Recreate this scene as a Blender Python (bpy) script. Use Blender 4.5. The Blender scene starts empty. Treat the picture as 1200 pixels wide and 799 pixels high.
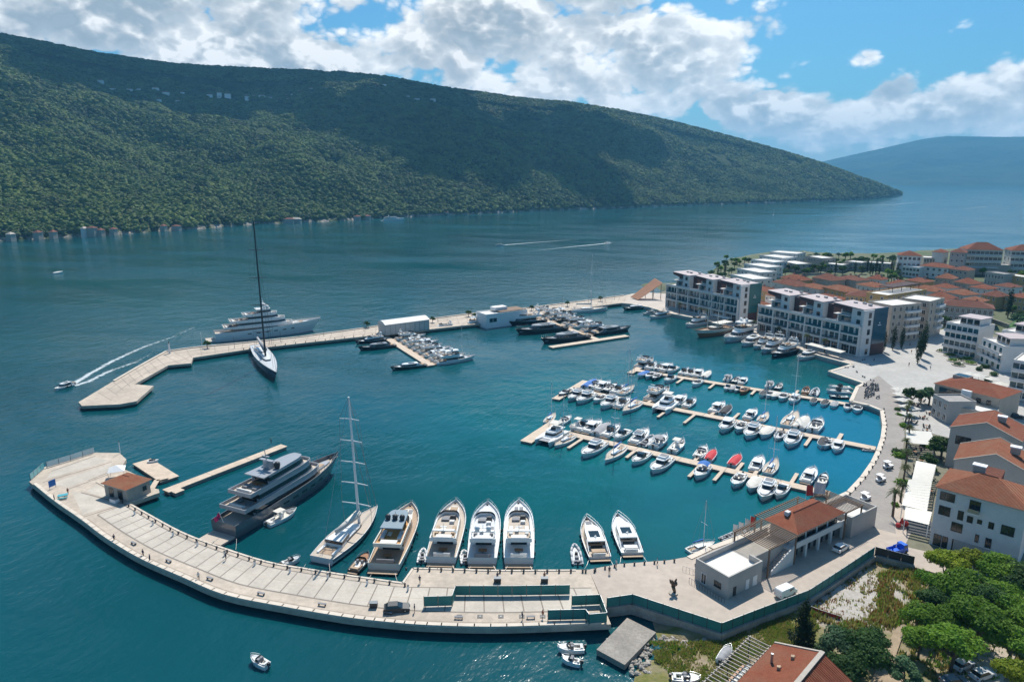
import bpy, bmesh, math, random
import numpy as np
from mathutils import Vector, Matrix
R = math.radians
S = bpy.context.scene
COL = S.collection
random.seed(7)

# ------------------------------------------------------------------ camera
CAMH = 80.0
FPX = 800.0
PITCH = math.atan(191.0 / FPX)
cam = bpy.data.cameras.new('camera')
cam.sensor_width = 36.0
cam.lens = 24.0
cam.clip_start = 1.0
cam.clip_end = 120000.0
camo = bpy.data.objects.new('camera', cam)
camo.location = (0, 0, CAMH)
camo.rotation_euler = (math.pi / 2 - PITCH, 0, 0)
COL.objects.link(camo)
S.camera = camo

# ------------------------------------------------------------------ light
SUN_EL = R(54.0)
SUN_AZ = R(9.0)            # to the right of the view direction (+Y)
sun = bpy.data.lights.new('sun', 'SUN')
sun.energy = 4.6
sun.angle = R(0.5)
sun.color = (1.0, 0.95, 0.87)
suno = bpy.data.objects.new('sun', sun)
sd = Vector((math.sin(SUN_AZ) * math.cos(SUN_EL), math.cos(SUN_AZ) * math.cos(SUN_EL), math.sin(SUN_EL)))
suno.rotation_euler = (-sd).to_track_quat('-Z', 'Y').to_euler()
suno.location = (0, 0, 500)
COL.objects.link(suno)
S.view_settings.view_transform = 'Standard'
S.view_settings.look = 'None'
S.view_settings.exposure = 0.38
S.view_settings.gamma = 1.0
S.view_settings.use_curve_mapping = False
try:
    S.cycles.max_bounces = 6
    S.cycles.volume_bounces = 0
    S.cycles.transparent_max_bounces = 12
    S.cycles.caustics_reflective = False
    S.cycles.caustics_refractive = False
    S.cycles.sample_clamp_indirect = 4.0
    S.cycles.sample_clamp_direct = 12.0
except Exception:
    pass


def ray(px, py):
    x = (px - 600.0) / FPX
    u = -(py - 399.5) / FPX
    cp, sp = math.cos(PITCH), math.sin(PITCH)
    return Vector((x, cp + u * sp, -sp + u * cp))


def G(px, py, z=0.0):
    """point of the world at height z that lies on the line of sight of a photo pixel"""
    d = ray(px, py)
    t = (z - CAMH) / d.z
    return Vector((d.x * t, d.y * t, z))


# ------------------------------------------------------------------ node helpers
class N:
    def __init__(s, tree):
        s.t = tree

    def n(s, typ, **kw):
        nd = s.t.nodes.new(typ)
        for k, v in kw.items():
            if k.startswith('i_'):
                key = k[2:]
                key = int(key) if key.isdigit() else key.replace('_', ' ')
                sock = nd.inputs[key]
                if isinstance(v, bpy.types.NodeSocket):
                    s.t.links.new(v, sock)
                else:
                    sock.default_value = v
            else:
                setattr(nd, k, v)
        return nd

    def math(s, op, a, b=None, c=None, clamp=False):
        nd = s.t.nodes.new('ShaderNodeMath')
        nd.operation = op
        nd.use_clamp = clamp
        for i, v in enumerate((a, b, c)):
            if v is None:
                continue
            if isinstance(v, bpy.types.NodeSocket):
                s.t.links.new(v, nd.inputs[i])
            else:
                nd.inputs[i].default_value = v
        return nd.outputs[0]

    def vmath(s, op, a, b=None, out=0):
        nd = s.t.nodes.new('ShaderNodeVectorMath')
        nd.operation = op
        for i, v in enumerate((a, b)):
            if v is None:
                continue
            if isinstance(v, bpy.types.NodeSocket):
                s.t.links.new(v, nd.inputs[i])
            else:
                nd.inputs[i].default_value = v
        return nd.outputs[out]

    def noise(s, vec, scale, detail=4, rough=0.5, typ='FBM', lac=2.0):
        nd = s.t.nodes.new('ShaderNodeTexNoise')
        nd.noise_dimensions = '3D'
        try:
            nd.noise_type = typ
        except Exception:
            pass
        s.t.links.new(vec, nd.inputs['Vector'])
        nd.inputs['Scale'].default_value = scale
        nd.inputs['Detail'].default_value = detail
        nd.inputs['Roughness'].default_value = rough
        nd.inputs['Lacunarity'].default_value = lac
        return nd.outputs[0]

    def mapr(s, v, a, b, c=0.0, d=1.0, smooth=False):
        nd = s.t.nodes.new('ShaderNodeMapRange')
        if smooth:
            nd.interpolation_type = 'SMOOTHSTEP'
        s.t.links.new(v, nd.inputs[0])
        for i, x in enumerate((a, b, c, d)):
            nd.inputs[i + 1].default_value = x
        return nd.outputs[0]

    def mix(s, f, a, b, mode='MIX'):
        nd = s.t.nodes.new('ShaderNodeMix')
        nd.data_type = 'RGBA'
        nd.blend_type = mode
        if isinstance(f, bpy.types.NodeSocket):
            s.t.links.new(f, nd.inputs[0])
        else:
            nd.inputs[0].default_value = f
        for i, v in ((6, a), (7, b)):
            if isinstance(v, bpy.types.NodeSocket):
                s.t.links.new(v, nd.inputs[i])
            else:
                nd.inputs[i].default_value = (*v, 1.0) if len(v) == 3 else v
        return nd.outputs[2]

    def link(s, a, b):
        s.t.links.new(a, b)


# ------------------------------------------------------------------ sky: Nishita air with cumulus
W = bpy.data.worlds.new('World')
S.world = W
W.use_nodes = True
wt = W.node_tree
wt.nodes.clear()
w = N(wt)
out = w.n('ShaderNodeOutputWorld')
sky = w.n('ShaderNodeTexSky')
sky.sky_type = 'NISHITA'
sky.sun_disc = False
sky.sun_elevation = SUN_EL
sky.sun_rotation = SUN_AZ
sky.altitude = 0.0
sky.air_density = 1.15
sky.dust_density = 1.2
sky.ozone_density = 2.5
tc = w.n('ShaderNodeTexCoord')
D = tc.outputs['Generated']
sep = w.n('ShaderNodeSeparateXYZ')
w.link(D, sep.inputs[0])
# clouds flatten out towards the horizon
stretch = w.vmath('MULTIPLY', D, (1.0, 1.0, 1.55))


def dens(vec, fine=True):
    big = w.noise(vec, 3.1, 2, 0.5)
    wob = w.n('ShaderNodeTexNoise', i_Vector=vec, i_Scale=11.0, i_Detail=4.0).outputs[1]
    sc = w.n('ShaderNodeVectorMath', operation='SCALE', i_0=w.vmath('SUBTRACT', wob, (0.5, 0.5, 0.5)))
    sc.inputs[3].default_value = 0.05
    wv = w.vmath('ADD', vec, sc.outputs[0])
    tot = w.math('MULTIPLY', big, 0.42)
    # rounded billows in four sizes
    for scl, amp in ((9.0, 0.42), (19.0, 0.26), (41.0, 0.15), (90.0, 0.09)):
        v = w.n('ShaderNodeTexVoronoi', feature='F1', i_Vector=wv, i_Scale=scl)
        q = w.math('MULTIPLY', v.outputs[0], v.outputs[0])
        tot = w.math('MULTIPLY_ADD', w.math('SUBTRACT', 0.5, w.math('MULTIPLY', q, 1.6)), amp, tot)
    return w.math('MULTIPLY_ADD', w.noise(vec, 24.0, 8, 0.62), 0.35, tot)


def blob(px, py, rx, amp, ry=None):
    d = ray(px, py).normalized()
    k = rx / FPX
    ky = (ry or rx) / FPX
    df = w.vmath('SUBTRACT', D, tuple(d))
    df = w.vmath('MULTIPLY', df, (1.0 / k, 1.0 / k, 1.0 / ky))
    q = w.vmath('DOT_PRODUCT', df, df, out=1)
    e = w.math('EXPONENT', w.math('MULTIPLY', q, -1.0))
    return w.math('MULTIPLY', e, amp)


BLOBS = [  # places in the sky where cloud gathers (+) or opens (-)
    (90, 0, 260, 0.80, 70), (300, 75, 130, 0.40, 30), (520, 40, 150, 0.42, 60),
    (640, 60, 130, 0.40, 65), (800, 60, 130, 0.50, 60), (860, 20, 70, 0.10, 26), (760, 120, 130, 0.22, 34),
    (940, 138, 120, 0.52, 27), (880, 120, 60, 0.3, 22), (1150, 110, 75, 0.50, 38), (1050, 140, 60, 0.30, 18), (1200, 80, 50, 0.25, 25),
    (1018, 68, 17, 0.50, 13), (1125, 26, 36, 0.50, 12), (1042, 104, 26, 0.5, 12), (700, 0, 60, 0.15, 30),
    (545, 105, 90, 0.18, 22), (700, 75, 26, -0.30, 16), (385, 28, 52, -0.34, 16),
    (1080, 45, 110, -0.30, 45), (945, 92, 60, -0.2, 22), (235, 50, 60, -0.05, 16), (1010, 15, 60, -0.25, 20), (690, 10, 30, -0.2, 10),
]
TH_ = 0.70
m = None
for b in BLOBS:
    e = blob(*b)
    m = e if m is None else w.math('ADD', m, e)
# the open sky away from the bay is partly clouded too, so that the water mirrors some
el = sep.outputs[2]
high = w.mapr(el, 0.25, 0.5, 0.0, 0.10, True)
m = w.math('ADD', m, high)
base = w.math('ADD', w.math('SUBTRACT', dens(stretch), TH_), m)
up = w.vmath('ADD', stretch, (0.008, 0.0, 0.026))
base2 = w.math('ADD', w.math('SUBTRACT', dens(up), TH_), m)
cover = w.mapr(base, -0.04, 0.20, 0.0, 1.0, True)
lit = w.math('SUBTRACT', base, base2)
lit = w.mapr(lit, -0.24, 0.20, 0.0, 1.0)
thick = w.mapr(base, 0.05, 0.56, 0.0, 1.0, True)
shade = w.math('MULTIPLY', thick, w.math('SUBTRACT', 1.15, lit), clamp=True)
cl = w.mix(shade, (0.95, 0.95, 0.94), (0.17, 0.23, 0.28))
cl = w.mix(w.math('MULTIPLY', w.math('SUBTRACT', 1.0, lit), 0.8), cl, (0.34, 0.41, 0.47))
low = w.mapr(el, 0.0, 0.13, 1.0, 0.0, True)
cl = w.mix(w.math('MULTIPLY', low, 0.35), cl, (0.74, 0.82, 0.86))
bgs = w.n('ShaderNodeBackground', i_Strength=0.085)
tint = w.mix(1.0, sky.outputs[0], (0.33, 0.74, 0.98), 'MULTIPLY')
# milky air low over the sea
milk = w.mapr(el, -0.02, 0.105, 0.85, 0.0, True)
tint = w.mix(milk, tint, (7.0, 8.2, 8.6))
w.link(tint, bgs.inputs[0])
bgc = w.n('ShaderNodeBackground', i_Strength=1.08)
w.link(cl, bgc.inputs[0])
mx = w.n('ShaderNodeMixShader')
w.link(w.math('MULTIPLY', cover, w.mapr(el, -0.01, 0.035, 0.0, 1.0)), mx.inputs[0])
w.link(bgs.outputs[0], mx.inputs[1])
w.link(bgc.outputs[0], mx.inputs[2])
w.link(mx.outputs[0], out.inputs[0])
W.cycles.sampling_method = 'MANUAL'
W.cycles.sample_map_resolution = 512


# ------------------------------------------------------------------ materials
def new_mat(name):
    m = bpy.data.materials.new(name)
    m.use_nodes = True
    t = m.node_tree
    t.nodes.clear()
    k = N(t)
    o = k.n('ShaderNodeOutputMaterial')
    p = k.n('ShaderNodeBsdfPrincipled')
    k.link(p.outputs[0], o.inputs[0])
    return m, k, p, o


def lerp3(a, b, t):
    return tuple(a[i] * (1 - t) + b[i] * t for i in range(3))


_mc = {}


def mat(name, col, rough=0.7, var=0.12, scale=0.6, metal=0.0, spec=0.5, bump=0.0, bscale=8.0, coat=0.0, obj=False, tint2=None, fine=0.0):
    """colour with blotchy variation; obj=True measures the pattern in the object's own space"""
    key = name
    if key in _mc:
        return _mc[key]
    m, k, p, o = new_mat(name)
    tcn = k.n('ShaderNodeTexCoord')
    gm = k.n('ShaderNodeNewGeometry')
    vec = tcn.outputs['Object'] if obj else gm.outputs['Position']
    nz = k.noise(vec, scale, 4, 0.6)
    f = k.mapr(nz, 0.3, 0.7)
    a = tuple(min(1, c * (1 + var)) for c in col)
    b = tint2 if tint2 else tuple(c * (1 - var) for c in col)
    c = k.mix(f, a, b)
    if fine > 0:
        nf = k.noise(vec, scale * 9.0, 3, 0.6)
        c = k.mix(k.mapr(nf, 0.35, 0.65, 0.0, fine), c, tuple(x * 0.45 for x in col))
    k.link(c, p.inputs['Base Color'])
    p.inputs['Roughness'].default_value = rough
    p.inputs['Metallic'].default_value = metal
    p.inputs['Specular IOR Level'].default_value = spec
    if coat:
        p.inputs['Coat Weight'].default_value = coat
        p.inputs['Coat Roughness'].default_value = 0.08
    if bump > 0:
        bn = k.n('ShaderNodeBump', i_Strength=bump, i_Distance=0.1)
        k.link(k.noise(vec, bscale, 4, 0.6), bn.inputs['Height'])
        k.link(bn.outputs[0], p.inputs['Normal'])
    _mc[key] = m
    return m


# ------------------------------------------------------------------ mesh builder
class MB:
    def __init__(s):
        s.v, s.f, s.mi, s.mats, s.sm = [], [], [], [], []
        s.cur = 0
        s.smooth = False
        s.M = None

    def m(s, material):
        if material not in s.mats:
            s.mats.append(material)
        s.cur = s.mats.index(material)
        return s

    def add(s, vs, fs):
        b = len(s.v)
        if s.M is not None:
            vs = [s.M @ Vector(q) for q in vs]
        s.v += [tuple(q) for q in vs]
        for f in fs:
            s.f.append(tuple(b + i for i in f))
            s.mi.append(s.cur)
            s.sm.append(s.smooth)
        return s

    def box(s, c, d, rz=0.0, taper=1.0):
        x, y, z = d[0] / 2, d[1] / 2, d[2] / 2
        vs = []
        cr, sr = math.cos(rz), math.sin(rz)
        for sz in (-1, 1):
            t = taper if sz > 0 else 1.0
            for (sx, sy) in ((-1, -1), (1, -1), (1, 1), (-1, 1)):
                a, b = sx * x * t, sy * y * t
                vs.append((c[0] + a * cr - b * sr, c[1] + a * sr + b * cr, c[2] + sz * z))
        return s.add(vs, [(3, 2, 1, 0), (4, 5, 6, 7), (0, 1, 5, 4), (1, 2, 6, 5), (2, 3, 7, 6), (3, 0, 4, 7)])

    def b2(s, x0, x1, y0, y1, z0, z1):
        return s.box(((x0 + x1) / 2, (y0 + y1) / 2, (z0 + z1) / 2), (x1 - x0, y1 - y0, z1 - z0))

    def prism(s, poly, z0, z1, top=None):
        """poly counter-clockwise seen from above; top: optional polygon for the upper ring"""
        poly = [(p[0], p[1]) for p in poly]
        ar = sum(poly[i][0] * poly[(i + 1) % len(poly)][1] - poly[(i + 1) % len(poly)][0] * poly[i][1] for i in range(len(poly)))
        tp = [(p[0], p[1]) for p in top] if top else poly
        if ar < 0:
            poly, tp = poly[::-1], tp[::-1]
        n = len(poly)
        zz0 = z0 if isinstance(z0, (list, tuple)) else [z0] * n
        zz1 = z1 if isinstance(z1, (list, tuple)) else [z1] * n
        vs = [(*poly[i], zz0[i]) for i in range(n)] + [(*tp[i], zz1[i]) for i in range(n)]
        fs = [tuple(range(n))[::-1], tuple(range(n, 2 * n))]
        fs += [(i, (i + 1) % n, n + (i + 1) % n, n + i) for i in range(n)]
        return s.add(vs, fs)

    def poly(s, pts):
        return s.add(pts, [tuple(range(len(pts)))])

    def cyl(s, a, b, r0, r1=None, n=8, cap=True):
        r1 = r0 if r1 is None else r1
        a, b = Vector(a), Vector(b)
        d = (b - a).normalized()
        x = d.orthogonal().normalized()
        y = d.cross(x)
        vs = []
        for (c, r) in ((a, r0), (b, r1)):
            for i in range(n):
                t = 2 * math.pi * i / n
                vs.append(c + x * (r * math.cos(t)) + y * (r * math.sin(t)))
        fs = [(i, (i + 1) % n, n + (i + 1) % n, n + i) for i in range(n)]
        if cap:
            fs += [tuple(range(n))[::-1], tuple(range(n, 2 * n))]
        return s.add(vs, fs)

    def ball(s, c, r, nu=10, nv=6, sx=1, sy=1, sz=1, half=False):
        vs, fs = [], []
        for j in range(nv + 1):
            ph = (math.pi / (2 if half else 1)) * j / nv
            for i in range(nu):
                t = 2 * math.pi * i / nu
                vs.append((c[0] + sx * r * math.sin(ph) * math.cos(t), c[1] + sy * r * math.sin(ph) * math.sin(t), c[2] + sz * r * math.cos(ph)))
        for j in range(nv):
            for i in range(nu):
                a, b = j * nu + i, j * nu + (i + 1) % nu
                if j == 0:
                    fs.append((a, a + nu, b + nu))
                else:
                    fs.append((a, a + nu, b + nu, b))
        return s.add(vs, fs)

    def mesh(s, name):
        me = bpy.data.meshes.new(name)
        me.from_pydata(s.v, [], s.f)
        for mt in s.mats:
            me.materials.append(mt)
        me.polygons.foreach_set('material_index', s.mi)
        me.polygons.foreach_set('use_smooth', s.sm)
        me.validate()
        me.update()
        return me

    def build(s, name, parent=None, loc=None, rz=None):
        o = bpy.data.objects.new(name, s.mesh(name))
        COL.objects.link(o)
        if parent is not None:
            o.parent = parent
        if loc is not None:
            o.location = loc
        if rz is not None:
            o.rotation_euler = (0, 0, rz)
        return o


def structure(o, name=None):
    o['kind'] = 'structure'
    return o


def tag(o, label, cat, group=None, kind=None):
    o['label'] = label
    o['category'] = cat
    if group:
        o['group'] = group
    if kind:
        o['kind'] = kind
    return o


def thing(name, label, cat, loc=(0, 0, 0), rz=0.0, group=None):
    o = bpy.data.objects.new(name, None)
    o.empty_display_size = 0.5
    COL.objects.link(o)
    o.location = loc
    o.rotation_euler = (0, 0, rz)
    return tag(o, label, cat, group)


KIDS = {}


def copy_tree(o, parent=None):
    if o.name not in KIDS:
        KIDS[o.name] = list(o.children)
    c = o.copy()
    COL.objects.link(c)
    if parent is not None:
        c.parent = parent
    for ch in KIDS[o.name]:
        copy_tree(ch, c)
    return c


class Kind:
    """one built template, used itself the first time and copied afterwards"""
    def __init__(s, maker):
        s.maker, s.root, s.used = maker, None, False

    def place(s, loc, rz, label, group=None, sc=1.0, cat=None):
        if s.root is None:
            s.root = s.maker()
            o = s.root
            s.used = True
        else:
            o = copy_tree(s.root)
        o.location = loc
        o.rotation_euler = (0, 0, rz)
        o.scale = (sc, sc, sc) if not isinstance(sc, (tuple, list)) else sc
        o['label'] = label
        if cat:
            o['category'] = cat
        if group:
            o['group'] = group
        elif 'group' in o:
            del o['group']
        return o
# ------------------------------------------------------------------ water
def make_water():
    m, k, p, o = new_mat('sea_water')
    gm = k.n('ShaderNodeNewGeometry')
    P = gm.outputs['Position']
    big = k.noise(P, 0.006, 4, 0.55)
    mid = k.noise(P, 0.03, 4, 0.6)
    # the sheltered basin is clearer and bluer than the open bay
    dv = k.vmath('MULTIPLY', k.vmath('SUBTRACT', P, (70.0, 215.0, 0.0)), (1 / 110.0, 1 / 95.0, 0.0))
    q = k.vmath('DOT_PRODUCT', dv, dv, out=1)
    wob = k.math('MULTIPLY_ADD', mid, 0.5, q)
    inner = k.mapr(wob, 0.35, 1.7, 1.0, 0.0, True)
    c0 = k.mix(k.mapr(big, 0.35, 0.65), (0.001, 0.048, 0.058), (0.002, 0.074, 0.088))
    c1 = k.mix(k.mapr(mid, 0.35, 0.65), (0.001, 0.080, 0.098), (0.002, 0.115, 0.124))
    c = k.mix(inner, c0, c1)
    dv2 = k.vmath('MULTIPLY', k.vmath('SUBTRACT', P, (128.0, 190.0, 0.0)), (1 / 55.0, 1 / 60.0, 0.0))
    q2 = k.vmath('DOT_PRODUCT', dv2, dv2, out=1)
    blue = k.mapr(k.math('MULTIPLY_ADD', mid, 0.4, q2), 0.5, 1.6, 1.0, 0.0, True)
    c = k.mix(blue, c, (0.001, 0.125, 0.20))
    k.link(c, p.inputs['Base Color'])
    p.inputs['IOR'].default_value = 1.34
    p.inputs['Specular IOR Level'].default_value = 0.62
    gust = k.noise(k.vmath('MULTIPLY', P, (1.0, 3.0, 1.0)), 0.0045, 5, 0.6)
    k.link(k.mapr(gust, 0.35, 0.65, 0.07, 0.16), p.inputs['Roughness'])
    # wind waves in three sizes
    rot = k.n('ShaderNodeVectorRotate')
    rot.inputs['Angle'].default_value = R(28)
    k.link(P, rot.inputs['Vector'])
    Q = k.vmath('MULTIPLY', rot.outputs[0], (1.0, 0.45, 1.0))
    w1 = k.noise(Q, 0.42, 3, 0.55)
    w2 = k.noise(Q, 1.6, 3, 0.6)
    w3 = k.noise(P, 0.09, 3, 0.5)
    h = k.math('ADD', k.math('MULTIPLY', w1, 0.55), k.math('MULTIPLY', w2, 0.16))
    h = k.math('ADD', h, k.math('MULTIPLY', w3, 1.2))
    patch = k.noise(k.vmath('MULTIPLY', rot.outputs[0], (0.35, 1.6, 1.0)), 0.011, 5, 0.65)
    gm2 = k.math('MULTIPLY', k.mapr(gust, 0.35, 0.65, 0.2, 0.6), k.mapr(patch, 0.38, 0.62, 0.35, 1.35))
    # short waves average out with distance, as the eye sees them
    ln = k.vmath('LENGTH', P, None, out=1)
    att = k.mapr(ln, 150.0, 1200.0, 1.0, 1.6)
    bn = k.n('ShaderNodeBump', i_Distance=1.0)
    k.link(k.math('MULTIPLY', gm2, att), bn.inputs['Strength'])
    k.link(h, bn.inputs['Height'])
    k.link(bn.outputs[0], p.inputs['Normal'])
    mb = MB().m(m)
    E = 60000
    mb.poly([(-E, -2000, 0), (E, -2000, 0), (E, E, 0), (-E, E, 0)])
    structure(mb.build('water'))


make_water()


# ------------------------------------------------------------------ smooth value noise for terrain
def vnoise(x, y, seed):
    rs = np.random.RandomState(seed)
    T = rs.rand(256, 256)
    xi, yi = np.floor(x).astype(int), np.floor(y).astype(int)
    fx, fy = x - xi, y - yi
    fx, fy = fx * fx * (3 - 2 * fx), fy * fy * (3 - 2 * fy)
    a = T[xi % 256, yi % 256]; b = T[(xi + 1) % 256, yi % 256]
    c = T[xi % 256, (yi + 1) % 256]; d = T[(xi + 1) % 256, (yi + 1) % 256]
    return (a * (1 - fx) + b * fx) * (1 - fy) + (c * (1 - fx) + d * fx) * fy - 0.5


def fbm(x, y, seed, oct=4):
    v = 0; amp = 1.0
    for i in range(oct):
        v = v + amp * vnoise(x * 2 ** i, y * 2 ** i, seed + i)
        amp *= 0.5
    return v


def interp(xs, pts):
    return np.interp(xs, [p[0] for p in pts], [p[1] for p in pts])


SHORE = [(-700, 352), (-400, 318), (-150, 294), (0, 283), (65, 279), (130, 276), (190, 271), (240, 268), (300, 263), (400, 259), (470, 255), (560, 251), (640, 247), (700, 245),
         (800, 241), (900, 238), (1000, 234.5), (1040, 231.5), (1058, 228.5)]
CREST = [(-700, -60), (-400, -20), (-150, 15), (0, 38), (60, 50), (130, 63), (200, 75), (300, 83), (400, 86), (460, 93), (520, 104), (600, 116), (660, 121), (720, 131), (780, 144), (850, 162),
         (910, 179), (960, 194), (1000, 208), (1030, 218), (1050, 225), (1058, 228.2)]


def hill_point(px, t, extra=True):
    ys = interp(px, SHORE); yc = interp(px, CREST)
    wdt = np.interp(px, [-700, 0, 600, 850, 1000, 1058], [1500, 1450, 1150, 700, 250, 20])
    x = (px - 600.0) / FPX
    cp, sp = math.cos(PITCH), math.sin(PITCH)

    def dirs(py):
        u = -(py - 399.5) / FPX
        return x, cp + u * sp, -sp + u * cp
    sx, sy, sz = dirs(ys)
    tt = -CAMH / sz
    SX, SY = sx * tt, sy * tt
    ds = np.hypot(SX, SY)
    hx, hy = SX / ds, SY / ds
    cx, cy, cz = dirs(yc)
    dc = ds + wdt
    zc = np.maximum(CAMH + dc * cz / np.hypot(cx, cy), 1.0)
    d = ds + t * wdt
    X, Y = hx * d, hy * d
    prof = np.where(t < 1, np.clip(t, 0, 1) ** 0.92, 1 - 0.35 * (t - 1) ** 1.5)
    rel = np.clip(t * 6, 0, 1) * np.clip((1.0 - t) * 5 + 0.25, 0.0, 1)
    amp = np.clip(zc / 400, 0.05, 1)
    n = fbm(X / 420.0, Y / 420.0, 3, 5) * 95 * rel * amp + fbm(X / 90.0, Y / 90.0, 11, 3) * 24 * rel * amp
    Z = zc * prof + n * np.where(t > 0.9, 0.35, 1.0)
    Z = np.where(t <= 0, -2.0, Z + 2.5 * np.clip(t * 40, 0, 1))
    return X, Y, Z


def grid_mesh(name, X, Y, Z, material):
    nr, nc = X.shape
    vs = np.stack([X.ravel(), Y.ravel(), Z.ravel()], 1)
    i = np.arange(nr * nc).reshape(nr, nc)
    f = np.stack([i[:-1, :-1].ravel(), i[:-1, 1:].ravel(), i[1:, 1:].ravel(), i[1:, :-1].ravel()], 1)
    me = bpy.data.meshes.new(name)
    me.vertices.add(len(vs)); me.vertices.foreach_set('co', vs.ravel())
    me.loops.add(f.size); me.loops.foreach_set('vertex_index', f.ravel())
    me.polygons.add(len(f))
    me.polygons.foreach_set('loop_start', np.arange(0, f.size, 4))
    me.polygons.foreach_set('use_smooth', np.ones(len(f), bool))
    me.materials.append(material)
    me.update(); me.validate()
    o = bpy.data.objects.new(name, me)
    COL.objects.link(o)
    return o


def make_hill():
    m, k, p, o = new_mat('hill_ground')
    P = k.n('ShaderNodeNewGeometry').outputs['Position']
    f = k.mapr(k.noise(P, 0.02, 5, 0.6), 0.35, 0.65)
    c = k.mix(f, (0.03, 0.052, 0.018), (0.055, 0.075, 0.025))
    rock = k.mapr(k.n('ShaderNodeSeparateXYZ', i_0=P).outputs[2], 3.2, 7.0, 1.0, 0.0)
    rockn = k.mapr(k.noise(P, 0.05, 4, 0.7), 0.42, 0.58)
    c = k.mix(k.math('MULTIPLY', rock, rockn), c, (0.36, 0.31, 0.26))
    k.link(c, p.inputs['Base Color'])
    p.inputs['Roughness'].default_value = 0.95
    p.inputs['Specular IOR Level'].default_value = 0.1
    bn = k.n('ShaderNodeBump', i_Strength=1.0, i_Distance=6.0)
    k.link(k.noise(P, 0.12, 4, 0.6), bn.inputs['Height'])
    k.link(bn.outputs[0], p.inputs['Normal'])
    px = np.linspace(-700, 1058, 420)
    t = np.concatenate([[-0.02, 0.0, 0.004, 0.01], np.linspace(0.02, 1.0, 90), np.linspace(1.04, 1.6, 10)])
    PX, T = np.meshgrid(px, t)
    X, Y, Z = hill_point(PX, T)
    return structure(grid_mesh('hillside', X, Y, Z, m))


hill = make_hill()


def make_far_mountain():
    m, k, p, o = new_mat('far_mountain')
    P = k.n('ShaderNodeNewGeometry').outputs['Position']
    f = k.mapr(k.noise(P, 0.0022, 7, 0.65), 0.35, 0.65)
    c = k.mix(f, (0.018, 0.035, 0.02), (0.05, 0.07, 0.038))
    k.link(c, p.inputs['Base Color'])
    p.inputs['Roughness'].default_value = 1.0
    p.inputs['Specular IOR Level'].default_value = 0.0
    bn = k.n('ShaderNodeBump', i_Strength=0.7, i_Distance=60.0)
    k.link(k.noise(P, 0.006, 6, 0.6), bn.inputs['Height'])
    k.link(bn.outputs[0], p.inputs['Normal'])
    CR = [(800, 205), (900, 196), (965, 189), (1000, 181), (1040, 172), (1075, 164), (1110, 159), (1150, 160), (1200, 160), (1300, 163), (1500, 175), (1800, 190)]
    px = np.linspace(800, 1800, 220)
    t = np.concatenate([[-0.05], np.linspace(0, 1.4, 60)])
    PX, T = np.meshgrid(px, t)
    yc = interp(PX, CR)
    x = (PX - 600.0) / FPX
    cp, sp = math.cos(PITCH), math.sin(PITCH)

    def dirs(py):
        u = -(py - 399.5) / FPX
        return x, cp + u * sp, -sp + u * cp
    a, b, c_ = dirs(yc)
    h = np.hypot(a, b)
    hx, hy = a / h, b / h
    ds = 8600.0 + 0 * a; wdt = 2600.0
    zc = CAMH + (ds + wdt) * c_ / h
    d = ds + T * wdt
    X, Y = hx * d, hy * d
    rel = np.clip(T * 5, 0, 1) * np.clip((1 - T) * 4 + 0.12, 0, 1)
    Z = zc * np.where(T < 1, np.clip(T, 0, 1) ** 0.9, 1 - 0.4 * (T - 1)) + fbm(X / 1500, Y / 1500, 31, 5) * 230 * rel
    Z = np.where(T <= 0, -5, Z)
    structure(grid_mesh('far_mountain', X, Y, Z, m))


make_far_mountain()


# ------------------------------------------------------------------ forest on the hillside (nobody could count it)
def leaf_mat(name, c1, c2, scale=0.03, world=True, rnd=True):
    m, k, p, o = new_mat(name)
    P = k.n('ShaderNodeNewGeometry').outputs['Position']
    f = k.mapr(k.noise(P, scale, 4, 0.6), 0.35, 0.65)
    c = k.mix(f, c1, c2)
    if scale < 0.01:   # whole stands of another tone, and dry openings
        f3 = k.mapr(k.noise(P, 0.013, 5, 0.7), 0.50, 0.66, 0.0, 0.75)
        c = k.mix(f3, c, tuple(x * 1.35 for x in c2))
        f4 = k.mapr(k.noise(k.vmath('ADD', P, (900.0, 0.0, 0.0)), 0.02, 4, 0.7), 0.50, 0.62, 0.0, 0.8)
        c = k.mix(f4, c, tuple(x * 0.45 for x in c1))
    if rnd:
        oi = k.n('ShaderNodeObjectInfo')
        v = k.mapr(oi.outputs['Random'], 0, 1, 0.8, 1.2)
        c = k.vmath('SCALE', c, None)
        k.link(v, k.t.nodes[-1].inputs[3])
    k.link(c, p.inputs['Base Color'])
    p.inputs['Roughness'].default_value = 0.7
    p.inputs['Specular IOR Level'].default_value = 0.25
    tr = k.n('ShaderNodeBsdfTranslucent')
    k.link(c, tr.inputs[0])
    mx = k.n('ShaderNodeMixShader', i_0=0.45)
    k.link(p.outputs[0], mx.inputs[1])
    k.link(tr.outputs[0], mx.inputs[2])
    k.link(mx.outputs[0], o.inputs[0])
    return m


def crown_clump(name, seed, material, n=70, flat=0.8):
    """a small ragged crown for far-off trees: a lumpy ball broken into facets"""
    rs = random.Random(seed)
    mb = MB().m(material)
    nu, nv = 9, 6
    vs = []
    for j in range(nv + 1):
        ph = math.pi * 0.62 * j / nv
        for i in range(nu):
            t = 2 * math.pi * (i + 0.5 * (j % 2)) / nu
            r = 1 + rs.uniform(-0.28, 0.22)
            vs.append((r * math.sin(ph) * math.cos(t), r * math.sin(ph) * math.sin(t), flat * r * math.cos(ph) + 0.2))
    fs = []
    for j in range(nv):
        for i in range(nu):
            a, b = j * nu + i, j * nu + (i + 1) % nu
            fs += [(a, a + nu, b), (b, a + nu, b + nu)] if j else [(a, a + nu, b + nu)]
    mb.add(vs, fs)
    return mb


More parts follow.
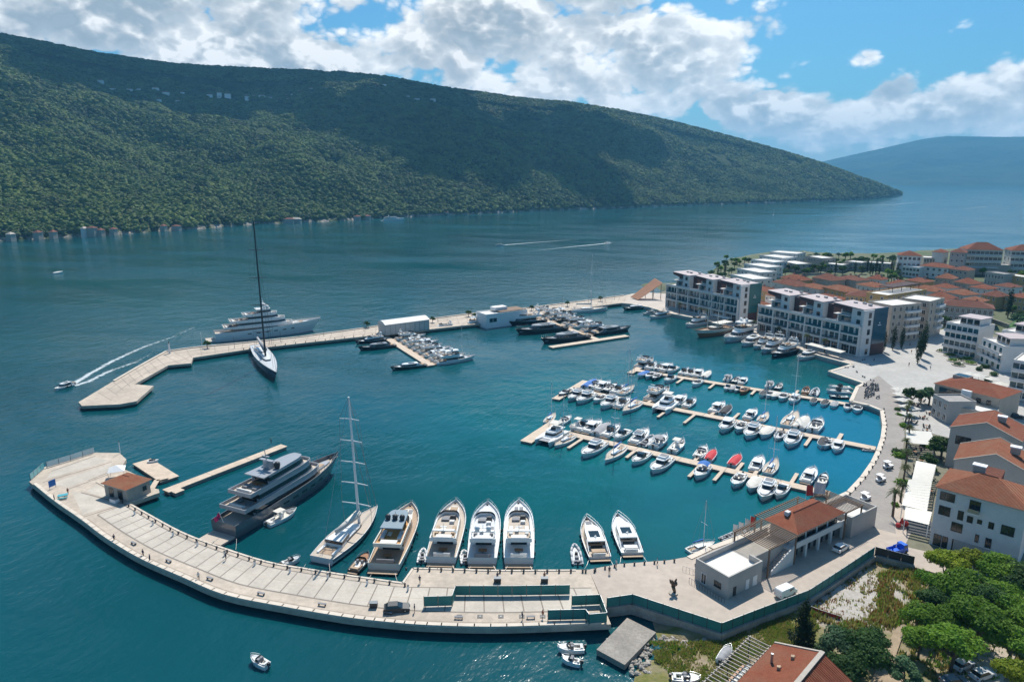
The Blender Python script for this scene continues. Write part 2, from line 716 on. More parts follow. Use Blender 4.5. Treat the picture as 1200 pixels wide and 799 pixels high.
def make_forest():
    lm = leaf_mat('forest_leaves', (0.095, 0.155, 0.030), (0.165, 0.215, 0.048), 0.006)
    # canopy clumps joined as a template mesh: five neighbouring crowns
    rs = random.Random(5)
    tmpl = []
    for q in range(3):
        mb = crown_clump('c', 40 + q, lm)
        tmpl.append(mb.mesh('forest_crown'))
    src = []
    for me in tmpl:
        me_o = bpy.data.objects.new('forest_crown_shape', me)
        src.append(me_o)
    # carrier: vertices of trees in a mesh, instanced by geometry nodes
    rng = np.random.RandomState(8)
    n = 180000
    # sample in px / t space with weight on ground area
    px = rng.uniform(-260, 1056, n * 3)
    t = rng.uniform(0.004, 1.12, n * 3)
    wd = np.interp(px, [-700, 0, 600, 850, 1000, 1058], [1500, 1450, 1150, 700, 250, 20])
    ys = interp(px, SHORE)
    ds = 80.0 * FPX / np.maximum(ys - 208, 5)
    area = wd * (ds + t * wd)
    keep = rng.rand(len(px)) < area / area.max()
    px, t = px[keep][:n], t[keep][:n]
    X, Y, Z = hill_point(px, t)
    # clearings
    cn = fbm(X / 130.0, Y / 130.0, 77, 3)
    ok = (cn > -0.52) & (Z > 4)
    X, Y, Z, t = X[ok], Y[ok], Z[ok], t[ok]
    vs = np.stack([X, Y, Z + 0.5], 1)
    me = bpy.data.meshes.new('forest_points')
    me.vertices.add(len(vs)); me.vertices.foreach_set('co', vs.ravel())
    sc = (2.2 + 5.6 * rng.rand(len(vs)) ** 1.8) * (1 + 0.25 * (t > 0.5))
    a = me.attributes.new('tree_size', 'FLOAT', 'POINT'); a.data.foreach_set('value', sc.astype(np.float32))
    b = me.attributes.new('tree_turn', 'FLOAT', 'POINT'); b.data.foreach_set('value', rng.uniform(0, 6.28, len(vs)).astype(np.float32))
    me.update()
    o = bpy.data.objects.new('forest', me)
    COL.objects.link(o)
    me.materials.append(lm)
    tag(o, 'dense green forest covering the long hillside across the bay', 'forest', kind='stuff')
    ng = bpy.data.node_groups.new('forest_nodes', 'GeometryNodeTree')
    ng.interface.new_socket('Geometry', in_out='INPUT', socket_type='NodeSocketGeometry')
    ng.interface.new_socket('Geometry', in_out='OUTPUT', socket_type='NodeSocketGeometry')
    gi = ng.nodes.new('NodeGroupInput'); go = ng.nodes.new('NodeGroupOutput')
    mtp = ng.nodes.new('GeometryNodeMeshToPoints')
    iop = ng.nodes.new('GeometryNodeInstanceOnPoints')
    ng.links.new(gi.outputs[0], mtp.inputs[0]); ng.links.new(mtp.outputs[0], iop.inputs['Points'])
    jn = ng.nodes.new('GeometryNodeGeometryToInstance')
    for s_ in src:
        oi = ng.nodes.new('GeometryNodeObjectInfo')
        oi.inputs[0].default_value = s_
        ng.links.new(oi.outputs['Geometry'], jn.inputs[0])
    ng.links.new(jn.outputs[0], iop.inputs['Instance'])
    iop.inputs['Pick Instance'].default_value = True
    ri = ng.nodes.new('FunctionNodeRandomValue'); ri.data_type = 'INT'
    for s_ in ri.inputs:
        if s_.name == 'Max' and s_.type == 'INT':
            s_.default_value = 2
    for s_ in ri.outputs:
        if s_.type == 'INT':
            ng.links.new(s_, iop.inputs['Instance Index'])
    na = ng.nodes.new('GeometryNodeInputNamedAttribute'); na.data_type = 'FLOAT'; na.inputs[0].default_value = 'tree_size'
    nb = ng.nodes.new('GeometryNodeInputNamedAttribute'); nb.data_type = 'FLOAT'; nb.inputs[0].default_value = 'tree_turn'
    cx = ng.nodes.new('ShaderNodeCombineXYZ')
    ng.links.new(nb.outputs[0], cx.inputs[2])
    ng.links.new(cx.outputs[0], iop.inputs['Rotation'])
    ng.links.new(na.outputs[0], iop.inputs['Scale'])
    ng.links.new(iop.outputs[0], go.inputs[0])
    md = o.modifiers.new('trees', 'NODES'); md.node_group = ng


make_forest()


# ------------------------------------------------------------------ haze
def make_haze():
    m = bpy.data.materials.new('haze_air')
    m.use_nodes = True
    t = m.node_tree
    t.nodes.clear()
    k = N(t)
    o = k.n('ShaderNodeOutputMaterial')
    v = k.n('ShaderNodeVolumePrincipled')
    v.inputs['Color'].default_value = (0.22, 0.62, 1.0, 1)
    v.inputs['Density'].default_value = 0.00009
    v.inputs['Anisotropy'].default_value = 0.1
    k.link(v.outputs[0], o.inputs['Volume'])
    mb = MB().m(m)
    mb.b2(-14000, 14000, -3000, 14500, -6, 810)
    tag(mb.build('haze'), 'thin blue haze lying over the whole bay', 'haze', kind='stuff')


make_haze()


# ------------------------------------------------------------------ clouds standing above the frame: they shade the hill
def make_clouds():
    m, k, p, o = new_mat('cloud_white')
    p.inputs['Base Color'].default_value = (0.85, 0.86, 0.87, 1)
    p.inputs['Roughness'].default_value = 1.0
    p.inputs['Specular IOR Level'].default_value = 0.0
    tr = k.n('ShaderNodeBsdfTranslucent')
    tr.inputs[0].default_value = (0.8, 0.82, 0.85, 1)
    mx = k.n('ShaderNodeMixShader', i_0=0.4)
    k.link(p.outputs[0], mx.inputs[1]); k.link(tr.outputs[0], mx.inputs[2]); k.link(mx.outputs[0], o.inputs[0])

    def cloud(pts, r0, r1, seed, alt=1450.0):
        rs = random.Random(seed)
        mb = MB().m(m); mb.smooth = True
        for P in pts:
            z = alt + rs.uniform(0, 120)
            C = P + sd * ((z - P.z) / sd.z)
            r = rs.uniform(r0, r1)
            i0 = len(mb.v)
            mb.ball(C, r, 14, 9, sz=0.6)
            for i in range(i0, len(mb.v)):
                v = Vector(mb.v[i]) - C
                n_ = math.sin(v.x / r * 4 + C.x) * math.sin(v.y / r * 5 + C.y) * math.cos(v.z / r * 4)
                mb.v[i] = tuple(C + v * (1 + 0.22 * n_))
        structure(mb.build('cloud'))
    rs = random.Random(2)
    A, B = [], []
    for _ in range(900):
        x, t = rs.uniform(-250, 760), rs.uniform(0.1, 1.15)
        X, Y, Z = hill_point(np.array([x]), np.array([t]))
        P = Vector((X[0], Y[0], Z[0]))
        n_ = 0.06 * math.sin(x / 23) + 0.05 * math.sin(x / 9 + 1) + rs.uniform(-.02, .02)
        lim = 0.66 + n_ + (0.25 if 370 < x < 470 else 0)
        if x < 545 and t > lim:
            A.append(P)
        elif 455 + 40 * math.sin(t * 9) < x < 730 - 70 * max(0, 0.4 - t) + 30 * math.sin(t * 14) and 0.16 + n_ * 0.6 < t < (0.74 if x < 600 else 0.86):
            B.append(P)
        elif 350 < x < 500 and 0.5 < t < 0.62 + n_:
            B.append(P)
    cloud(A, 55, 95, 1)
    cloud(B, 50, 85, 2)


make_clouds()
# ------------------------------------------------------------------ shared materials
QZ = 1.8
M = {}
M['deck'] = mat('quay_concrete', (0.51, 0.425, 0.34), 0.85, 0.18, 0.09, bump=0.15, bscale=3, fine=0.38)
M['slab'] = mat('pale_paving', (0.50, 0.445, 0.375), 0.85, 0.14, 0.2, bump=0.1, bscale=4, fine=0.2)
M['joint'] = mat('paving_joint', (0.22, 0.19, 0.16), 0.9)
M['kerb'] = mat('kerb_stone', (0.60, 0.52, 0.43), 0.8, 0.1, 0.5)
M['wallc'] = mat('sea_wall_concrete', (0.40, 0.36, 0.31), 0.9, 0.3, 0.4, bump=0.3, bscale=2, fine=0.4)
M['pile'] = mat('shade_dark_concrete', (0.07, 0.065, 0.06), 0.8, 0.3, 0.5)  # near-black: the shade under the deck overhangs is put into this colour
M['asph'] = mat('promenade_paving', (0.30, 0.27, 0.245), 0.88, 0.10, 0.15, bump=0.1, bscale=5, fine=0.25)
M['plaza'] = mat('plaza_paving', (0.42, 0.40, 0.37), 0.85, 0.10, 0.08, fine=0.25)
M['pont'] = mat('pontoon_planks', (0.58, 0.46, 0.35), 0.8, 0.15, 0.6, fine=0.3)
M['float'] = mat('pontoon_float', (0.30, 0.27, 0.24), 0.8)
M['dirt'] = mat('town_ground', (0.12, 0.12, 0.07), 0.95, 0.25, 0.05, bump=0.3, bscale=2, fine=0.3, tint2=(0.24, 0.21, 0.17))
M['white'] = mat('white_paint', (0.80, 0.79, 0.77), 0.45, 0.03)
M['render'] = mat('white_render', (0.68, 0.66, 0.63), 0.85, 0.06, 0.4, fine=0.12)
M['grey_render'] = mat('grey_render', (0.43, 0.405, 0.375), 0.88, 0.08, 0.3, fine=0.15)
M['stone'] = mat('pale_stone', (0.44, 0.39, 0.33), 0.88, 0.12, 0.8, bump=0.2, bscale=5, fine=0.3)
M['glass'] = mat('dark_window_glass', (0.015, 0.022, 0.026), 0.08, 0.1, 0.5, spec=0.8)
M['blueglass'] = mat('blue_green_glass', (0.01, 0.07, 0.09), 0.08, 0.1, 0.5, spec=0.9)
M['metal'] = mat('grey_metal', (0.35, 0.36, 0.37), 0.4, 0.05, metal=0.8)
M['steel'] = mat('polished_steel', (0.62, 0.63, 0.64), 0.22, 0.05, metal=1.0)
M['dark'] = mat('dark_grey_paint', (0.035, 0.037, 0.04), 0.5, 0.1)
M['black'] = mat('black_rubber', (0.012, 0.012, 0.013), 0.6, 0.1)
M['red'] = mat('red_fabric', (0.45, 0.03, 0.025), 0.7, 0.1)
M['blue'] = mat('blue_fabric', (0.02, 0.16, 0.50), 0.7, 0.1)
M['mesh_green'] = mat('green_fence_mesh', (0.03, 0.22, 0.20), 0.6, 0.12, 0.5, fine=0.3)


def landz(x, y):
    # a low mound under the far part of the town
    q = ((x - 400) / 190.0) ** 2 + ((y - 640) / 130.0) ** 2
    q2 = ((x - 330) / 120.0) ** 2 + ((y - 470) / 120.0) ** 2
    return 1.8 + 13.0 * math.exp(-q) + 3.0 * math.exp(-q2)


def GT(px, py, dz=0.0):
    z = 2.0
    for _ in range(12):
        p = G(px, py, z + dz)
        z = landz(p.x, p.y)
    p.z = z
    return p


def gp(pts, z=0.0):
    return [G(a, b, z) for a, b in pts]


def thick_deck(name, pts, z=QZ, th=1.0, top='deck', inset=0.93, zw=-3.0):
    """deck slab on a set-back supporting wall"""
    P = [G(a, b, z) for a, b in pts]
    mb = MB().m(M[top]).prism(P, z - th, z)
    structure(mb.build(name))
    cx = sum(p.x for p in P) / len(P); cy = sum(p.y for p in P) / len(P)
    return P


def offset_poly(P, d):
    """inward offset of a polygon given counter-clockwise or clockwise"""
    n = len(P)
    ar = sum(P[i][0] * P[(i + 1) % n][1] - P[(i + 1) % n][0] * P[i][1] for i in range(n))
    s = 1 if ar > 0 else -1
    out = []
    for i in range(n):
        a, b, c = Vector(P[i - 1][:2]), Vector(P[i][:2]), Vector(P[(i + 1) % n][:2])
        d1, d2 = (b - a).normalized(), (c - b).normalized()
        n1, n2 = Vector((-d1.y, d1.x)) * s, Vector((-d2.y, d2.x)) * s
        nn = (n1 + n2)
        if nn.length < 1e-4:
            nn = n1
        nn.normalize()
        k = d / max(0.35, nn.dot(n1))
        out.append((b.x + nn.x * k, b.y + nn.y * k))
    return out


def polyline(pts, n):
    """n+1 evenly spaced points along a polyline of 2D/3D vectors"""
    P = [Vector((p[0], p[1])) for p in pts]
    L = [0.0]
    for i in range(1, len(P)):
        L.append(L[-1] + (P[i] - P[i - 1]).length)
    out = []
    for k in range(n + 1):
        s = L[-1] * k / n
        i = 1
        while i < len(L) - 1 and L[i] < s:
            i += 1
        f = (s - L[i - 1]) / max(1e-6, L[i] - L[i - 1])
        out.append(P[i - 1].lerp(P[i], f))
    return out


def smooth_line(pts, n):
    """Catmull-Rom through px points, returned as px points"""
    Q = [pts[0]] + list(pts) + [pts[-1]]
    out = []
    for i in range(1, len(Q) - 2):
        for k in range(n):
            t = k / n
            a, b, c, d = Q[i - 1], Q[i], Q[i + 1], Q[i + 2]
            out.append(tuple(0.5 * (2 * b[j] + (c[j] - a[j]) * t + (2 * a[j] - 5 * b[j] + 4 * c[j] - d[j]) * t * t + (3 * b[j] - a[j] - 3 * c[j] + d[j]) * t ** 3) for j in (0, 1)))
    out.append(pts[-1])
    return out


def strip(mb, a, b, wd, z):
    a, b = Vector(a[:2]), Vector(b[:2])
    d = (b - a)
    if d.length < 1e-5:
        return
    d.normalize()
    nn = Vector((-d.y, d.x)) * wd / 2
    mb.poly([(*(a - nn), z), (*(b - nn), z), (*(b + nn), z), (*(a + nn), z)])


def kerb_line(mb, pts, wd, z0, z1):
    for a, b in zip(pts[:-1], pts[1:]):
        a, b = Vector(a[:2]), Vector(b[:2])
        d = b - a
        if d.length < 0.01:
            continue
        c = (a + b) / 2
        mb.box((c.x, c.y, (z0 + z1) / 2), (d.length + wd * 0.25, wd, z1 - z0), math.atan2(d.y, d.x))


# ------------------------------------------------------------------ the curved near breakwater
OUT_ = smooth_line([(34, 564), (62, 587), (95, 610), (120, 629), (150, 648), (175, 661), (212, 677), (262, 698), (330, 712), (400, 724), (450, 730), (500, 734), (575, 736), (650, 734), (716, 731)], 4)
INN_A = smooth_line([(152, 589), (175, 602), (212, 622), (250, 637), (312, 657), (362, 666), (407, 673), (471, 682)], 4)
INN = INN_A + [(483, 665)] + smooth_line([(484, 665), (530, 666), (575, 667.5), (630, 667.5), (690, 667)], 3)
TIP = [(187, 577), (186, 573), (172, 570), (160, 556), (142, 548), (148, 538), (140, 530.5), (112, 530), (52, 547)]
bw_px = OUT_ + INN[::-1] + TIP
P_bw = gp(bw_px, QZ)
mb = MB().m(M['deck']).prism(P_bw, 0.75, QZ)
structure(mb.build('breakwater_deck'))
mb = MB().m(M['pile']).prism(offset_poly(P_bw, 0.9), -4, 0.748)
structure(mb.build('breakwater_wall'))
# paving fields
mbs = MB().m(M['slab'])
mbj = MB().m(M['joint'])
outw = gp(OUT_[8:], QZ)
innw = gp(INN, QZ)
NS = 68
po, pi_ = polyline(outw, NS), polyline(innw[:1] + gp(INN_A, QZ)[1:] + gp([(505, 682), (560, 683), (690, 683)], QZ), NS)


def cross(i, t):
    return po[i].lerp(pi_[i], t)


for i in range(NS):
    if i % 2 == 0 and i + 2 <= NS:
        j = i + 2
        for (t0, t1) in ((0.34, 0.60), (0.615, 0.86)):
            a, b, c, d = cross(i, t0), cross(j, t0), cross(j, t1), cross(i, t1)
            g = 0.04
            q = [a.lerp(b, g), b.lerp(a, g), c.lerp(d, g), d.lerp(c, g)]
            mbs.poly([(*v, QZ + 0.008) for v in q])
for t, wd in ((0.325, 0.35), (0.875, 0.3), (0.12, 0.12)):
    for i in range(NS):
        strip(mbj, cross(i, t), cross(i + 1, t), wd, QZ + 0.004)
for i in range(0, NS, 2):
    strip(mbj, cross(i, 0.33), cross(i, 0.87), 0.22, QZ + 0.012)
# tip platform
for l in [((50, 565), (131, 541)), ((80, 573), (126, 556)), ((95, 577), (152, 592)), ((97, 606), (140, 592)), ((112, 565), (137, 578)), ((103, 563), (128, 553)), ((60, 552), (112, 534))]:
    strip(mbj, G(*l[0], QZ), G(*l[1], QZ), 0.35, QZ + 0.012)
for q in [[(54, 561), (129, 540), (112, 535), (62, 550)], [(57, 567), (80, 571), (128, 552), (131, 543)], [(84, 576), (97, 603), (137, 591), (96, 577)], [(100, 576), (144, 590), (131, 577), (113, 568)]]:
    mbs.poly([(*p[:2], QZ + 0.008) for p in gp(q, QZ)][::-1])
structure(mbs.build('breakwater_paving'))
structure(mbj.build('paving_joints'))
mb = MB().m(M['kerb'])
kerb_line(mb, offset_poly(gp(OUT_, QZ) + [Vector((20, 300, 0))], 0.45)[:-1][1:-1], 0.8, QZ, QZ + 0.38)
kerb_line(mb, offset_poly(gp(INN, QZ) + [Vector((0, 0, 0))], 0.3)[1:-2], 0.45, QZ, QZ + 0.14)
structure(mb.build('breakwater_kerb'))

# ------------------------------------------------------------------ mole on the far side of the basin
MB_ = [(92, 471), (132, 447), (163, 429), (194, 412), (225, 407.5), (290, 401.5), (350, 395), (420, 385.5), (470, 378), (506, 373.5), (550, 368), (618, 361), (654, 356.5), (700, 350.5), (730, 346.5), (752, 342)]
MF_ = [(728, 355), (690, 360), (650, 366.5), (618, 371), (564, 379), (506, 385.5), (446, 392), (400, 397), (350, 402.5), (290, 409.5), (226, 419), (224, 425.5), (197, 428), (158, 450), (180, 452), (160, 470), (140, 473.5), (96, 475.5)]
P_m = gp(MB_ + [(760, 349)] + MF_, QZ)
structure(MB().m(M['deck']).prism(P_m, 0.8, QZ).build('mole_deck'))
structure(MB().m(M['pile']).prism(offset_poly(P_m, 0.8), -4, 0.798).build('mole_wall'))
mb = MB().m(M['kerb'])
kerb_line(mb, offset_poly(gp(MB_, QZ) + [Vector((60, 200, 0))], 0.5)[1:-2], 0.9, QZ, QZ + 0.5)
structure(mb.build('mole_parapet'))
mbj = MB().m(M['joint'])
mw = polyline(gp(MB_, QZ), 120); fw = polyline(gp([(752, 351)] + MF_[:12] + [(190, 431), (158, 450), (130, 473), (96, 475)], QZ)[::-1], 120)
for i in range(4, 118, 2):
    strip(mbj, mw[i].lerp(fw[i], 0.1), mw[i].lerp(fw[i], 0.9), 0.2, QZ + 0.006)
for t in (0.3, 0.72):
    for i in range(6, 118):
        strip(mbj, mw[i].lerp(fw[i], t), mw[i + 1].lerp(fw[i + 1], t), 0.25, QZ + 0.01)
structure(mbj.build('mole_joints'))

# ------------------------------------------------------------------ town land and marina quay
QUAY = [(690, 667), (725, 660.5), (784, 656), (806, 652), (830, 641), (871, 626), (920, 607), (960, 591), (992, 576), (1008, 559), (1020, 542), (1027, 528), (1032, 513), (1034, 498), (1031.5, 481), (1017, 475),
        (995, 470), (1003, 453), (1011, 449), (970, 435), (997, 427), (960, 417), (930, 407), (900, 397), (864, 385), (826, 375), (784, 367), (760, 360), (738, 356), (728, 355)]
NORTH = [(752, 342), (768, 344), (785, 339), (806, 333), (828, 323), (850, 309), (890, 302), (936, 302.5), (960, 307), (1000, 309), (1045, 308.5), (1100, 304), (1200, 298), (1400, 298), (1900, 300)]
EDGE_S = [(1900, 760), (1200, 700), (1071, 664), (1025, 652), (985, 679), (947, 704), (895, 724), (845, 744), (795, 727), (740, 709), (710, 713)]
P_t = gp(QUAY + NORTH + EDGE_S, QZ)
structure(MB().m(M['dirt']).prism(P_t, -4, QZ - 0.012).build('town_ground'))
# quay surfaces
Wq = gp(QUAY, QZ)
PL = [(690, 667), (725, 660.5), (784, 656), (806, 652), (830, 641), (871, 626), (920, 607), (960, 591), (992, 576), (1060, 570), (1078, 602), (1060, 640), (1200, 672), (1900, 740), (1900, 760), (1200, 700), (1071, 664), (1025, 652), (985, 679), (947, 704), (895, 724), (845, 744), (795, 727), (740, 709), (710, 713)]
M['plaza2'] = mat('beige_yard_paving', (0.46, 0.385, 0.32), 0.88, 0.08, 0.06, fine=0.25, bump=0.1)
structure(MB().m(M['plaza2']).prism(gp(PL, QZ), -1.0, QZ).build('yard'))
PROM = QUAY[8:16] + [(1045, 470), (1062, 500), (1058, 540), (1045, 600), (1060, 640), (1000, 640)]
PROM = [(992, 576), (1008, 559), (1020, 542), (1027, 528), (1032, 513), (1034, 498), (1031.5, 481), (1017, 475), (995, 470), (1003, 453), (1030, 440), (1048, 455), (1058, 480), (1060, 510), (1056, 545), (1048, 575), (1046, 600), (1050, 625), (1000, 612)]
structure(MB().m(M['asph']).prism(gp(PROM, QZ + 0.004), -1.1, QZ + 0.004).build('promenade'))
SQ = [(1003, 453), (1011, 449), (970, 435), (997, 427), (1010, 415), (1060, 395), (1110, 385), (1300, 420), (1300, 560), (1062, 500), (1048, 455), (1030, 440)]
structure(MB().m(M['plaza']).prism(gp(SQ, QZ + 0.008), -1.2, QZ + 0.008).build('square'))
HQ = QUAY[20:] + [(752, 342), (790, 345), (800, 352), (895, 368), (920, 380), (1040, 408), (1010, 415)]
HQ = [(997, 427), (960, 417), (930, 407), (900, 397), (864, 385), (826, 375), (784, 367), (760, 360), (738, 356), (728, 355), (752, 342), (790, 345), (900, 362), (1060, 395), (1010, 418)]
structure(MB().m(mat('harbour_paving', (0.50, 0.43, 0.37), 0.85, 0.1, 0.1, fine=0.25)).prism(gp(HQ, QZ + 0.012), -1.3, QZ + 0.012).build('harbour_walk'))
mb = MB().m(M['kerb'])
kerb_line(mb, offset_poly(Wq[2:] + [Vector((400, 300, 0))], 0.6)[1:-2], 1.3, QZ - 0.5, QZ + 0.16)
structure(mb.build('quay_kerb'))
# rim of the yard above the shore
mb = MB().m(M['wallc'])
es = gp(EDGE_S[2:], QZ)
kerb_line(mb, es, 0.9, 0.2, QZ + 0.45)
structure(mb.build('yard_kerb'))
# far mound
def make_mound():
    xs = np.linspace(60, 1300, 120); ys = np.linspace(330, 860, 80)
    X, Y = np.meshgrid(xs, ys)
    q = ((X - 400) / 190.0) ** 2 + ((Y - 640) / 130.0) ** 2
    q2 = ((X - 330) / 120.0) ** 2 + ((Y - 470) / 120.0) ** 2
    Z = 1.8 + 13.0 * np.exp(-q) + 3.0 * np.exp(-q2) - 0.35 - 0.0 * X
    north = gp(NORTH[3:], 0)
    yl = np.interp(X, [p.x for p in north], [p.y for p in north])
    Z = np.where(13.0 * np.exp(-q) + 3.0 * np.exp(-q2) < 0.5, -3, Z)
    Z = np.where(Y > yl, -3, np.minimum(Z, 1.2 + (yl - Y) * 0.5))
    left = G(1046, 395, 1.8)
    m_ = mat('town_green_ground', (0.055, 0.085, 0.03), 0.95, 0.3, 0.04, tint2=(0.15, 0.145, 0.09), fine=0.4)
    structure(grid_mesh('town_slope', X, Y, Z - 0.3, m_))


make_mound()

# ------------------------------------------------------------------ shore below the yard
def make_shore():
    m, k, p, o = new_mat('shore_ground')
    P = k.n('ShaderNodeNewGeometry').outputs['Position']
    n1 = k.mapr(k.noise(P, 0.16, 5, 0.65), 0.40, 0.60)
    n2 = k.mapr(k.noise(P, 0.9, 4, 0.7), 0.35, 0.65)
    earth = k.mix(n2, (0.34, 0.27, 0.19), (0.22, 0.17, 0.11))
    grass = k.mix(n2, (0.10, 0.12, 0.022), (0.19, 0.17, 0.045))
    c = k.mix(n1, grass, earth)
    # gravel lot
    lot = G(978, 690, 1.2)
    dv = k.vmath('MULTIPLY', k.vmath('SUBTRACT', P, tuple(lot)), (1 / 15.5, 1 / 13.0, 0.0))
    q = k.vmath('DOT_PRODUCT', dv, dv, out=1)
    f = k.mapr(k.math('ADD', q, k.math('MULTIPLY', k.noise(P, 0.35, 4), 0.8)), 1.0, 1.35, 1.0, 0.0)
    grav = k.mix(n2, (0.46, 0.42, 0.38), (0.36, 0.33, 0.29))
    c = k.mix(f, c, grav)
    k.link(c, p.inputs['Base Color'])
    p.inputs['Roughness'].default_value = 0.95
    bn = k.n('ShaderNodeBump', i_Strength=0.8, i_Distance=0.3)
    k.link(k.noise(P, 1.3, 5, 0.65), bn.inputs['Height'])
    k.link(bn.outputs[0], p.inputs['Normal'])
    sh = [(845, 752), (820, 758), (797, 755), (772, 750), (760, 757), (748, 775), (742, 799), (738, 840), (730, 900)]
    inner = gp([(1900, 900), (1900, 700), (1200, 690), (1071, 655), (1025, 645), (947, 695), (847, 738)], 1.2)
    # grid terrain with distance to shore
    xs = np.linspace(14, 170, 180); ys = np.linspace(70, 178, 130)
    X, Y = np.meshgrid(xs, ys)
    # shoreline in world: x of the shore for every y
    shw = gp(sh, 0.3)
    SX = [p_.x for p_ in shw][::-1]; SY = [p_.y for p_ in shw][::-1]
    order = np.argsort(SY)
    xsline = np.interp(Y, np.array(SY)[order], np.array(SX)[order])
    d = X - xsline
    h = np.clip(d * 0.22, -2.5, 1.05) + fbm(X / 7, Y / 7, 5, 4) * 0.35 * np.clip(d / 4, 0, 1)
    # keep under the yard
    wall = gp([(710, 713), (740, 709), (795, 727), (845, 744), (895, 724), (947, 704), (985, 679), (1025, 652), (1071, 664), (1200, 700), (1900, 760)], QZ)
    yw = np.interp(X, [q_.x for q_ in wall], [q_.y for q_ in wall])
    h = np.where(Y > yw - 0.5, np.minimum(h, 0.9), h)
    h = np.where(Y > yw + 2.5, -3.0, h)
    structure(grid_mesh('shore_ground', X, Y, h, m))


make_shore()
# old concrete landing slab by the shore
mb = MB().m(mat('old_concrete', (0.30, 0.27, 0.235), 0.92, 0.2, 0.25, bump=0.4, bscale=3, fine=0.45))
P = [G(735, 722, 1.25), G(769, 739, 1.25), G(732, 780, 1.0), G(699, 762, 1.0)]
mb.prism(P, [0.2, 0.2, -0.2, -0.2], [1.25, 1.25, 1.0, 1.0])
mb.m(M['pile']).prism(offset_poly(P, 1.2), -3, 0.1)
structure(mb.build('landing_slab'))

# ------------------------------------------------------------------ pontoons
def pontoon(label, a, b, wd, fingers=(), th=None, z=0.75, group='floating pontoons of the marina', name='pontoon'):
    """a, b: px ends of the centre line; fingers: (s, side, length, width); th: T-head (px a, px b, width)"""
    A, B = G(*a, z), G(*b, z)
    d = B - A
    L = d.length
    r = thing(name, label, 'pontoon', (A.x, A.y, 0), math.atan2(d.y, d.x), group)
    mb = MB().m(M['pont']).b2(0, L, -wd / 2, wd / 2, z - 0.22, z)
    mb.m(M['float']).b2(0.3, L - 0.3, -wd / 2 + 0.15, wd / 2 - 0.15, -0.4, z - 0.223)
    mb.m(M['joint'])
    n = int(L / 12)
    for i in range(1, n):
        mb.b2(L * i / n - 0.08, L * i / n + 0.08, -wd / 2, wd / 2, z, z + 0.006)
    mb.build('walkway', r)
    for s, side, fl, fw in fingers:
        x = s * L
        f = MB().m(M['pont']).b2(x - fw / 2, x + fw / 2, *sorted((side * (wd / 2 + 0.003), side * (wd / 2 + fl))), z - 0.15, z - 0.01)
        f.m(M['float']).b2(x - fw / 2 + 0.1, x + fw / 2 - 0.1, *sorted((side * (wd / 2 + 0.1), side * (wd / 2 + fl - 0.1))), -0.3, z - 0.153)
        f.build('finger', r)
    if th:
        p, q, tw = G(*th[0], z), G(*th[1], z), th[2]
        e = MB()
        inv = Matrix.Rotation(-r.rotation_euler[2], 4, 'Z') @ Matrix.Translation((-A.x, -A.y, 0))
        p, q = inv @ p, inv @ q
        c = (p + q) / 2; dd = q - p
        e.m(M['pont']).box((c.x, c.y, z - 0.1), (dd.length, tw, 0.205), math.atan2(dd.y, dd.x))
        e.m(M['float']).box((c.x, c.y, 0.1), (dd.length - 0.5, tw - 0.4, 0.88), math.atan2(dd.y, dd.x))
        e.build('pontoon_head', r)
    return r


FW = 0.9
pontoon('nearest of the three parallel marina pontoons, ending in a wide T head', (655, 505), (972, 578), 3.2,
        [(0.115, -1, 9, 1), (0.335, -1, 6, 1), (0.55, 1, 8, 1), (0.58, -1, 8.5, 1), (0.66, -1, 7, 1), (0.70, 1, 6, 1), (0.76, 1, 6, 1), (0.88, 1, 7, 1)],
        ((616, 517.5), (652, 493.5), 4.0))
pontoon('middle pontoon with tightly moored boats and a long oblique head', (668, 455), (1026, 525), 3.2,
        [(0.30, 1, 8, 1), (0.385, -1, 9.5, 1), (0.475, -1, 10, 1), (0.52, 1, 7, 1), (0.59, 1, 7, 1), (0.83, -1, 8, 1), (0.90, 1, 6, 1.2)],
        ((651, 467.5), (687, 446), 3.2))
pontoon('farthest of the three parallel marina pontoons, lined with the smallest boats', (742, 433), (1028, 478.5), 3.0,
        [(0.24, -1, 7, 1), (0.38, -1, 7, 1), (0.55, -1, 6, 1), (0.70, 1, 6, 1)], ((738, 437), (752, 429), 2.6))
pontoon('short wide pontoon off the middle of the mole with yachts on its right side', (449, 393), (505, 428), 3.6, [], None)
pontoon('wide pontoon off the mole with a cross piece and dark yachts on its left side', (626, 370), (701, 398), 3.6, [], ((645, 406.5), (735, 393), 4.0))
pontoon('low jetty running off the inner side of the breakwater tip', (194, 575), (333, 521.5), 3.0, [(0.05, -1, 2, 2.5)], None, z=1.0, group='small jetties at the breakwater tip')
pontoon('small square pontoon with a pale cover beside the orange roofed cabin', (166, 540), (199, 561), 5.0, [], None, z=0.8, group='small jetties at the breakwater tip')
# gangway between the cabin and the two small jetties
mb = MB().m(M['pont'])
kerb_line(mb, gp([(176, 575), (184, 562), (196, 559)], 1.2), 1.4, 1.02, 1.2)
tag(mb.build('gangway'), 'narrow wooden gangway linking cabin and small jetties', 'gangway')
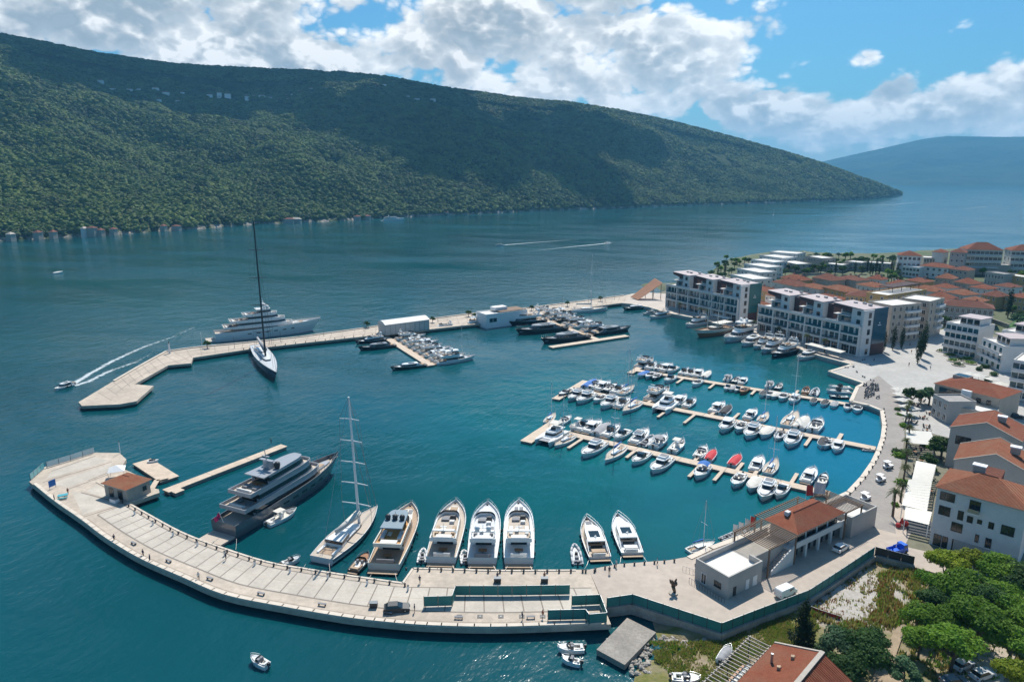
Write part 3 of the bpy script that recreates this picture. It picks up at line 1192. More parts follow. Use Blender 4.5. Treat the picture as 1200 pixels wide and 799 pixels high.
# ================================================================== boats (bow along +x, stern at x = 0, waterline z = 0)
M['gel'] = mat('white_gelcoat', (0.78, 0.78, 0.76), 0.28, 0.03, coat=0.4, obj=True)
M['cream'] = mat('cream_gelcoat', (0.70, 0.66, 0.58), 0.35, 0.04, obj=True)
M['navy'] = mat('dark_navy_hull', (0.010, 0.016, 0.028), 0.18, 0.1, coat=0.5, obj=True)
M['charcoal'] = mat('charcoal_hull', (0.03, 0.033, 0.037), 0.25, 0.1, coat=0.5, obj=True)
M['silver'] = mat('silver_grey_paint', (0.33, 0.34, 0.36), 0.3, 0.05, coat=0.4, obj=True)
M['palegrey'] = mat('pale_grey_paint', (0.55, 0.56, 0.57), 0.35, 0.05, obj=True)
M['graphite'] = mat('graphite_hull', (0.13, 0.138, 0.15), 0.25, 0.1, coat=0.5, obj=True)
M['warmgrey'] = mat('warm_grey_paint', (0.42, 0.42, 0.43), 0.3, 0.05, coat=0.4, obj=True)
M['midgrey'] = mat('mid_grey_paint', (0.20, 0.22, 0.24), 0.4, 0.05, obj=True)
M['bluegrey'] = mat('blue_grey_roof_paint', (0.22, 0.28, 0.32), 0.35, 0.06, obj=True)
M['greenhull'] = mat('dark_green_hull', (0.012, 0.05, 0.045), 0.3, 0.1, coat=0.4, obj=True)
M['bluehull'] = mat('blue_hull', (0.015, 0.06, 0.16), 0.3, 0.1, coat=0.4, obj=True)
M['teak'] = mat('teak_deck', (0.42, 0.29, 0.19), 0.7, 0.12, 3.0, obj=True, fine=0.3)
M['teak_pale'] = mat('weathered_teak_deck', (0.50, 0.42, 0.34), 0.75, 0.1, 3.0, obj=True, fine=0.25)
M['orange'] = mat('orange_teak', (0.55, 0.27, 0.07), 0.6, 0.15, 2.0, obj=True, fine=0.3)
M['cush'] = mat('white_cushion', (0.66, 0.65, 0.62), 0.85, 0.05, obj=True)
M['tan'] = mat('tan_cushion', (0.42, 0.30, 0.20), 0.85, 0.1, obj=True)
M['greycush'] = mat('grey_cushion', (0.22, 0.22, 0.23), 0.85, 0.08, obj=True)
M['tarp_blue'] = mat('blue_boat_cover', (0.015, 0.13, 0.42), 0.75, 0.15, 1.5, obj=True)
M['tarp_red'] = mat('red_boat_cover', (0.50, 0.02, 0.03), 0.75, 0.15, 1.5, obj=True)
M['tarp_grey'] = mat('grey_boat_cover', (0.30, 0.30, 0.31), 0.8, 0.15, 1.5, obj=True)
M['tarp_white'] = mat('cream_boat_cover', (0.60, 0.57, 0.51), 0.8, 0.08, 1.5, obj=True)
M['tarp_black'] = mat('black_boat_cover', (0.03, 0.03, 0.035), 0.8, 0.15, 1.5, obj=True)
M['wood'] = mat('varnished_wood', (0.30, 0.13, 0.05), 0.4, 0.15, 2.0, obj=True)
M['tube'] = mat('grey_inflatable_tube', (0.45, 0.46, 0.47), 0.6, 0.05, obj=True)
M['carbon'] = mat('black_carbon_mast', (0.02, 0.02, 0.024), 0.35, 0.1, obj=True)


def hb(u, B, p=2.4, u0=0.45, aft=0.9):
    if u <= u0:
        return B / 2 * (aft + (1 - aft) * math.sin(math.pi / 2 * u / u0))
    return B / 2 * max(0.0, 1 - ((u - u0) / (1 - u0)) ** p)


def sheer(u, fs, fb):
    return fs + (fb - fs) * u ** 1.8


def hull(L, B, fs, fb, top, deck, p=2.4, u0=0.45, aft=0.9, bul=0.35, n=18, stripe=None, boot=None, rake=0.07, name_parent=None, rim=0.16):
    """returns hull and deck meshes"""
    h = MB(); h.smooth = True
    rows = []
    for i in range(n + 1):
        u = i / n
        w_ = hb(u, B, p, u0, aft)
        s_ = sheer(u, fs, fb)
        x = u * L
        bx = lambda k: x - rake * L * k * max(0, (u - 0.55) / 0.45) ** 2
        fl = 1 - 0.32 * max(0, (u - 0.3) / 0.7) ** 1.3
        rows.append([(bx(1.35), 0, -0.7), (bx(1.1), w_ * fl * 0.80, -0.25), (bx(1.0), w_ * fl * 0.9, 0.0), (bx(0.9), w_ * (fl * 0.92 + 0.02), 0.14 * s_ + 0.05), (bx(0.45), w_ * (fl + 1) / 2 * 0.99, s_ * 0.55), (bx(0.0), w_, s_)])
    nr = 6
    vs, idx = [], {}
    for i, r_ in enumerate(rows):
        for j, (x, y, z) in enumerate(r_):
            idx[(i, j, 1)] = len(vs); vs.append((x, y, z))
            idx[(i, j, -1)] = len(vs); vs.append((x, -y, z))
    bands = {0: boot or top, 1: boot or top, 2: boot or top, 3: top, 4: stripe or top}
    for j in range(nr - 1):
        h.m(bands[j])
        fs_ = []
        for i in range(n):
            fs_.append((idx[(i, j, 1)], idx[(i, j + 1, 1)], idx[(i + 1, j + 1, 1)], idx[(i + 1, j, 1)]))
            fs_.append((idx[(i, j, -1)], idx[(i + 1, j, -1)], idx[(i + 1, j + 1, -1)], idx[(i, j + 1, -1)]))
        h.add(vs, fs_)
    # transom
    h.smooth = False
    h.m(top)
    tr = [rows[0][j] for j in range(nr)]
    h.poly([(x, y, z) for (x, y, z) in tr] + [(x, -y, z) for (x, y, z) in tr[::-1][:-1]])
    # bulwark rim and inside
    for sgn in (1, -1):
        a, b, c = [], [], []
        for i in range(n + 1):
            x, y, z = rows[i][5]
            yi = max(0.0, y - rim)
            a.append((x, sgn * y, z)); b.append((x - (0.12 if i == n else 0), sgn * yi, z + 0.012)); c.append((x - (0.14 if i == n else 0), sgn * yi, z - bul))
        h.add(a + b + c, [(i, i + 1, n + 2 + i, n + 1 + i) for i in range(n)] + [(n + 1 + i, n + 2 + i, 2 * n + 3 + i, 2 * n + 2 + i) for i in range(n)])
    d = MB().m(deck)
    v = []
    for i in range(n + 1):
        x, y, z = rows[i][5]
        yi = max(0.0, y - rim * 0.6)
        v += [(x - (0.15 if i == n else 0), yi, z - bul + 0.02), (x - (0.15 if i == n else 0), -yi, z - bul + 0.02)]
    d.add(v, [(2 * i, 2 * i + 2, 2 * i + 3, 2 * i + 1)[::-1] for i in range(n)])
    return h, d


def plan(x0, x1, wa, wf, nose=0.25, k=5, blunt=0.45):
    """plan outline of a deckhouse: half widths wa aft, wf where the nose begins"""
    xn = x1 - nose * (x1 - x0)
    right = [(x0, -wa), (xn, -wf)]
    for i in range(1, k + 1):
        t = i / k * math.pi / 2
        right.append((xn + (x1 - xn) * math.sin(t), -wf * (blunt + (1 - blunt) * math.cos(t))))
    left = [(x, -y) for x, y in right[::-1]]
    return right + left


def house(mb, x0, x1, wa, wf, z0, z1, top, rf=0.0, ra=0.0, nose=0.25, glass=None, g0=0.35, g1=0.8, side_in=0.06, roof=None, blunt=0.45):
    P = plan(x0, x1, wa, wf, nose, blunt=blunt)
    Q = plan(x0 + ra, x1 - rf, max(0.1, wa - side_in * (z1 - z0)), max(0.1, wf - side_in * (z1 - z0)), nose, blunt=blunt)
    mb.m(top).prism(P, z0, z1, Q)
    if glass is not None:
        def at(f, e):
            cx, sx, sy = (x0 + x1) / 2, 1 + e / ((x1 - x0) / 2), 1 + e / max(0.3, wf)
            return [((P[i][0] * (1 - f) + Q[i][0] * f - cx) * sx + cx, (P[i][1] * (1 - f) + Q[i][1] * f) * sy) for i in range(len(P))]
        return at(g0, 0.03), at(g1, 0.03), z0 + g0 * (z1 - z0), z0 + g1 * (z1 - z0)


def glassband(band, material, root, name='window_band'):
    a, b, z0, z1 = band
    MB().m(material).prism(a, z0, z1, b).build(name, root)


def rail(mb, pts, h=0.8, r=0.025, step=1):
    for a, b in zip(pts[:-1], pts[1:]):
        mb.cyl((a[0], a[1], a[2] + h), (b[0], b[1], b[2] + h), r, n=4, cap=False)
    for a in pts[::step]:
        mb.cyl(a, (a[0], a[1], a[2] + h), r, n=4, cap=False)


def bow_rail(L, B, fs, fb, u_from, p=2.4, u0=0.45, aft=0.9, root=None, h=0.75, r=0.03):
    mb = MB().m(M['steel'])
    for s in (1, -1):
        pts = []
        for i in range(9):
            u = u_from + (0.985 - u_from) * i / 8
            pts.append((u * L, s * max(0.02, hb(u, B, p, u0, aft) - 0.12), sheer(u, fs, fb)))
        rail(mb, pts, h, r)
    mb.build('bow_rail', root)


def sofa(mb, x, y, w, d, z, ang=0, matl='cush'):
    mb.m(M[matl])
    mb.box((x, y, z + 0.22), (d, w, 0.44), ang)
    mb.box((x - (d / 2 - 0.1) * math.cos(ang), y - (d / 2 - 0.1) * math.sin(ang), z + 0.6), (0.2, w, 0.5), ang)


def motor_yacht(name, L, B, top='gel', deck='teak_pale', flycush='tan', hard=None, fly=True, domes=0, stripe=None, glass='glass', cockpit='cush', fs=None, fb=None, aft=0.9, p=2.6, pads=2, boot=None, house_top=None, flyfloor='teak_pale', cat='yacht', sunpad_mat='greycush', far=False):
    fs = fs or L * 0.062; fb = fb or L * 0.105
    root = thing(name, 'x', cat)
    bul = 0.25 + L * 0.012
    h, d = hull(L, B, fs, fb, M[top], M[deck], p=p, aft=aft, bul=bul, stripe=M[stripe] if stripe else None, boot=M[boot] if boot else None)
    h.build('hull', root); d.build('deck', root)
    ht = M[house_top or top]
    zd = fs - bul + 0.03
    w = B / 2
    # swim platform
    MB().m(M['teak']).box((-L * 0.028, 0, 0.42), (L * 0.056, B * 0.82, 0.16)).build('swim_platform', root)
    # saloon
    sh = L * 0.028 + 1.35
    z1 = zd + sh + (0.4 if L > 20 else 0)
    mb = MB()
    b = house(mb, 0.24 * L, 0.76 * L, w * 0.74, w * 0.72, zd - 0.02, z1, ht, rf=0.10 * L, ra=0.0, nose=0.42, glass=1, g0=0.40, g1=0.86, blunt=0.30)
    mb.m(M['glass']).b2(0.24 * L - 0.04, 0.24 * L, -w * 0.5, w * 0.5, zd + 0.1, z1 - 0.35)
    mb.build('saloon', root); glassband(b, M[glass], root)
    # foredeck trunk and sun pads
    mb = MB(); zf = sheer(0.76, fs, fb) - bul
    house(mb, 0.70 * L, 0.93 * L, w * 0.50, w * 0.36, zf - 0.5, zf + 0.34, ht, rf=0.04 * L, nose=0.4)
    mb.build('foredeck_trunk', root)
    mb = MB().m(M[sunpad_mat])
    if pads:
        for s in ((1, -1) if pads == 2 else (0,)):
            mb.box((0.835 * L, s * w * 0.17, zf + 0.40), (0.07 * L, w * (0.26 if pads == 2 else 0.5), 0.12))
        mb.build('sun_pad', root)
    MB().m(M['dark']).box((0.955 * L, 0, sheer(0.95, fs, fb) - bul + 0.15), (0.5, 0.3, 0.3)).cyl((0.95 * L, 0.25, sheer(0.95, fs, fb) - bul), (0.95 * L, 0.25, sheer(0.95, fs, fb) - bul + 0.4), 0.1).build('anchor_winch', root)
    # cockpit
    mb = MB()
    sofa(mb, 0.055 * L, 0, B * 0.5, 0.9, zd, 0, cockpit)
    mb.m(M['wood']).box((0.115 * L, 0, zd + 0.65), (1.1, B * 0.26, 0.07)).cyl((0.115 * L, 0, zd), (0.115 * L, 0, zd + 0.62), 0.1)
    mb.build('cockpit_seating', root)
    if fly:
        zf2 = z1 + 0.02
        P = plan(0.115 * L, 0.60 * L, w * 0.80, w * 0.74, 0.35, blunt=0.35)
        mb = MB().m(ht).prism(P, z1 - 0.02, z1 + 0.16)
        # coaming
        n = len(P)
        ins = offset_poly(P, 0.22)
        for i in range(n):
            j = (i + 1) % n
            q = [P[i], P[j], ins[j], ins[i]]
            hgt = 0.85
            mb.prism(q, z1 + 0.14, z1 + hgt)
        mb.build('flybridge', root)
        MB().m(M[flyfloor]).prism(offset_poly(P, 0.25), z1 + 0.161, z1 + 0.19).build('flybridge_floor', root)
        mb = MB()
        fz = z1 + 0.19
        for s in (1, -1):
            MB().m(M[flycush]).box((0.28 * L, s * w * 0.50, fz + 0.25), (0.13 * L, w * 0.22, 0.5)).build('fly_sofa', root)
        MB().m(M['cush']).box((0.17 * L, 0, fz + 0.2), (0.05 * L, w * 0.95, 0.4)).build('fly_sun_pad', root)
        mb.m(M['cream']).box((0.28 * L, s * -w * 0.12, fz + 0.6), (0.06 * L, w * 0.24, 0.07)).box((0.28 * L, -s * w * 0.12, fz + 0.3), (0.3, 0.3, 0.58))
        mb.build('fly_table', root)
        MB().m(M['cush']).box((0.43 * L, -w * 0.26, fz + 0.3), (0.8, w * 0.3, 0.6)).build('helm_seat', root)
        MB().m(M['greycush']).box((0.485 * L, w * 0.2, fz + 0.22), (0.06 * L, w * 0.5, 0.42)).build('fly_lounger', root)
        mb = MB().m(M['dark']).box((0.50 * L, -w * 0.26, fz + 0.5), (0.7, w * 0.4, 0.9), taper=0.8)
        mb.build('helm_console', root)
        mb = MB().m(M['glass'])
        a = plan(0.40 * L, 0.59 * L, w * 0.71, w * 0.70, 0.7, blunt=0.35)
        m_ = len(a) // 2
        for i in range(1, len(a) - 2):
            x0_, y0_, x1_, y1_ = *a[i], *a[i + 1]
            mb.prism([(x0_, y0_), (x1_, y1_), (x1_ - 0.06, y1_), (x0_ - 0.06, y0_)], z1 + 0.86, z1 + 1.3)
        mb.build('windscreen', root)
        if hard:
            zt = z1 + 2.35
            Q = plan(0.25 * L, 0.575 * L, w * 0.66, w * 0.60, 0.3, blunt=0.5)
            MB().m(M[hard]).prism(Q, zt, zt + 0.16, offset_poly(Q, 0.1)).build('hardtop', root)
            for s in (1, -1):
                for x in (0.27, 0.47):
                    MB().m(M['midgrey']).cyl((x * L, s * w * 0.62, z1 + 0.8), (x * L + 0.3, s * w * 0.55, zt), 0.11, n=6).build('hardtop_strut', root)
            top_z, mx_ = zt + 0.16, 0.40
        else:
            mb = MB().m(ht)
            for s in (1, -1):
                mb.prism([(0.20 * L, s * w * 0.76), (0.235 * L, s * w * 0.76), (0.235 * L, s * w * 0.70), (0.20 * L, s * w * 0.70)], z1 + 0.8, z1 + 2.0,
                         [(0.15 * L, s * w * 0.66), (0.18 * L, s * w * 0.66), (0.18 * L, s * w * 0.6), (0.15 * L, s * w * 0.6)])
            mb.b2(0.15 * L, 0.182 * L, -w * 0.662, w * 0.662, z1 + 1.92, z1 + 2.12)
            mb.build('radar_arch', root)
            top_z, mx_ = z1 + 2.12, 0.166
        mb = MB().m(M['white'] if domes >= 0 else M['dark']); mb.smooth = True
        dm = abs(domes)
        if domes < 0:
            mb.m(M['dark'])
        for i in range(dm):
            yy = (i - (dm - 1) / 2) * w * (0.42 if dm > 2 else 0.7)
            rr = L * 0.02 + 0.1
            mb.cyl((mx_ * L, yy, top_z - 0.02), (mx_ * L, yy, top_z + rr), rr * 0.8, rr, n=10)
            mb.ball((mx_ * L, yy, top_z + rr), rr, half=True)
        if dm:
            mb.build('satellite_domes', root)
        mb = MB().m(M['white'] if domes >= 0 else M['dark'])
        mb.cyl((mx_ * L + 0.6 * (1 if hard else 0), 0, top_z), (mx_ * L + 0.5 * (1 if hard else 0), 0, top_z + L * 0.05 + 0.3), 0.07, 0.04)
        mb.box((mx_ * L + 0.5 * (1 if hard else 0), 0, top_z + 0.75), (0.25, 1.5, 0.12))
        mb.build('radar_mast', root)
    else:
        # coupe: open hard top roof with hatch and dark glass
        mb = MB().m(M['glass']).box((0.42 * L, 0, z1 + 0.02), (0.16 * L, w * 0.85, 0.06))
        mb.build('roof_hatch', root)
        for s in (1, -1):
            MB().m(ht).prism([(0.12 * L, s * w * 0.80), (0.30 * L, s * w * 0.76), (0.30 * L, s * w * 0.70), (0.12 * L, s * w * 0.74)], zd, [zd + 0.5, z1 - 0.1, z1 - 0.1, zd + 0.5]).build('cockpit_coaming', root)
        MB().m(M[flycush]).box((0.0 * L + 0.10 * L, 0, zd + 0.75), (0.08 * L, B * 0.55, 0.3)).build('aft_sun_pad', root)
        mb = MB().m(M['white']).cyl((0.32 * L, 0, z1), (0.30 * L, 0, z1 + 0.9), 0.05).ball((0.34 * L, 0, z1 + 0.1), 0.28)
        mb.build('radar_mast', root)
    bow_rail(L, B, fs, fb, 0.5, p=p, aft=aft, root=root)
    # portholes in the topsides
    if not far:
        for s in (1, -1):
            for u in (0.42, 0.50, 0.58):
                x = u * L
                y = hb(u, B, p, 0.45, aft) * (1 - 0.16 * max(0, (u - 0.3) / 0.7) ** 1.3) * 0.99 + 0.03
                z = sheer(u, fs, fb) * 0.6
                g = MB().m(M['glass']).box((x, s * y, z), (L * 0.045, 0.08, 0.38)).build('hull_window', root)
        mb = MB().m(M['black']); mb.smooth = True
        for s in (1, -1):
            for u in (0.15, 0.35, 0.55):
                y = hb(u, B, p, 0.45, aft) + 0.16
                mb2 = MB().m(M['dark']); mb2.smooth = True
                mb2.cyl((u * L, s * y, 0.35), (u * L, s * y, 1.15), 0.16, n=8).build('fender', root)
    return root


def sloop(name, L, B, top='gel', deck='teak_pale', mast_h=None, mastm='white', spreaders=3, u_mast=0.55, boot=None, cover='tarp_blue', cat='sailing yacht', big=False, rake=0.0, stripe=None, mr=None):
    fs, fb = L * 0.05 + 0.25, L * 0.06 + 0.45
    root = thing(name, 'x', cat)
    h, d = hull(L, B, fs, fb, M[top], M[deck], p=1.9, u0=0.38, aft=0.74, bul=0.12, stripe=M[stripe] if stripe else None, boot=M[boot] if boot else None, rake=0.08, rim=0.1)
    h.build('hull', root); d.build('deck', root)
    w = B / 2; zd = fs - 0.1
    mb = MB()
    b = house(mb, 0.30 * L, 0.64 * L, w * 0.50, w * 0.42, zd - 0.02, zd + 0.34 + L * 0.012, M['gel'], rf=0.05 * L, nose=0.4, glass=1, g0=0.3, g1=0.8)
    if big:
        b2 = house(mb, 0.20 * L, 0.42 * L, w * 0.58, w * 0.46, zd - 0.02, zd + 1.5, M['gel'], rf=0.05 * L, nose=0.4, glass=1, g0=0.45, g1=0.9)
        mb.m(M['dark'])
        glassband(b2, M['glass'], root, 'doghouse_window')
    mb.build('coachroof', root); glassband(b, M['glass'], root)
    # cockpit well and wheel
    mb = MB().m(M['teak']).b2(0.06 * L, 0.28 * L if not big else 0.19 * L, -w * 0.42, w * 0.42, zd, zd + 0.05)
    mb.m(M['gel'])
    for s in (1, -1):
        mb.b2(0.06 * L, 0.28 * L if not big else 0.19 * L, *sorted((s * w * 0.42, s * w * 0.56)), zd, zd + 0.35)
    mb.build('cockpit', root)
    for s in ((1, -1) if L > 11 else (0,)):
        wl = MB().m(M['steel'])
        for i in range(10):
            a0, a1 = 2 * math.pi * i / 10, 2 * math.pi * (i + 1) / 10
            rr = 0.38 if not big else 0.6
            wl.cyl((0.11 * L, s * w * 0.25 + rr * math.cos(a0), zd + 0.95 + rr * math.sin(a0)), (0.11 * L, s * w * 0.25 + rr * math.cos(a1), zd + 0.95 + rr * math.sin(a1)), 0.03, n=4, cap=False)
        wl.cyl((0.125 * L, s * w * 0.25, zd), (0.11 * L, s * w * 0.25, zd + 0.95), 0.08)
        wl.build('steering_wheel', root)
    H = mast_h or L * 1.25
    xm = u_mast * L
    r0 = mr or (0.07 + L * 0.004)
    topx = xm - rake * H
    mb = MB().m(M[mastm]).cyl((xm, 0, zd), (topx, 0, zd + H), r0, r0 * 0.6, n=8)
    mast = mb.build('mast', root)
    tips = []
    for i in range(spreaders):
        f = (i + 1) / (spreaders + 1)
        zz = zd + H * f; xx = xm + (topx - xm) * f
        ww = w * (0.95 - 0.45 * f) * (1.15 if big else 1)
        MB().m(M[mastm]).cyl((xx - 0.02 * L, -ww, zz + 0.1), (xx, 0, zz), r0 * 0.3, r0 * 0.45, n=5).cyl((xx, 0, zz), (xx - 0.02 * L, ww, zz + 0.1), r0 * 0.45, r0 * 0.3, n=5).build('spreader', mast)
        tips.append((xx - 0.02 * L, ww, zz + 0.1))
    rg = MB().m(M['metal'] if mastm == 'white' else M['carbon'])
    wr = 0.012 + 0.0006 * L if not big else 0.04
    tp = (topx, 0, zd + H)
    rg.cyl(tp, (0.98 * L, 0, fb), wr * 1.6, n=4, cap=False)
    rg.cyl(tp, (0.01 * L, 0, fs), wr, n=4, cap=False)
    if big:
        rg.cyl((xm + (topx - xm) * 0.72, 0, zd + H * 0.72), (0.86 * L, 0, fb), wr * 1.6, n=4, cap=False)
    for s in (1, -1):
        prev = (xm - 0.02 * L, s * w * 0.93, fs)
        for t in tips:
            c = (t[0], s * t[1], t[2])
            rg.cyl(prev, c, wr, n=4, cap=False)
            prev = c
        rg.cyl(prev, tp, wr, n=4, cap=False)
    rg.build('rigging', root)
    zb = zd + 1.2 + L * 0.03
    mb = MB().m(M[mastm]).cyl((xm, 0, zb), (xm - 0.40 * L, 0, zb + 0.02 * L), r0 * 0.8, r0 * 0.7, n=6)
    bm = mb.build('boom', root)
    mb = MB().m(M[cover]); mb.smooth = True
    mb.cyl((xm - 0.2, 0, zb + r0 * 2.4), (xm - 0.39 * L, 0, zb + r0 * 1.6 + 0.02 * L), r0 * 2.4, r0 * 1.2, n=8)
    mb.build('sail_cover', bm)
    bow_rail(L, B, fs, fb, 0.7, p=1.9, u0=0.38, aft=0.74, root=root, h=0.6, r=0.02)
    return root


def small_boat(kind, L=8.0, B=2.8, top='gel', cover=None, boot=None):
    root = thing('motorboat', 'x', 'motorboat')
    fs, fb = 0.75 + L * 0.01, 1.0 + L * 0.045
    p = 2.5
    inner = 'gel' if kind != 'wood' else 'teak'
    bul = 0.30
    h, d = hull(L, B, fs, fb, M[top], M['cream' if kind in ('open', 'console') else 'gel'], p=p, u0=0.5, aft=0.88, bul=bul, n=12, boot=M[boot] if boot else None, rim=0.14)
    h.build('hull', root)
    w = B / 2
    zd = fs - bul + 0.03
    if kind == 'covered':
        mb = MB().m(M[cover])
        n = 10; v = []
        for i in range(n + 1):
            u = i / n * 0.93
            ww = hb(u, B, p, 0.5, 0.88) + 0.03
            z = sheer(u, fs, fb) + 0.03
            rz = z + 0.55 * math.sin(math.pi * min(1, 0.15 + u)) + 0.08 * math.sin(i * 2.3)
            v += [(u * L, -ww, z - 0.12), (u * L, -ww * 0.5, (z + rz) / 2 + 0.1), (u * L, 0, rz), (u * L, ww * 0.5, (z + rz) / 2 + 0.1), (u * L, ww, z - 0.12)]
        f = []
        for i in range(n):
            for j in range(4):
                a = i * 5 + j
                f.append((a, a + 5, a + 6, a + 1))
        f.append((0, 1, 2, 3, 4))
        mb.smooth = True
        mb.add(v, f)
        mb.build('boat_cover', root)
    else:
        d.build('deck', root)
    if kind in ('cruiser', 'hardtop', 'fly'):
        mb = MB(); zf = sheer(0.7, fs, fb) - bul
        b = house(mb, 0.50 * L, 0.90 * L, w * 0.62, w * 0.50, zd - 0.02, zf + 0.45, M['gel'], rf=0.08 * L, nose=0.5, glass=1, g0=0.5, g1=0.8, blunt=0.25)
        mb.build('cabin', root)
        glassband(b, M['glass'], root, 'window')
        mb = MB()
        b = house(mb, 0.40 * L, 0.62 * L, w * 0.72, w * 0.62, zf + 0.1, zf + 1.25, M['glass'], rf=0.07 * L, nose=0.4, blunt=0.5)
        mb.build('windscreen', root)
        if kind != 'cruiser':
            P = plan(0.22 * L, 0.57 * L, w * 0.74, w * 0.66, 0.3, blunt=0.6)
            MB().m(M['gel']).prism(P, zf + 1.25, zf + 1.36, offset_poly(P, 0.06)).build('hardtop', root)
            mb = MB().m(M['gel'])
            for s in (1, -1):
                mb.cyl((0.24 * L, s * w * 0.70, zd), (0.26 * L, s * w * 0.66, zf + 1.25), 0.06, n=5)
            mb.build('roof_posts', root)
        if kind == 'fly':
            mb = MB().m(M['gel']).box((0.38 * L, 0, zf + 1.62), (0.22 * L, B * 0.55, 0.5), taper=0.9)
            mb.m(M['greycush']).box((0.36 * L, 0, zf + 1.9), (0.14 * L, B * 0.42, 0.08))
            mb.build('flybridge', root)
    if kind in ('open', 'console', 'cruiser', 'hardtop', 'fly', 'bimini', 'wood'):
        mb = MB().m(M['cush'] if kind != 'wood' else M['tan'])
        mb.box((0.09 * L, 0, zd + 0.28), (0.10 * L, B * 0.62, 0.5))
        for s in (1, -1):
            mb.box((0.24 * L, s * w * 0.58, zd + 0.22), (0.20 * L, w * 0.24, 0.42))
        mb.build('seats', root)
        MB().m(M['teak']).box((0.25 * L, 0, zd + 0.008), (0.34 * L, B * 0.42, 0.03)).build('cockpit_floor', root)
    if kind in ('open', 'bimini', 'wood'):
        mb = MB().m(M['gel' if kind != 'wood' else 'wood'])
        zf = sheer(0.7, fs, fb)
        house(mb, 0.56 * L, 0.93 * L, w * 0.84, w * 0.62, zd, zf + 0.06, M['gel' if kind != 'wood' else 'wood'], rf=0.02 * L, nose=0.6, blunt=0.1)
        mb.build('foredeck', root)
        mb = MB().m(M['glass'])
        a = plan(0.46 * L, 0.66 * L, w * 0.80, w * 0.76, 0.6, blunt=0.4)
        for i in range(len(a) - 1):
            x0_, y0_, x1_, y1_ = *a[i], *a[i + 1]
            mb.prism([(x0_, y0_), (x1_, y1_), (x1_ - 0.05, y1_), (x0_ - 0.05, y0_)], zf, zf + 0.42, [(x0_ - 0.25, y0_ * 0.94), (x1_ - 0.25, y1_ * 0.94), (x1_ - 0.3, y1_ * 0.94), (x0_ - 0.3, y0_ * 0.94)])
        mb.build('windscreen', root)
        MB().m(M['greycush']).box((0.44 * L, -w * 0.35, zd + 0.45), (0.5, 0.5, 0.9)).box((0.44 * L, w * 0.35, zd + 0.45), (0.5, 0.5, 0.9)).build('helm_seats', root)
    if kind == 'console':
        MB().m(M['gel']).box((0.48 * L, 0, zd + 0.6), (0.9, 0.9, 1.2), taper=0.8).build('console', root)
        MB().m(M['tarp_white']).box((0.42 * L, 0, zd + 2.1), (0.26 * L, B * 0.62, 0.08)).build('t_top', root)
        mb = MB().m(M['steel'])
        for sx in (0.32, 0.5):
            for s in (1, -1):
                mb.cyl((sx * L, s * w * 0.4, zd), (sx * L, s * w * 0.5, zd + 2.08), 0.03, n=4)
        mb.build('t_top_frame', root)
        MB().m(M['greycush']).box((0.78 * L, 0, zd + 0.4), (0.16 * L, B * 0.45, 0.35)).build('bow_pad', root)
    if kind == 'bimini':
        mb = MB().m(M[cover or 'tarp_blue']); mb.smooth = True
        v = []
        for i in range(5):
            for j in range(7):
                x = (0.16 + 0.30 * i / 4) * L; yy = (-1 + 2 * j / 6)
                v.append((x, yy * w * 0.85, zd + 1.95 - 0.35 * yy * yy - 0.15 * (i / 2 - 1) ** 2))
        mb.add(v, [(i * 7 + j, (i + 1) * 7 + j, (i + 1) * 7 + j + 1, i * 7 + j + 1) for i in range(4) for j in range(6)])
        mb.build('bimini', root)
        mb = MB().m(M['steel'])
        for sx in (0.2, 0.42):
            for s in (1, -1):
                mb.cyl((0.31 * L, s * w * 0.88, zd + 0.2), (sx * L, s * w * 0.83, zd + 1.58), 0.025, n=4)
        mb.build('bimini_frame', root)
    if kind in ('open', 'console', 'bimini', 'covered'):
        mb = MB().m(M['dark']); mb.smooth = False
        mb.box((-0.28, 0, fs + 0.18), (0.5, 0.4, 0.5), taper=0.75).box((-0.25, 0, 0.3), (0.2, 0.14, 1.0))
        mb.build('outboard_engine', root)
    else:
        MB().m(M['teak']).box((-0.3, 0, 0.35), (0.6, B * 0.7, 0.1)).build('swim_platform', root)
    bow_rail(L, B, fs, fb, 0.62, p=p, u0=0.5, aft=0.88, root=root, h=0.45, r=0.02)
    return root


def rib_boat(L=7.0, B=2.7, tube='tube', name='inflatable_boat'):
    root = thing(name, 'x', 'inflatable')
    mb = MB().m(M[tube]); mb.smooth = True
    w = B / 2 - 0.25
    pts = [(0, w), (0.3 * L, w), (0.6 * L, w * 0.95), (0.8 * L, w * 0.66), (0.93 * L, w * 0.3), (0.97 * L, 0)]
    for s in (1, -1):
        for a, b in zip(pts[:-1], pts[1:]):
            za, zb = 0.45 + 0.3 * (a[0] / L) ** 3, 0.45 + 0.3 * (b[0] / L) ** 3
            mb.cyl((a[0], s * a[1], za), (b[0], s * b[1], zb), 0.26, n=8)
            mb.ball((b[0], s * b[1], zb), 0.26, 8, 5)
        mb.cyl((-0.4, s * w, 0.42), (0, s * w, 0.45), 0.1, 0.26, n=8)
    mb.build('tubes', root)
    mb = MB().m(M['palegrey']).prism([(0, -w), (0.6 * L, -w), (0.85 * L, -w * 0.5), (0.93 * L, 0), (0.85 * L, w * 0.5), (0.6 * L, w), (0, w)], -0.2, 0.3)
    mb.build('hull', root)
    MB().m(M['dark']).box((0.42 * L, 0, 0.75), (0.7, 0.7, 0.95), taper=0.8).build('console', root)
    MB().m(M['greycush']).box((0.28 * L, 0, 0.55), (0.8, 0.8, 0.55)).box((0.08 * L, 0, 0.5), (0.5, 1.4, 0.45)).build('seats', root)
    MB().m(M['dark']).box((-0.25, 0, 0.75), (0.45, 0.4, 0.6), taper=0.75).box((-0.22, 0, 0.2), (0.18, 0.14, 0.9)).build('outboard_engine', root)
    return root


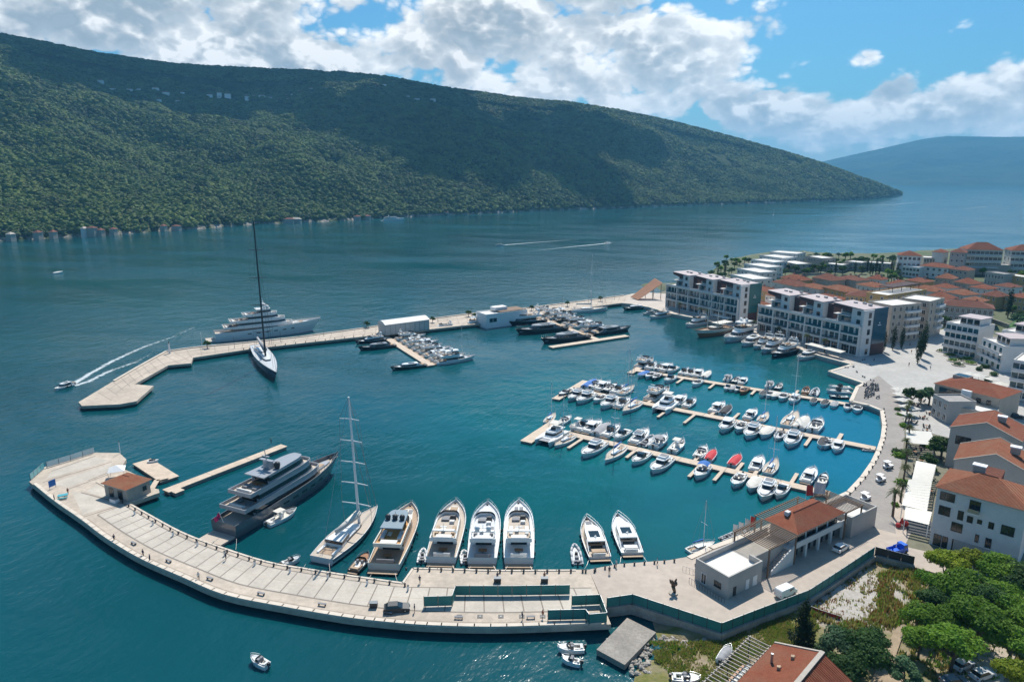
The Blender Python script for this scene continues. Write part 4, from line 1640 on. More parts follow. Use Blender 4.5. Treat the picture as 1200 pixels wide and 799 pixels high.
def catamaran(L=13.0, B=6.6, mast=False):
    root = thing('catamaran', 'x', 'catamaran')
    for s in (1, -1):
        h, d = hull(L, 1.9, 1.5, 1.9, M['gel'], M['gel'], p=2.2, u0=0.4, aft=0.85, bul=0.02, n=14, rim=0.08)
        T = Matrix.Translation((0, s * (B / 2 - 0.95), 0))
        h.v = [tuple(T @ Vector(q)) for q in h.v]
        h.build('hull', root)
        d.v = [tuple(T @ Vector(q)) for q in d.v]
        d.build('hull_deck', root)
    MB().m(M['gel']).b2(0.06 * L, 0.72 * L, -(B / 2 - 1.2), B / 2 - 1.2, 0.9, 1.52).build('bridge_deck', root)
    MB().m(M['tarp_grey']).b2(0.72 * L, 0.88 * L, -(B / 2 - 1.5), B / 2 - 1.5, 1.35, 1.4).build('trampoline', root)
    mb = MB()
    b = house(mb, 0.24 * L, 0.66 * L, B * 0.34, B * 0.30, 1.5, 2.9, M['gel'], rf=0.09 * L, nose=0.4, glass=1, g0=0.4, g1=0.8, blunt=0.5)
    mb.build('saloon', root); glassband(b, M['glass'], root)
    P = plan(0.08 * L, 0.54 * L, B * 0.33, B * 0.30, 0.25, blunt=0.7)
    MB().m(M['gel']).prism(P, 2.9, 3.05).build('roof', root)
    mb = MB().m(M['cush']).box((0.2 * L, 0, 3.3), (1.2, B * 0.4, 0.45)).m(M['dark']).box((0.4 * L, 0, 3.5), (0.6, 1.6, 0.8), taper=0.8)
    mb.build('roof_helm', root)
    MB().m(M['tarp_white']).b2(0.14 * L, 0.40 * L, -B * 0.25, B * 0.25, 4.9, 5.0).build('roof_bimini', root)
    mb = MB().m(M['steel'])
    for x in (0.15, 0.39):
        for s in (1, -1):
            mb.cyl((x * L, s * B * 0.24, 3.0), (x * L, s * B * 0.24, 4.92), 0.04, n=4)
    mb.build('bimini_frame', root)
    return root


def gulet():
    L, B = 21.0, 5.6
    root = thing('wooden_schooner', 'x', 'schooner')
    h, d = hull(L, B, 2.2, 3.2, M['wood'], M['teak'], p=2.2, u0=0.42, aft=0.75, bul=0.5, stripe=M['cream'], rake=0.12)
    h.build('hull', root); d.build('deck', root)
    mb = MB()
    b = house(mb, 0.28 * L, 0.56 * L, 1.6, 1.5, 1.7, 3.2, M['cream'], nose=0.1, glass=1, g0=0.4, g1=0.75)
    mb.build('deckhouse', root); glassband(b, M['glass'], root)
    MB().m(M['tarp_white']).b2(0.02 * L, 0.42 * L, -2.1, 2.1, 4.3, 4.38).build('awning', root)
    mb = MB().m(M['wood'])
    for x in (0.03, 0.2, 0.41):
        for s in (1, -1):
            mb.cyl((x * L, s * 2.0, 1.8), (x * L, s * 2.0, 4.3), 0.05, n=4)
    mb.build('awning_posts', root)
    for x, H in ((0.36, 15), (0.66, 17)):
        MB().m(M['cream']).cyl((x * L, 0, 1.8), (x * L - 0.5, 0, 1.8 + H), 0.16, 0.08).build('mast', root)
    mb = MB().m(M['metal'])
    for a, b_ in (((0.66 * L - 0.5, 0, 18.8), (1.1 * L, 0, 4.0)), ((0.66 * L - 0.5, 0, 18.8), (0.36 * L - 0.5, 0, 16.8)), ((0.36 * L - 0.5, 0, 16.8), (0, 0, 2.6))):
        mb.cyl(a, b_, 0.04, n=4)
    for x, t in ((0.36, 16.8), (0.66, 18.8)):
        for s in (1, -1):
            mb.cyl((x * L - 0.5, 0, t), (x * L, s * 2.6, 2.3), 0.03, n=4)
    mb.build('rigging', root)
    MB().m(M['wood']).cyl((0.95 * L, 0, 3.1), (1.12 * L, 0, 4.1), 0.16, 0.08).build('bowsprit', root)
    return root


def superyacht(name, L, B, top, house_m, deck='teak_pale', tiers=3, nose_u=0.74, domes=2, dome_m='dark', fs=None, fb=None, roof_m=None, wm=None, aft_open=0.12, mast_m='white'):
    fs = fs or 3.2; fb = fb or 5.6
    root = thing(name, 'x', 'superyacht')
    h, d = hull(L, B, fs, fb, M[top], M[deck], p=2.5, u0=0.5, aft=0.86, bul=1.0, n=26, rake=0.09, rim=0.22)
    h.build('hull', root); d.build('deck', root)
    w = B / 2
    MB().m(M['teak_pale']).box((-2.0, 0, 0.55), (4.4, B * 0.78, 0.3)).m(M[top]).box((-2.0, 0, 0.3), (4.5, B * 0.8, 0.25)).build('swim_platform', root)
    z = fs - 0.98
    xs0 = [0.16, 0.20, 0.30, 0.40][:tiers]
    xs1 = [nose_u, nose_u - 0.07, nose_u - 0.14, nose_u - 0.2][:tiers]
    hh = 2.55
    for i in range(tiers):
        wa = w * (0.86 - 0.10 * i); wf = w * (0.80 - 0.12 * i)
        mb = MB()
        b = house(mb, xs0[i] * L, xs1[i] * L, wa, wf, z, z + hh, M[house_m], rf=0.035 * L, ra=0, nose=0.34, glass=1, g0=0.38, g1=0.80, blunt=0.35, side_in=0.04)
        mb.m(M['glass']).b2(xs0[i] * L - 0.05, xs0[i] * L, -wa * 0.7, wa * 0.7, z + 0.1, z + hh - 0.5)
        mb.build('deckhouse', root); glassband(b, M[wm or 'glass'], root)
        # deck slab over it, overhanging aft
        z += hh
        P = plan((xs0[i] - aft_open + 0.02 * i) * L, (xs1[i] - 0.022) * L, w * (0.92 - 0.10 * i), w * (0.78 - 0.12 * i), 0.34, blunt=0.35)
        mb = MB().m(M[roof_m or house_m]).prism(P, z - 0.01, z + 0.22)
        if i < tiers - 1:
            n = len(P); ins = offset_poly(P, 0.2)
            for a in range(n):
                c = (a + 1) % n
                mb.prism([P[a], P[c], ins[c], ins[a]], z + 0.2, z + 0.95)
        mb.build('upper_deck', root)
        if i < tiers - 1:
            MB().m(M[deck]).prism(offset_poly(P, 0.24), z + 0.221, z + 0.245).build('deck_planking', root)
            # sofas and tables aft of the next house
            mb = MB()
            xa = (xs0[i] - aft_open + 0.02 * i) * L
            sofa(mb, xa + 1.6, 0, w * 0.9, 1.0, z + 0.25)
            mb.m(M['greycush']).box((xa + 3.8, w * 0.35, z + 0.5), (1.5, 1.3, 0.5)).box((xa + 3.8, -w * 0.35, z + 0.5), (1.5, 1.3, 0.5))
            mb.m(M['wood']).box((xa + 5.6, 0, z + 0.9), (1.3, w * 0.7, 0.1)).box((xa + 5.6, 0, z + 0.55), (0.3, 0.3, 0.65))
            mb.build('deck_seating', root)
        z += 0.2
    # mast with domes
    xm = (xs0[-1] + 0.08) * L
    mb = MB().m(M[mast_m])
    mb.prism([(xm - 1.2, -1.1), (xm + 1.2, -1.1), (xm + 1.2, 1.1), (xm - 1.2, 1.1)], z, z + 2.3, [(xm - 1.8, -0.5), (xm - 0.4, -0.5), (xm - 0.4, 0.5), (xm - 1.8, 0.5)])
    mb.box((xm - 1.0, 0, z + 2.35), (0.9, 4.2, 0.22)).cyl((xm - 1.1, 0, z + 2.4), (xm - 1.5, 0, z + 5.6), 0.14, 0.06).box((xm - 1.2, 0, z + 3.4), (0.4, 2.2, 0.16))
    mb.build('radar_mast', root)
    for s in (1, -1):
        mb = MB().m(M[dome_m]); mb.smooth = True
        mb.cyl((xm + 0.4, s * w * 0.42, z), (xm + 0.4, s * w * 0.42, z + 1.0), 0.6, 0.75, n=12).ball((xm + 0.4, s * w * 0.42, z + 1.0), 0.78, 12, 8)
        mb.build('satellite_dome', root)
    # foredeck
    zf = sheer(0.82, fs, fb) - 0.98
    mb = MB()
    house(mb, 0.70 * L, 0.90 * L, w * 0.40, w * 0.28, zf - 0.7, zf + 0.5, M[house_m], nose=0.4, rf=0.5)
    mb.build('foredeck_trunk', root)
    mb = MB().m(M['tan']).box((0.80 * L, 0, zf + 0.58), (2.2, w * 0.4, 0.2)).m(M['cush']).box((0.755 * L, 0, zf + 0.58), (1.6, w * 0.5, 0.24))
    mb.build('foredeck_sun_pad', root)
    MB().m(M['dark']).box((0.93 * L, 0.5, zf + 0.5), (0.7, 0.4, 0.6)).box((0.93 * L, -0.5, zf + 0.5), (0.7, 0.4, 0.6)).build('anchor_winch', root)
    for s in (1, -1):
        for u in (0.3, 0.38, 0.46, 0.54, 0.62, 0.7):
            y = hb(u, B, 2.5, 0.5, 0.86) * (1 - 0.16 * max(0, (u - 0.3) / 0.7) ** 1.3) * 0.99 + 0.04
            MB().m(M['glass']).box((u * L, s * y, sheer(u, fs, fb) * 0.6), (1.9, 0.08, 0.5), s * -0.35 * max(0, u - 0.5)).build('hull_window', root)
    bow_rail(L, B, fs, fb, 0.72, p=2.5, u0=0.5, aft=0.86, root=root, h=0.9, r=0.04)
    return root


def put(maker, stern, bow, label, group=None, cat=None, z=0.0):
    """maker(L) builds a boat between two waterline pixels"""
    a, b = G(*stern, 0), G(*bow, 0)
    d = b - a
    r = maker(d.length)
    r.location = (a.x, a.y, z)
    r.rotation_euler = (0, 0, math.atan2(d.y, d.x))
    r['label'] = label
    if group:
        r['group'] = group
    if cat:
        r['category'] = cat
    return r


BIG = 'large yachts moored stern to the curved breakwater'
r = put(lambda L: superyacht('superyacht', L, 8.8, 'graphite', 'warmgrey', tiers=3, roof_m='silver', fs=3.4, fb=5.2, aft_open=0.09, nose_u=0.78, mast_m='silver'), (263, 628), (398, 549), 'long charcoal and silver superyacht with two black domes moored at the breakwater', BIG)
# ensign on its stern
mb = MB().m(M['white']).cyl((0.3, 0, 3.0), (-0.8, 0, 6.4), 0.05)
fo = mb.build('flag_staff', r)
v = []
for i in range(7):
    for j in range(5):
        v.append((-0.75 - 0.25 * i + 0.33 * j * 0.25, 0.18 * math.sin(i * 1.3), 6.3 - 0.32 * j - 0.12 * i))
MB().m(mat('pink_red_flag', (0.55, 0.02, 0.12), 0.8, 0.2, 2, obj=True)).add(v, [(i * 5 + j, (i + 1) * 5 + j, (i + 1) * 5 + j + 1, i * 5 + j + 1) for i in range(6) for j in range(4)]).build('flag', fo)
put(lambda L: superyacht('superyacht', L, 11.0, 'gel', 'gel', tiers=4, fs=4.4, fb=6.8, dome_m='white', aft_open=0.08), (252, 399), (377, 386), 'big white four deck superyacht lying behind the far mole')
put(lambda L: sloop('sailing_yacht', L, 7.6, 'gel', 'teak_pale', mast_h=31.5, spreaders=5, u_mast=0.64, big=True, boot='navy', cover='tarp_white', stripe='midgrey', mr=0.36, rake=0.045), (377, 660), (443, 600), 'big white sailing yacht with a tall five spreader white mast at the breakwater', BIG)
put(lambda L: sloop('sailing_yacht', L, 8.2, 'navy', 'palegrey', mast_h=59, mastm='carbon', spreaders=4, u_mast=0.5, big=True, cover='tarp_grey', mr=0.42, rake=0.02), (301, 411), (325, 447), 'black hulled sailing yacht with very tall black mast moored to the far mole')
put(lambda L: motor_yacht('motor_yacht', L, 7.6, 'cream', 'teak', hard='bluegrey', domes=-3, flyfloor='orange', flycush='cush', cockpit='greycush', boot='navy', fs=2.0, fb=2.9, p=3.0), (450, 670), (483, 600), 'cream motor yacht with blue grey hardtop, dark domes and orange aft deck', BIG)
put(lambda L: motor_yacht('motor_yacht', L, 7.2, 'gel', 'teak_pale', domes=0, flycush='tan', pads=1, sunpad_mat='tan', fs=2.0, fb=2.9, p=3.0), (517, 662), (535, 597), 'white flybridge yacht with tan seats, left of the three white ones by the terrace', BIG)
put(lambda L: motor_yacht('motor_yacht', L, 7.0, 'gel', 'palegrey', domes=2, flycush='greycush', pads=0, cockpit='greycush', flyfloor='palegrey', fs=2.0, fb=2.9, p=3.1), (565, 663), (572, 599), 'white yacht with grey flybridge, middle of the three white ones by the terrace', BIG)
put(lambda L: motor_yacht('motor_yacht', L, 7.0, 'gel', 'gel', domes=0, flycush='cush', pads=2, cockpit='cush', fs=2.0, fb=2.9, p=3.1), (608, 663), (608, 597), 'cream white yacht with two dark bow pads, right of the three white ones', BIG)
put(lambda L: motor_yacht('sport_yacht', L, 5.4, 'gel', 'teak_pale', fly=False, flycush='tan', pads=1, boot='navy', stripe='charcoal', p=2.2), (703, 657), (687, 612), 'white sport yacht with dark open cockpit beside a grey tender', BIG)
put(lambda L: motor_yacht('sport_yacht', L, 5.4, 'gel', 'gel', fly=False, flycush='cush', pads=0, boot='navy', p=2.4), (741, 652), (723, 608), 'white sport yacht farthest right along the breakwater yard, with a glass roof hatch', BIG)
TN = 'tenders lying beside the large yachts'
put(lambda L: small_boat('console', L, 3.2), (313, 617), (348, 600), 'white tender with small canopy alongside the dark superyacht', TN, 'tender')
put(lambda L: rib_boat(L, 2.6), (677, 662), (673, 640), 'grey inflatable tender beside the sport yacht with the dark cockpit', TN, 'tender')
put(lambda L: rib_boat(5.0, 2.2, 'gel'), (494, 660), (496, 649), 'little white dinghy left of the tan seated flybridge yacht', TN, 'tender')
put(lambda L: rib_boat(4.6, 2.4, 'gel'), (546, 661), (544, 650), 'little white dinghy between two white flybridge yachts', TN, 'tender')
put(lambda L: small_boat('wood', L, 3.0, 'charcoal'), (414, 672), (432, 652), 'dark open tender with brown seats beside the cream motor yacht', TN, 'tender')
put(lambda L: small_boat('open', 4.2, 1.7), (330, 664), (345, 659), 'little white rowing tender against the quay near the white sailing yacht', TN, 'tender')
put(lambda L: sloop('sailboat', L, 2.9, 'gel', 'cream', mast_h=11, spreaders=1, cover='tarp_blue', stripe='bluehull'), (806, 648), (838, 638), 'small white sailboat lying alone by the yard corner', None, 'sailboat')
def lines(stern, px_q, label):
    # two ropes from the stern down to the quay
    a, b = G(*stern, 1.6), G(*px_q, QZ)
    d = (b - a); d.z = 0; d.normalize()
    nn = Vector((-d.y, d.x, 0))
    for s in (1, -1):
        p, q = a + nn * s * 2.4, b + nn * s * 3.4 + d * 0.8
        mb = MB().m(M['cream'])
        prev = p
        for i in range(1, 6):
            t = i / 5
            c = p.lerp(q, t) - Vector((0, 0, 0.35 * math.sin(math.pi * t)))
            mb.cyl(prev, c, 0.035, n=4, cap=False)
            prev = c
        o = mb.build('mooring_line')
        tag(o, label, 'rope', 'mooring lines of the large yachts')


for st, q, lab in (((264, 632), (258, 643), 'charcoal superyacht'), ((372, 660), (368, 670), 'big white sailing yacht'), ((449, 672), (447, 681), 'cream motor yacht'), ((517, 662), (516, 667), 'leftmost of three white yachts'),
                   ((565, 663), (565, 668), 'middle of three white yachts'), ((608, 663), (608, 668), 'right of three white yachts'), ((703, 657), (704, 664), 'sport yacht with dark cockpit'), ((741, 652), (744, 660), 'last sport yacht')):
    lines(st, q, f'pale mooring rope from the stern of the {lab} to the quay')
# speedboat racing in, with its wake
put(lambda L: motor_yacht('motorboat', L, 3.6, 'gel', 'gel', fly=False, flycush='tan', pads=0, cat='motorboat'), (87, 450), (64, 458), 'white speedboat racing leftwards past the end of the far mole')
put(lambda L: small_boat('open', 4.0, 1.7), (314, 783), (297, 775), 'tiny white open boat alone on the water at the lower left', None, 'rowing boat')
put(lambda L: small_boat('open', 4.7, 1.9, 'gel'), (684, 762), (659, 763), 'upper of two small white boats anchored left of the concrete slab', 'small boats by the concrete slab', 'rowing boat')
put(lambda L: small_boat('open', 3.3, 1.4), (680, 780), (667, 777), 'lower and smaller of two white boats left of the concrete slab', 'small boats by the concrete slab', 'rowing boat')
p_ = G(843, 778, 1.1)
rb = small_boat('covered', 4.4, 1.8, 'gel', 'tarp_grey'); rb.location = (p_.x, p_.y, 1.05); rb.rotation_euler = (0.12, 0, 0.9); rb['label'] = 'white boat with grey cover lying on the grass below the yard'; rb['category'] = 'rowing boat'
p_ = G(787, 797, 0.6)
rb = small_boat('open', 4.6, 1.8, 'palegrey'); rb.location = (p_.x, p_.y, 0.75); rb.rotation_euler = (0.1, 0, -0.15); rb['label'] = 'pale grey boat pulled up on the beach at the bottom edge'; rb['category'] = 'rowing boat'
# far traffic
put(lambda L: motor_yacht('motorboat', 13, 4.2, far=True, fly=False, pads=0, cat='motorboat'), (590, 287.5), (583, 288), 'small boat heading left across the bay trailing the upper long wake')
put(lambda L: motor_yacht('motorboat', 13, 4.2, far=True, fly=False, pads=0, cat='motorboat'), (709, 285.5), (716, 284.5), 'small boat heading right across the bay trailing the lower long wake')
put(lambda L: superyacht('ferry', 42, 10, 'gel', 'gel', tiers=2), (449, 259), (475, 258.5), 'low white ferry passing close under the forested far shore', None, 'ferry')
put(lambda L: small_boat('covered', 9, 3, 'gel', 'tarp_white'), (62, 321), (70, 320), 'lone white boat far out on the water at the left', None, 'motorboat')
put(lambda L: sloop('sailboat', 12, 3.6, mast_h=14), (906, 252.4), (908, 251.6), 'tiny dark sailboat far out beyond the mole', None, 'sailboat')

# ------------------------------------------------------------------ marina boats: kinds built once, then copied
K = {
    'cr': Kind(lambda: small_boat('cruiser', 9, 3.1)), 'ht': Kind(lambda: small_boat('hardtop', 10, 3.4)), 'fl': Kind(lambda: small_boat('fly', 11.5, 3.9)),
    'op': Kind(lambda: small_boat('open', 7.5, 2.7)), 'co': Kind(lambda: small_boat('console', 8, 2.8)), 'bi': Kind(lambda: small_boat('bimini', 7.5, 2.7, cover='tarp_blue')),
    'bg': Kind(lambda: small_boat('bimini', 7.5, 2.7, cover='tarp_grey', boot='navy')), 'cw': Kind(lambda: small_boat('covered', 8, 2.8, cover='tarp_white')),
    'cg': Kind(lambda: small_boat('covered', 8, 2.8, cover='tarp_grey')), 'cb': Kind(lambda: small_boat('covered', 8, 2.8, cover='tarp_blue')), 'cd': Kind(lambda: small_boat('covered', 8, 2.8, cover='tarp_black')),
    'rd': Kind(lambda: small_boat('covered', 7, 2.6, cover='tarp_red')), 'ri': Kind(lambda: rib_boat(7.5, 2.8)), 'dk': Kind(lambda: small_boat('open', 9, 3.0, 'charcoal')),
    'wd': Kind(lambda: small_boat('wood', 8, 2.7, 'wood')),
    'sa': Kind(lambda: sloop('sailboat', 11, 3.5, mast_h=14, spreaders=2, cat='sailboat')), 'sw': Kind(lambda: sloop('sailboat', 10, 3.3, mast_h=13, spreaders=1, cover='tarp_white', cat='sailboat')),
    'sb': Kind(lambda: sloop('sailboat', 14, 4.2, mast_h=19, spreaders=2, cover='tarp_white', cat='sailboat', top='gel')),
    'ca': Kind(lambda: catamaran(13, 6.6)),
    'my': Kind(lambda: motor_yacht('motor_yacht', 16, 4.7, far=True, cat='motor yacht')), 'mc': Kind(lambda: motor_yacht('motor_yacht', 15, 4.5, far=True, fly=False, cat='motor yacht')),
    'mk': Kind(lambda: motor_yacht('motor_yacht', 20, 5.6, 'navy', far=True, domes=2, house_top='gel', cat='motor yacht')),
    'mg': Kind(lambda: motor_yacht('motor_yacht', 20, 5.4, 'greenhull', far=True, fly=False, house_top='gel', cat='motor yacht')),
    'mb': Kind(lambda: motor_yacht('motor_yacht', 19, 5.2, 'charcoal', far=True, fly=False, house_top='midgrey', cat='motor yacht', glass='glass')),
    'mh': Kind(lambda: motor_yacht('motor_yacht', 18, 5.2, far=True, hard='gel', domes=2, cat='motor yacht')),
    'gu': Kind(gulet),
}
KL = {'cr': 9, 'ht': 10, 'fl': 11.5, 'op': 7.5, 'co': 8, 'bi': 7.5, 'bg': 7.5, 'cw': 8, 'cg': 8, 'cb': 8, 'cd': 8, 'rd': 7, 'ri': 7.5, 'dk': 9, 'wd': 8, 'sa': 11, 'sw': 10, 'sb': 14, 'ca': 13, 'my': 16, 'mc': 15, 'mk': 20, 'mg': 20, 'mb': 19, 'mh': 18, 'gu': 21}
KN = {'cr': 'white cabin cruiser', 'ht': 'white cruiser with hardtop', 'fl': 'white cruiser with small flybridge', 'op': 'white open motorboat', 'co': 'white boat with a canopy over the helm',
      'bi': 'white boat under blue canopy', 'bg': 'white boat under grey canopy', 'cw': 'boat under cream cover', 'cg': 'boat under grey cover', 'cb': 'boat under blue cover', 'cd': 'boat under black cover',
      'rd': 'boat under red cover', 'ri': 'grey inflatable boat', 'dk': 'dark hulled open boat', 'wd': 'brown wooden boat', 'sa': 'sailboat with blue sail cover', 'sw': 'sailboat with white sail cover', 'sb': 'large white sailboat',
      'ca': 'white power catamaran', 'my': 'white flybridge yacht', 'mc': 'white coupe yacht', 'mk': 'navy hulled flybridge yacht', 'mg': 'green hulled yacht', 'mb': 'charcoal yacht', 'mh': 'white hardtop yacht', 'gu': 'wooden schooner'}
ORD = ['', 'first', 'second', 'third', 'fourth', 'fifth', 'sixth', 'seventh', 'eighth', 'ninth', 'tenth', 'eleventh', 'twelfth', 'thirteenth', 'fourteenth', 'fifteenth', 'sixteenth', 'seventeenth', 'eighteenth', 'nineteenth', 'twentieth']


def moor(A, B, side, where, items, gap=2.4, group='small boats along the marina pontoons', flip=0.15, rs=random.Random(3), skew=0.0):
    """items: (px, py, kind, [length]); boats lie square to the pontoon axis A-B, bow outward; side +1 = left of A->B"""
    a, b = G(*A, 0), G(*B, 0)
    d = (b - a).normalized()
    nn = Vector((-d.y, d.x, 0)) * side
    items = sorted(items, key=lambda t: (G(t[0], t[1]) - a).dot(d))
    for i, it in enumerate(items):
        kd = it[2]
        L = it[3] if len(it) > 3 else KL[kd]
        s = (G(it[0], it[1]) - a).dot(d)
        base = a + d * s
        out = nn.copy()
        ang = math.atan2(nn.y, nn.x) + rs.uniform(-0.05, 0.05) + skew
        out = Vector((math.cos(ang), math.sin(ang), 0))
        if kd in ('op', 'co', 'ri', 'cr', 'bi') and rs.random() < flip:
            loc = base + out * (gap + L)
            ang += math.pi
        else:
            loc = base + out * gap
        sc = L / KL[kd] * 1.16
        K[kd].place((loc.x, loc.y, 0), ang, f'{KN[kd]}, {ORD[i + 1]} from left, {where}', group, (sc, sc * rs.uniform(0.96, 1.04), sc))


C_ = ((655, 505), (972, 578))
moor(*C_, -1, 'near side of nearest pontoon', [(667, 516, 'sw', 10), (700, 526, 'fl', 12), (722, 533, 'sa', 11.5), (753, 539, 'cr', 9), (778, 545, 'fl', 11), (824, 554, 'bi', 8.5), (864, 566, 'op', 8), (881, 571, 'cw', 8), (899, 575, 'fl', 11), (916, 579, 'cr', 8)])
moor(*C_, 1, 'far side of nearest pontoon', [(673, 503, 'co', 8), (682, 503, 'cr', 9), (692, 505, 'ht', 10), (702, 508, 'cg', 9), (713, 510, 'cr', 9.5), (726, 513, 'cr', 9), (748, 517, 'fl', 11), (758, 519, 'ri', 8), (772, 521, 'bg', 9), (791, 528, 'co', 8.5), (820, 535, 'op', 7.5), (833, 538, 'rd', 6.5), (860, 543, 'rd', 6.8), (887, 549, 'ht', 9), (901, 554, 'sa', 10), (946, 562, 'ht', 9), (963, 567, 'dk', 7)])
B_ = ((668, 455), (1026, 525))
moor(*B_, -1, 'near side of middle pontoon', [(665, 462, 'dk', 9), (677, 464, 'fl', 11), (688, 467, 'fl', 12), (703, 470, 'op', 8), (715, 473, 'fl', 12), (729, 475, 'cr', 9.5), (741, 479, 'sa', 12), (851, 500, 'ht', 11), (865, 504, 'op', 8.5), (882, 507, 'fl', 12), (897, 511, 'cw', 9), (913, 512, 'ri', 8), (928, 516, 'fl', 12), (961, 524, 'cd', 7.5), (968, 524, 'op', 7), (980, 527, 'ht', 8.5)])
moor(*B_, 1, 'far side of middle pontoon', [(684, 456, 'cb', 9), (694, 456, 'op', 9), (703, 457, 'ht', 10), (712, 458, 'dk', 9), (722, 460, 'cr', 9), (733, 460, 'sa', 11), (765, 467, 'my', 15), (782, 471, 'cr', 9), (794, 473, 'ht', 10), (806, 476, 'cr', 8.5), (837, 482, 'ht', 10), (850, 484, 'cd', 8), (878, 489, 'ht', 9), (895, 491, 'sa', 9), (923, 498, 'sb', 14), (938, 501, 'cw', 10), (954, 504, 'op', 10)])
A_ = ((742, 433), (1028, 478.5))
moor(*A_, -1, 'near side of farthest pontoon', [(757, 439, 'cb', 8), (764, 440, 'op', 8), (772, 441, 'dk', 8), (789, 444, 'cr', 9), (819, 450, 'op', 8), (853, 455, 'cr', 6.5), (860, 456, 'cg', 6.5), (866, 456, 'cr', 6.5), (874, 458, 'wd', 7.5), (895, 463, 'cd', 7.5), (902, 463, 'op', 7), (909, 464, 'cw', 7), (918, 466, 'op', 8), (933, 468, 'ht', 9), (953, 471, 'cd', 6), (967, 473, 'cd', 6.5), (978, 475, 'cg', 6.5), (993, 477, 'cr', 7), (1004, 479, 'op', 7.5)])
moor(*A_, 1, 'far side of farthest pontoon', [(746, 433, 'my', 14), (757, 435, 'cr', 9), (768, 436, 'op', 8), (776, 436, 'ht', 10), (784, 437, 'cr', 9), (800, 438, 'cr', 8), (808, 440, 'cr', 8), (817, 441, 'ht', 9), (827, 442, 'cw', 8), (853, 446, 'bg', 7), (862, 447, 'dk', 7), (871, 448, 'ht', 7.5), (903, 453, 'bg', 7), (912, 455, 'dk', 7), (944, 461, 'wd', 7), (955, 462, 'ri', 8)])
# boats on the oblique heads
K['ca'].place(G(657, 508, 0) + Vector((0, 0, 0)), math.atan2(*(G(635, 523) - G(660, 506)).yx), 'white power catamaran moored at the T head of the nearest pontoon', None, (1.0, 1.0, 1.0), 'catamaran')
K['ca'].place(G(786, 473, 0), math.atan2(*(G(766, 490) - G(786, 473)).yx), 'white power catamaran on the near side of the middle pontoon', None, (1.05, 1.0, 1.05), 'catamaran')
K['sa'].place(G(640, 497, 0), math.atan2(*(G(650, 487) - G(640, 497)).yx), 'small sailboat tied to the outer side of the nearest pontoon head', None, 0.9)
K['op'].place(G(655, 499, 0), math.atan2(*(G(670, 490) - G(655, 499)).yx), 'small boat behind the T head of the nearest pontoon', None, 1.1)
JT = 'boats on the short concrete jetty'
K['cr'].place(G(997, 456, 0), math.pi * 0.97, 'white boat uppermost of three beside the short concrete jetty', JT, 0.95)
K['cr'].place(G(996, 461, 0), math.pi * 0.97, 'white boat middle of three beside the short concrete jetty', JT, 1.0)
K['dk'].place(G(994, 467, 0), math.pi * 0.97, 'dark boat lowest of three beside the short concrete jetty', JT, 0.8)
YD = 'yachts along the short pontoon of the mole'
moor((449, 393), (505, 428), 1, 'right side of short mole pontoon', [(470, 398, 'my', 14), (477, 402, 'mc', 14), (483, 406, 'my', 15), (489, 410, 'mh', 14), (494, 414, 'my', 15), (499, 418, 'mc', 14), (504, 423, 'my', 15), (508, 427, 'mh', 17)], 2.2, YD)
moor((449, 393), (505, 428), -1, 'left side of short mole pontoon', [(450, 399, 'mk', 14), (456, 407, 'mb', 16), (498, 429, 'mg', 14)], 2.2, YD)
YE = 'yachts along the wide pontoon of the mole'
moor((626, 370), (701, 398), 1, 'right side of wide mole pontoon', [(634, 367, 'my', 15), (643, 370, 'my', 16), (652, 373, 'mh', 17), (661, 376, 'mk', 17), (671, 380, 'my', 17), (680, 383, 'mc', 17), (690, 388, 'my', 17), (699, 392, 'mb', 22)], 2.4, YE)
moor((626, 370), (701, 398), -1, 'left side of wide mole pontoon', [(636, 377, 'mk', 24), (660, 386, 'mb', 26), (684, 396, 'mb', 24)], 2.4, YE)
YQ = 'yachts along the harbour quay'


def quay_boat(kd, stern, bow, label, L=None):
    a, b = G(*stern), G(*bow)
    d = b - a
    sc = (L or d.length) / KL[kd]
    K[kd].place((a.x, a.y, 0), math.atan2(d.y, d.x), label, YQ, sc)


quay_boat('mg', (757, 361), (738, 363), 'green hulled yacht nearest the corner where mole meets the harbour quay', 18)
quay_boat('my', (767, 367), (753, 369), 'white yacht second from the mole corner along the harbour quay')
quay_boat('my', (784, 370), (761, 374), 'larger white yacht third from the mole corner along the harbour quay')
quay_boat('my', (828, 378), (803, 384), 'white yacht moored left of and behind the wooden schooner')
quay_boat('gu', (854, 388), (814, 396), 'wooden two masted schooner with awning at the harbour quay')
quay_boat('mh', (884, 391), (848, 402), 'large white hardtop yacht just right of the wooden schooner')
quay_boat('mc', (892, 398), (869, 407), 'white coupe yacht second to the right of the wooden schooner')
quay_boat('my', (904, 402), (883, 410), 'white flybridge yacht third to the right of the wooden schooner')
quay_boat('my', (916, 405), (892, 415), 'white flybridge yacht fourth to the right of the wooden schooner')
quay_boat('mk', (934, 410), (903, 420), 'navy hulled yacht among the white ones before the second harbour block')
quay_boat('mc', (958, 415), (934, 423), 'white yacht last of the row before the harbour quay corner')
quay_boat('mk', (533, 384), (511, 386), 'navy yacht moored to the mole right of the short pontoon', 15)
quay_boat('mh', (565, 379), (545, 384), 'white yacht moored to the mole left of the two storey pavilion', 17)
K['sb'].place(G(668, 366), 0.25, 'sailboat with the tallest mast among the yachts beside the mole', YE, 1.75)
for i, (x, y, s_) in enumerate([(684, 366, 0.9), (697, 364, 0.9), (652, 368, 0.8)]):
    K['sw'].place(G(x, y), 0.3, f'small sailboat at the mole, {["nearest", "second nearest", "third nearest"][i]} to the tallest mast', YE, s_)
K['sb'].place(G(526, 421), 0.25, 'sailboat among the motor yachts at the short mole pontoon', YD, 0.8)
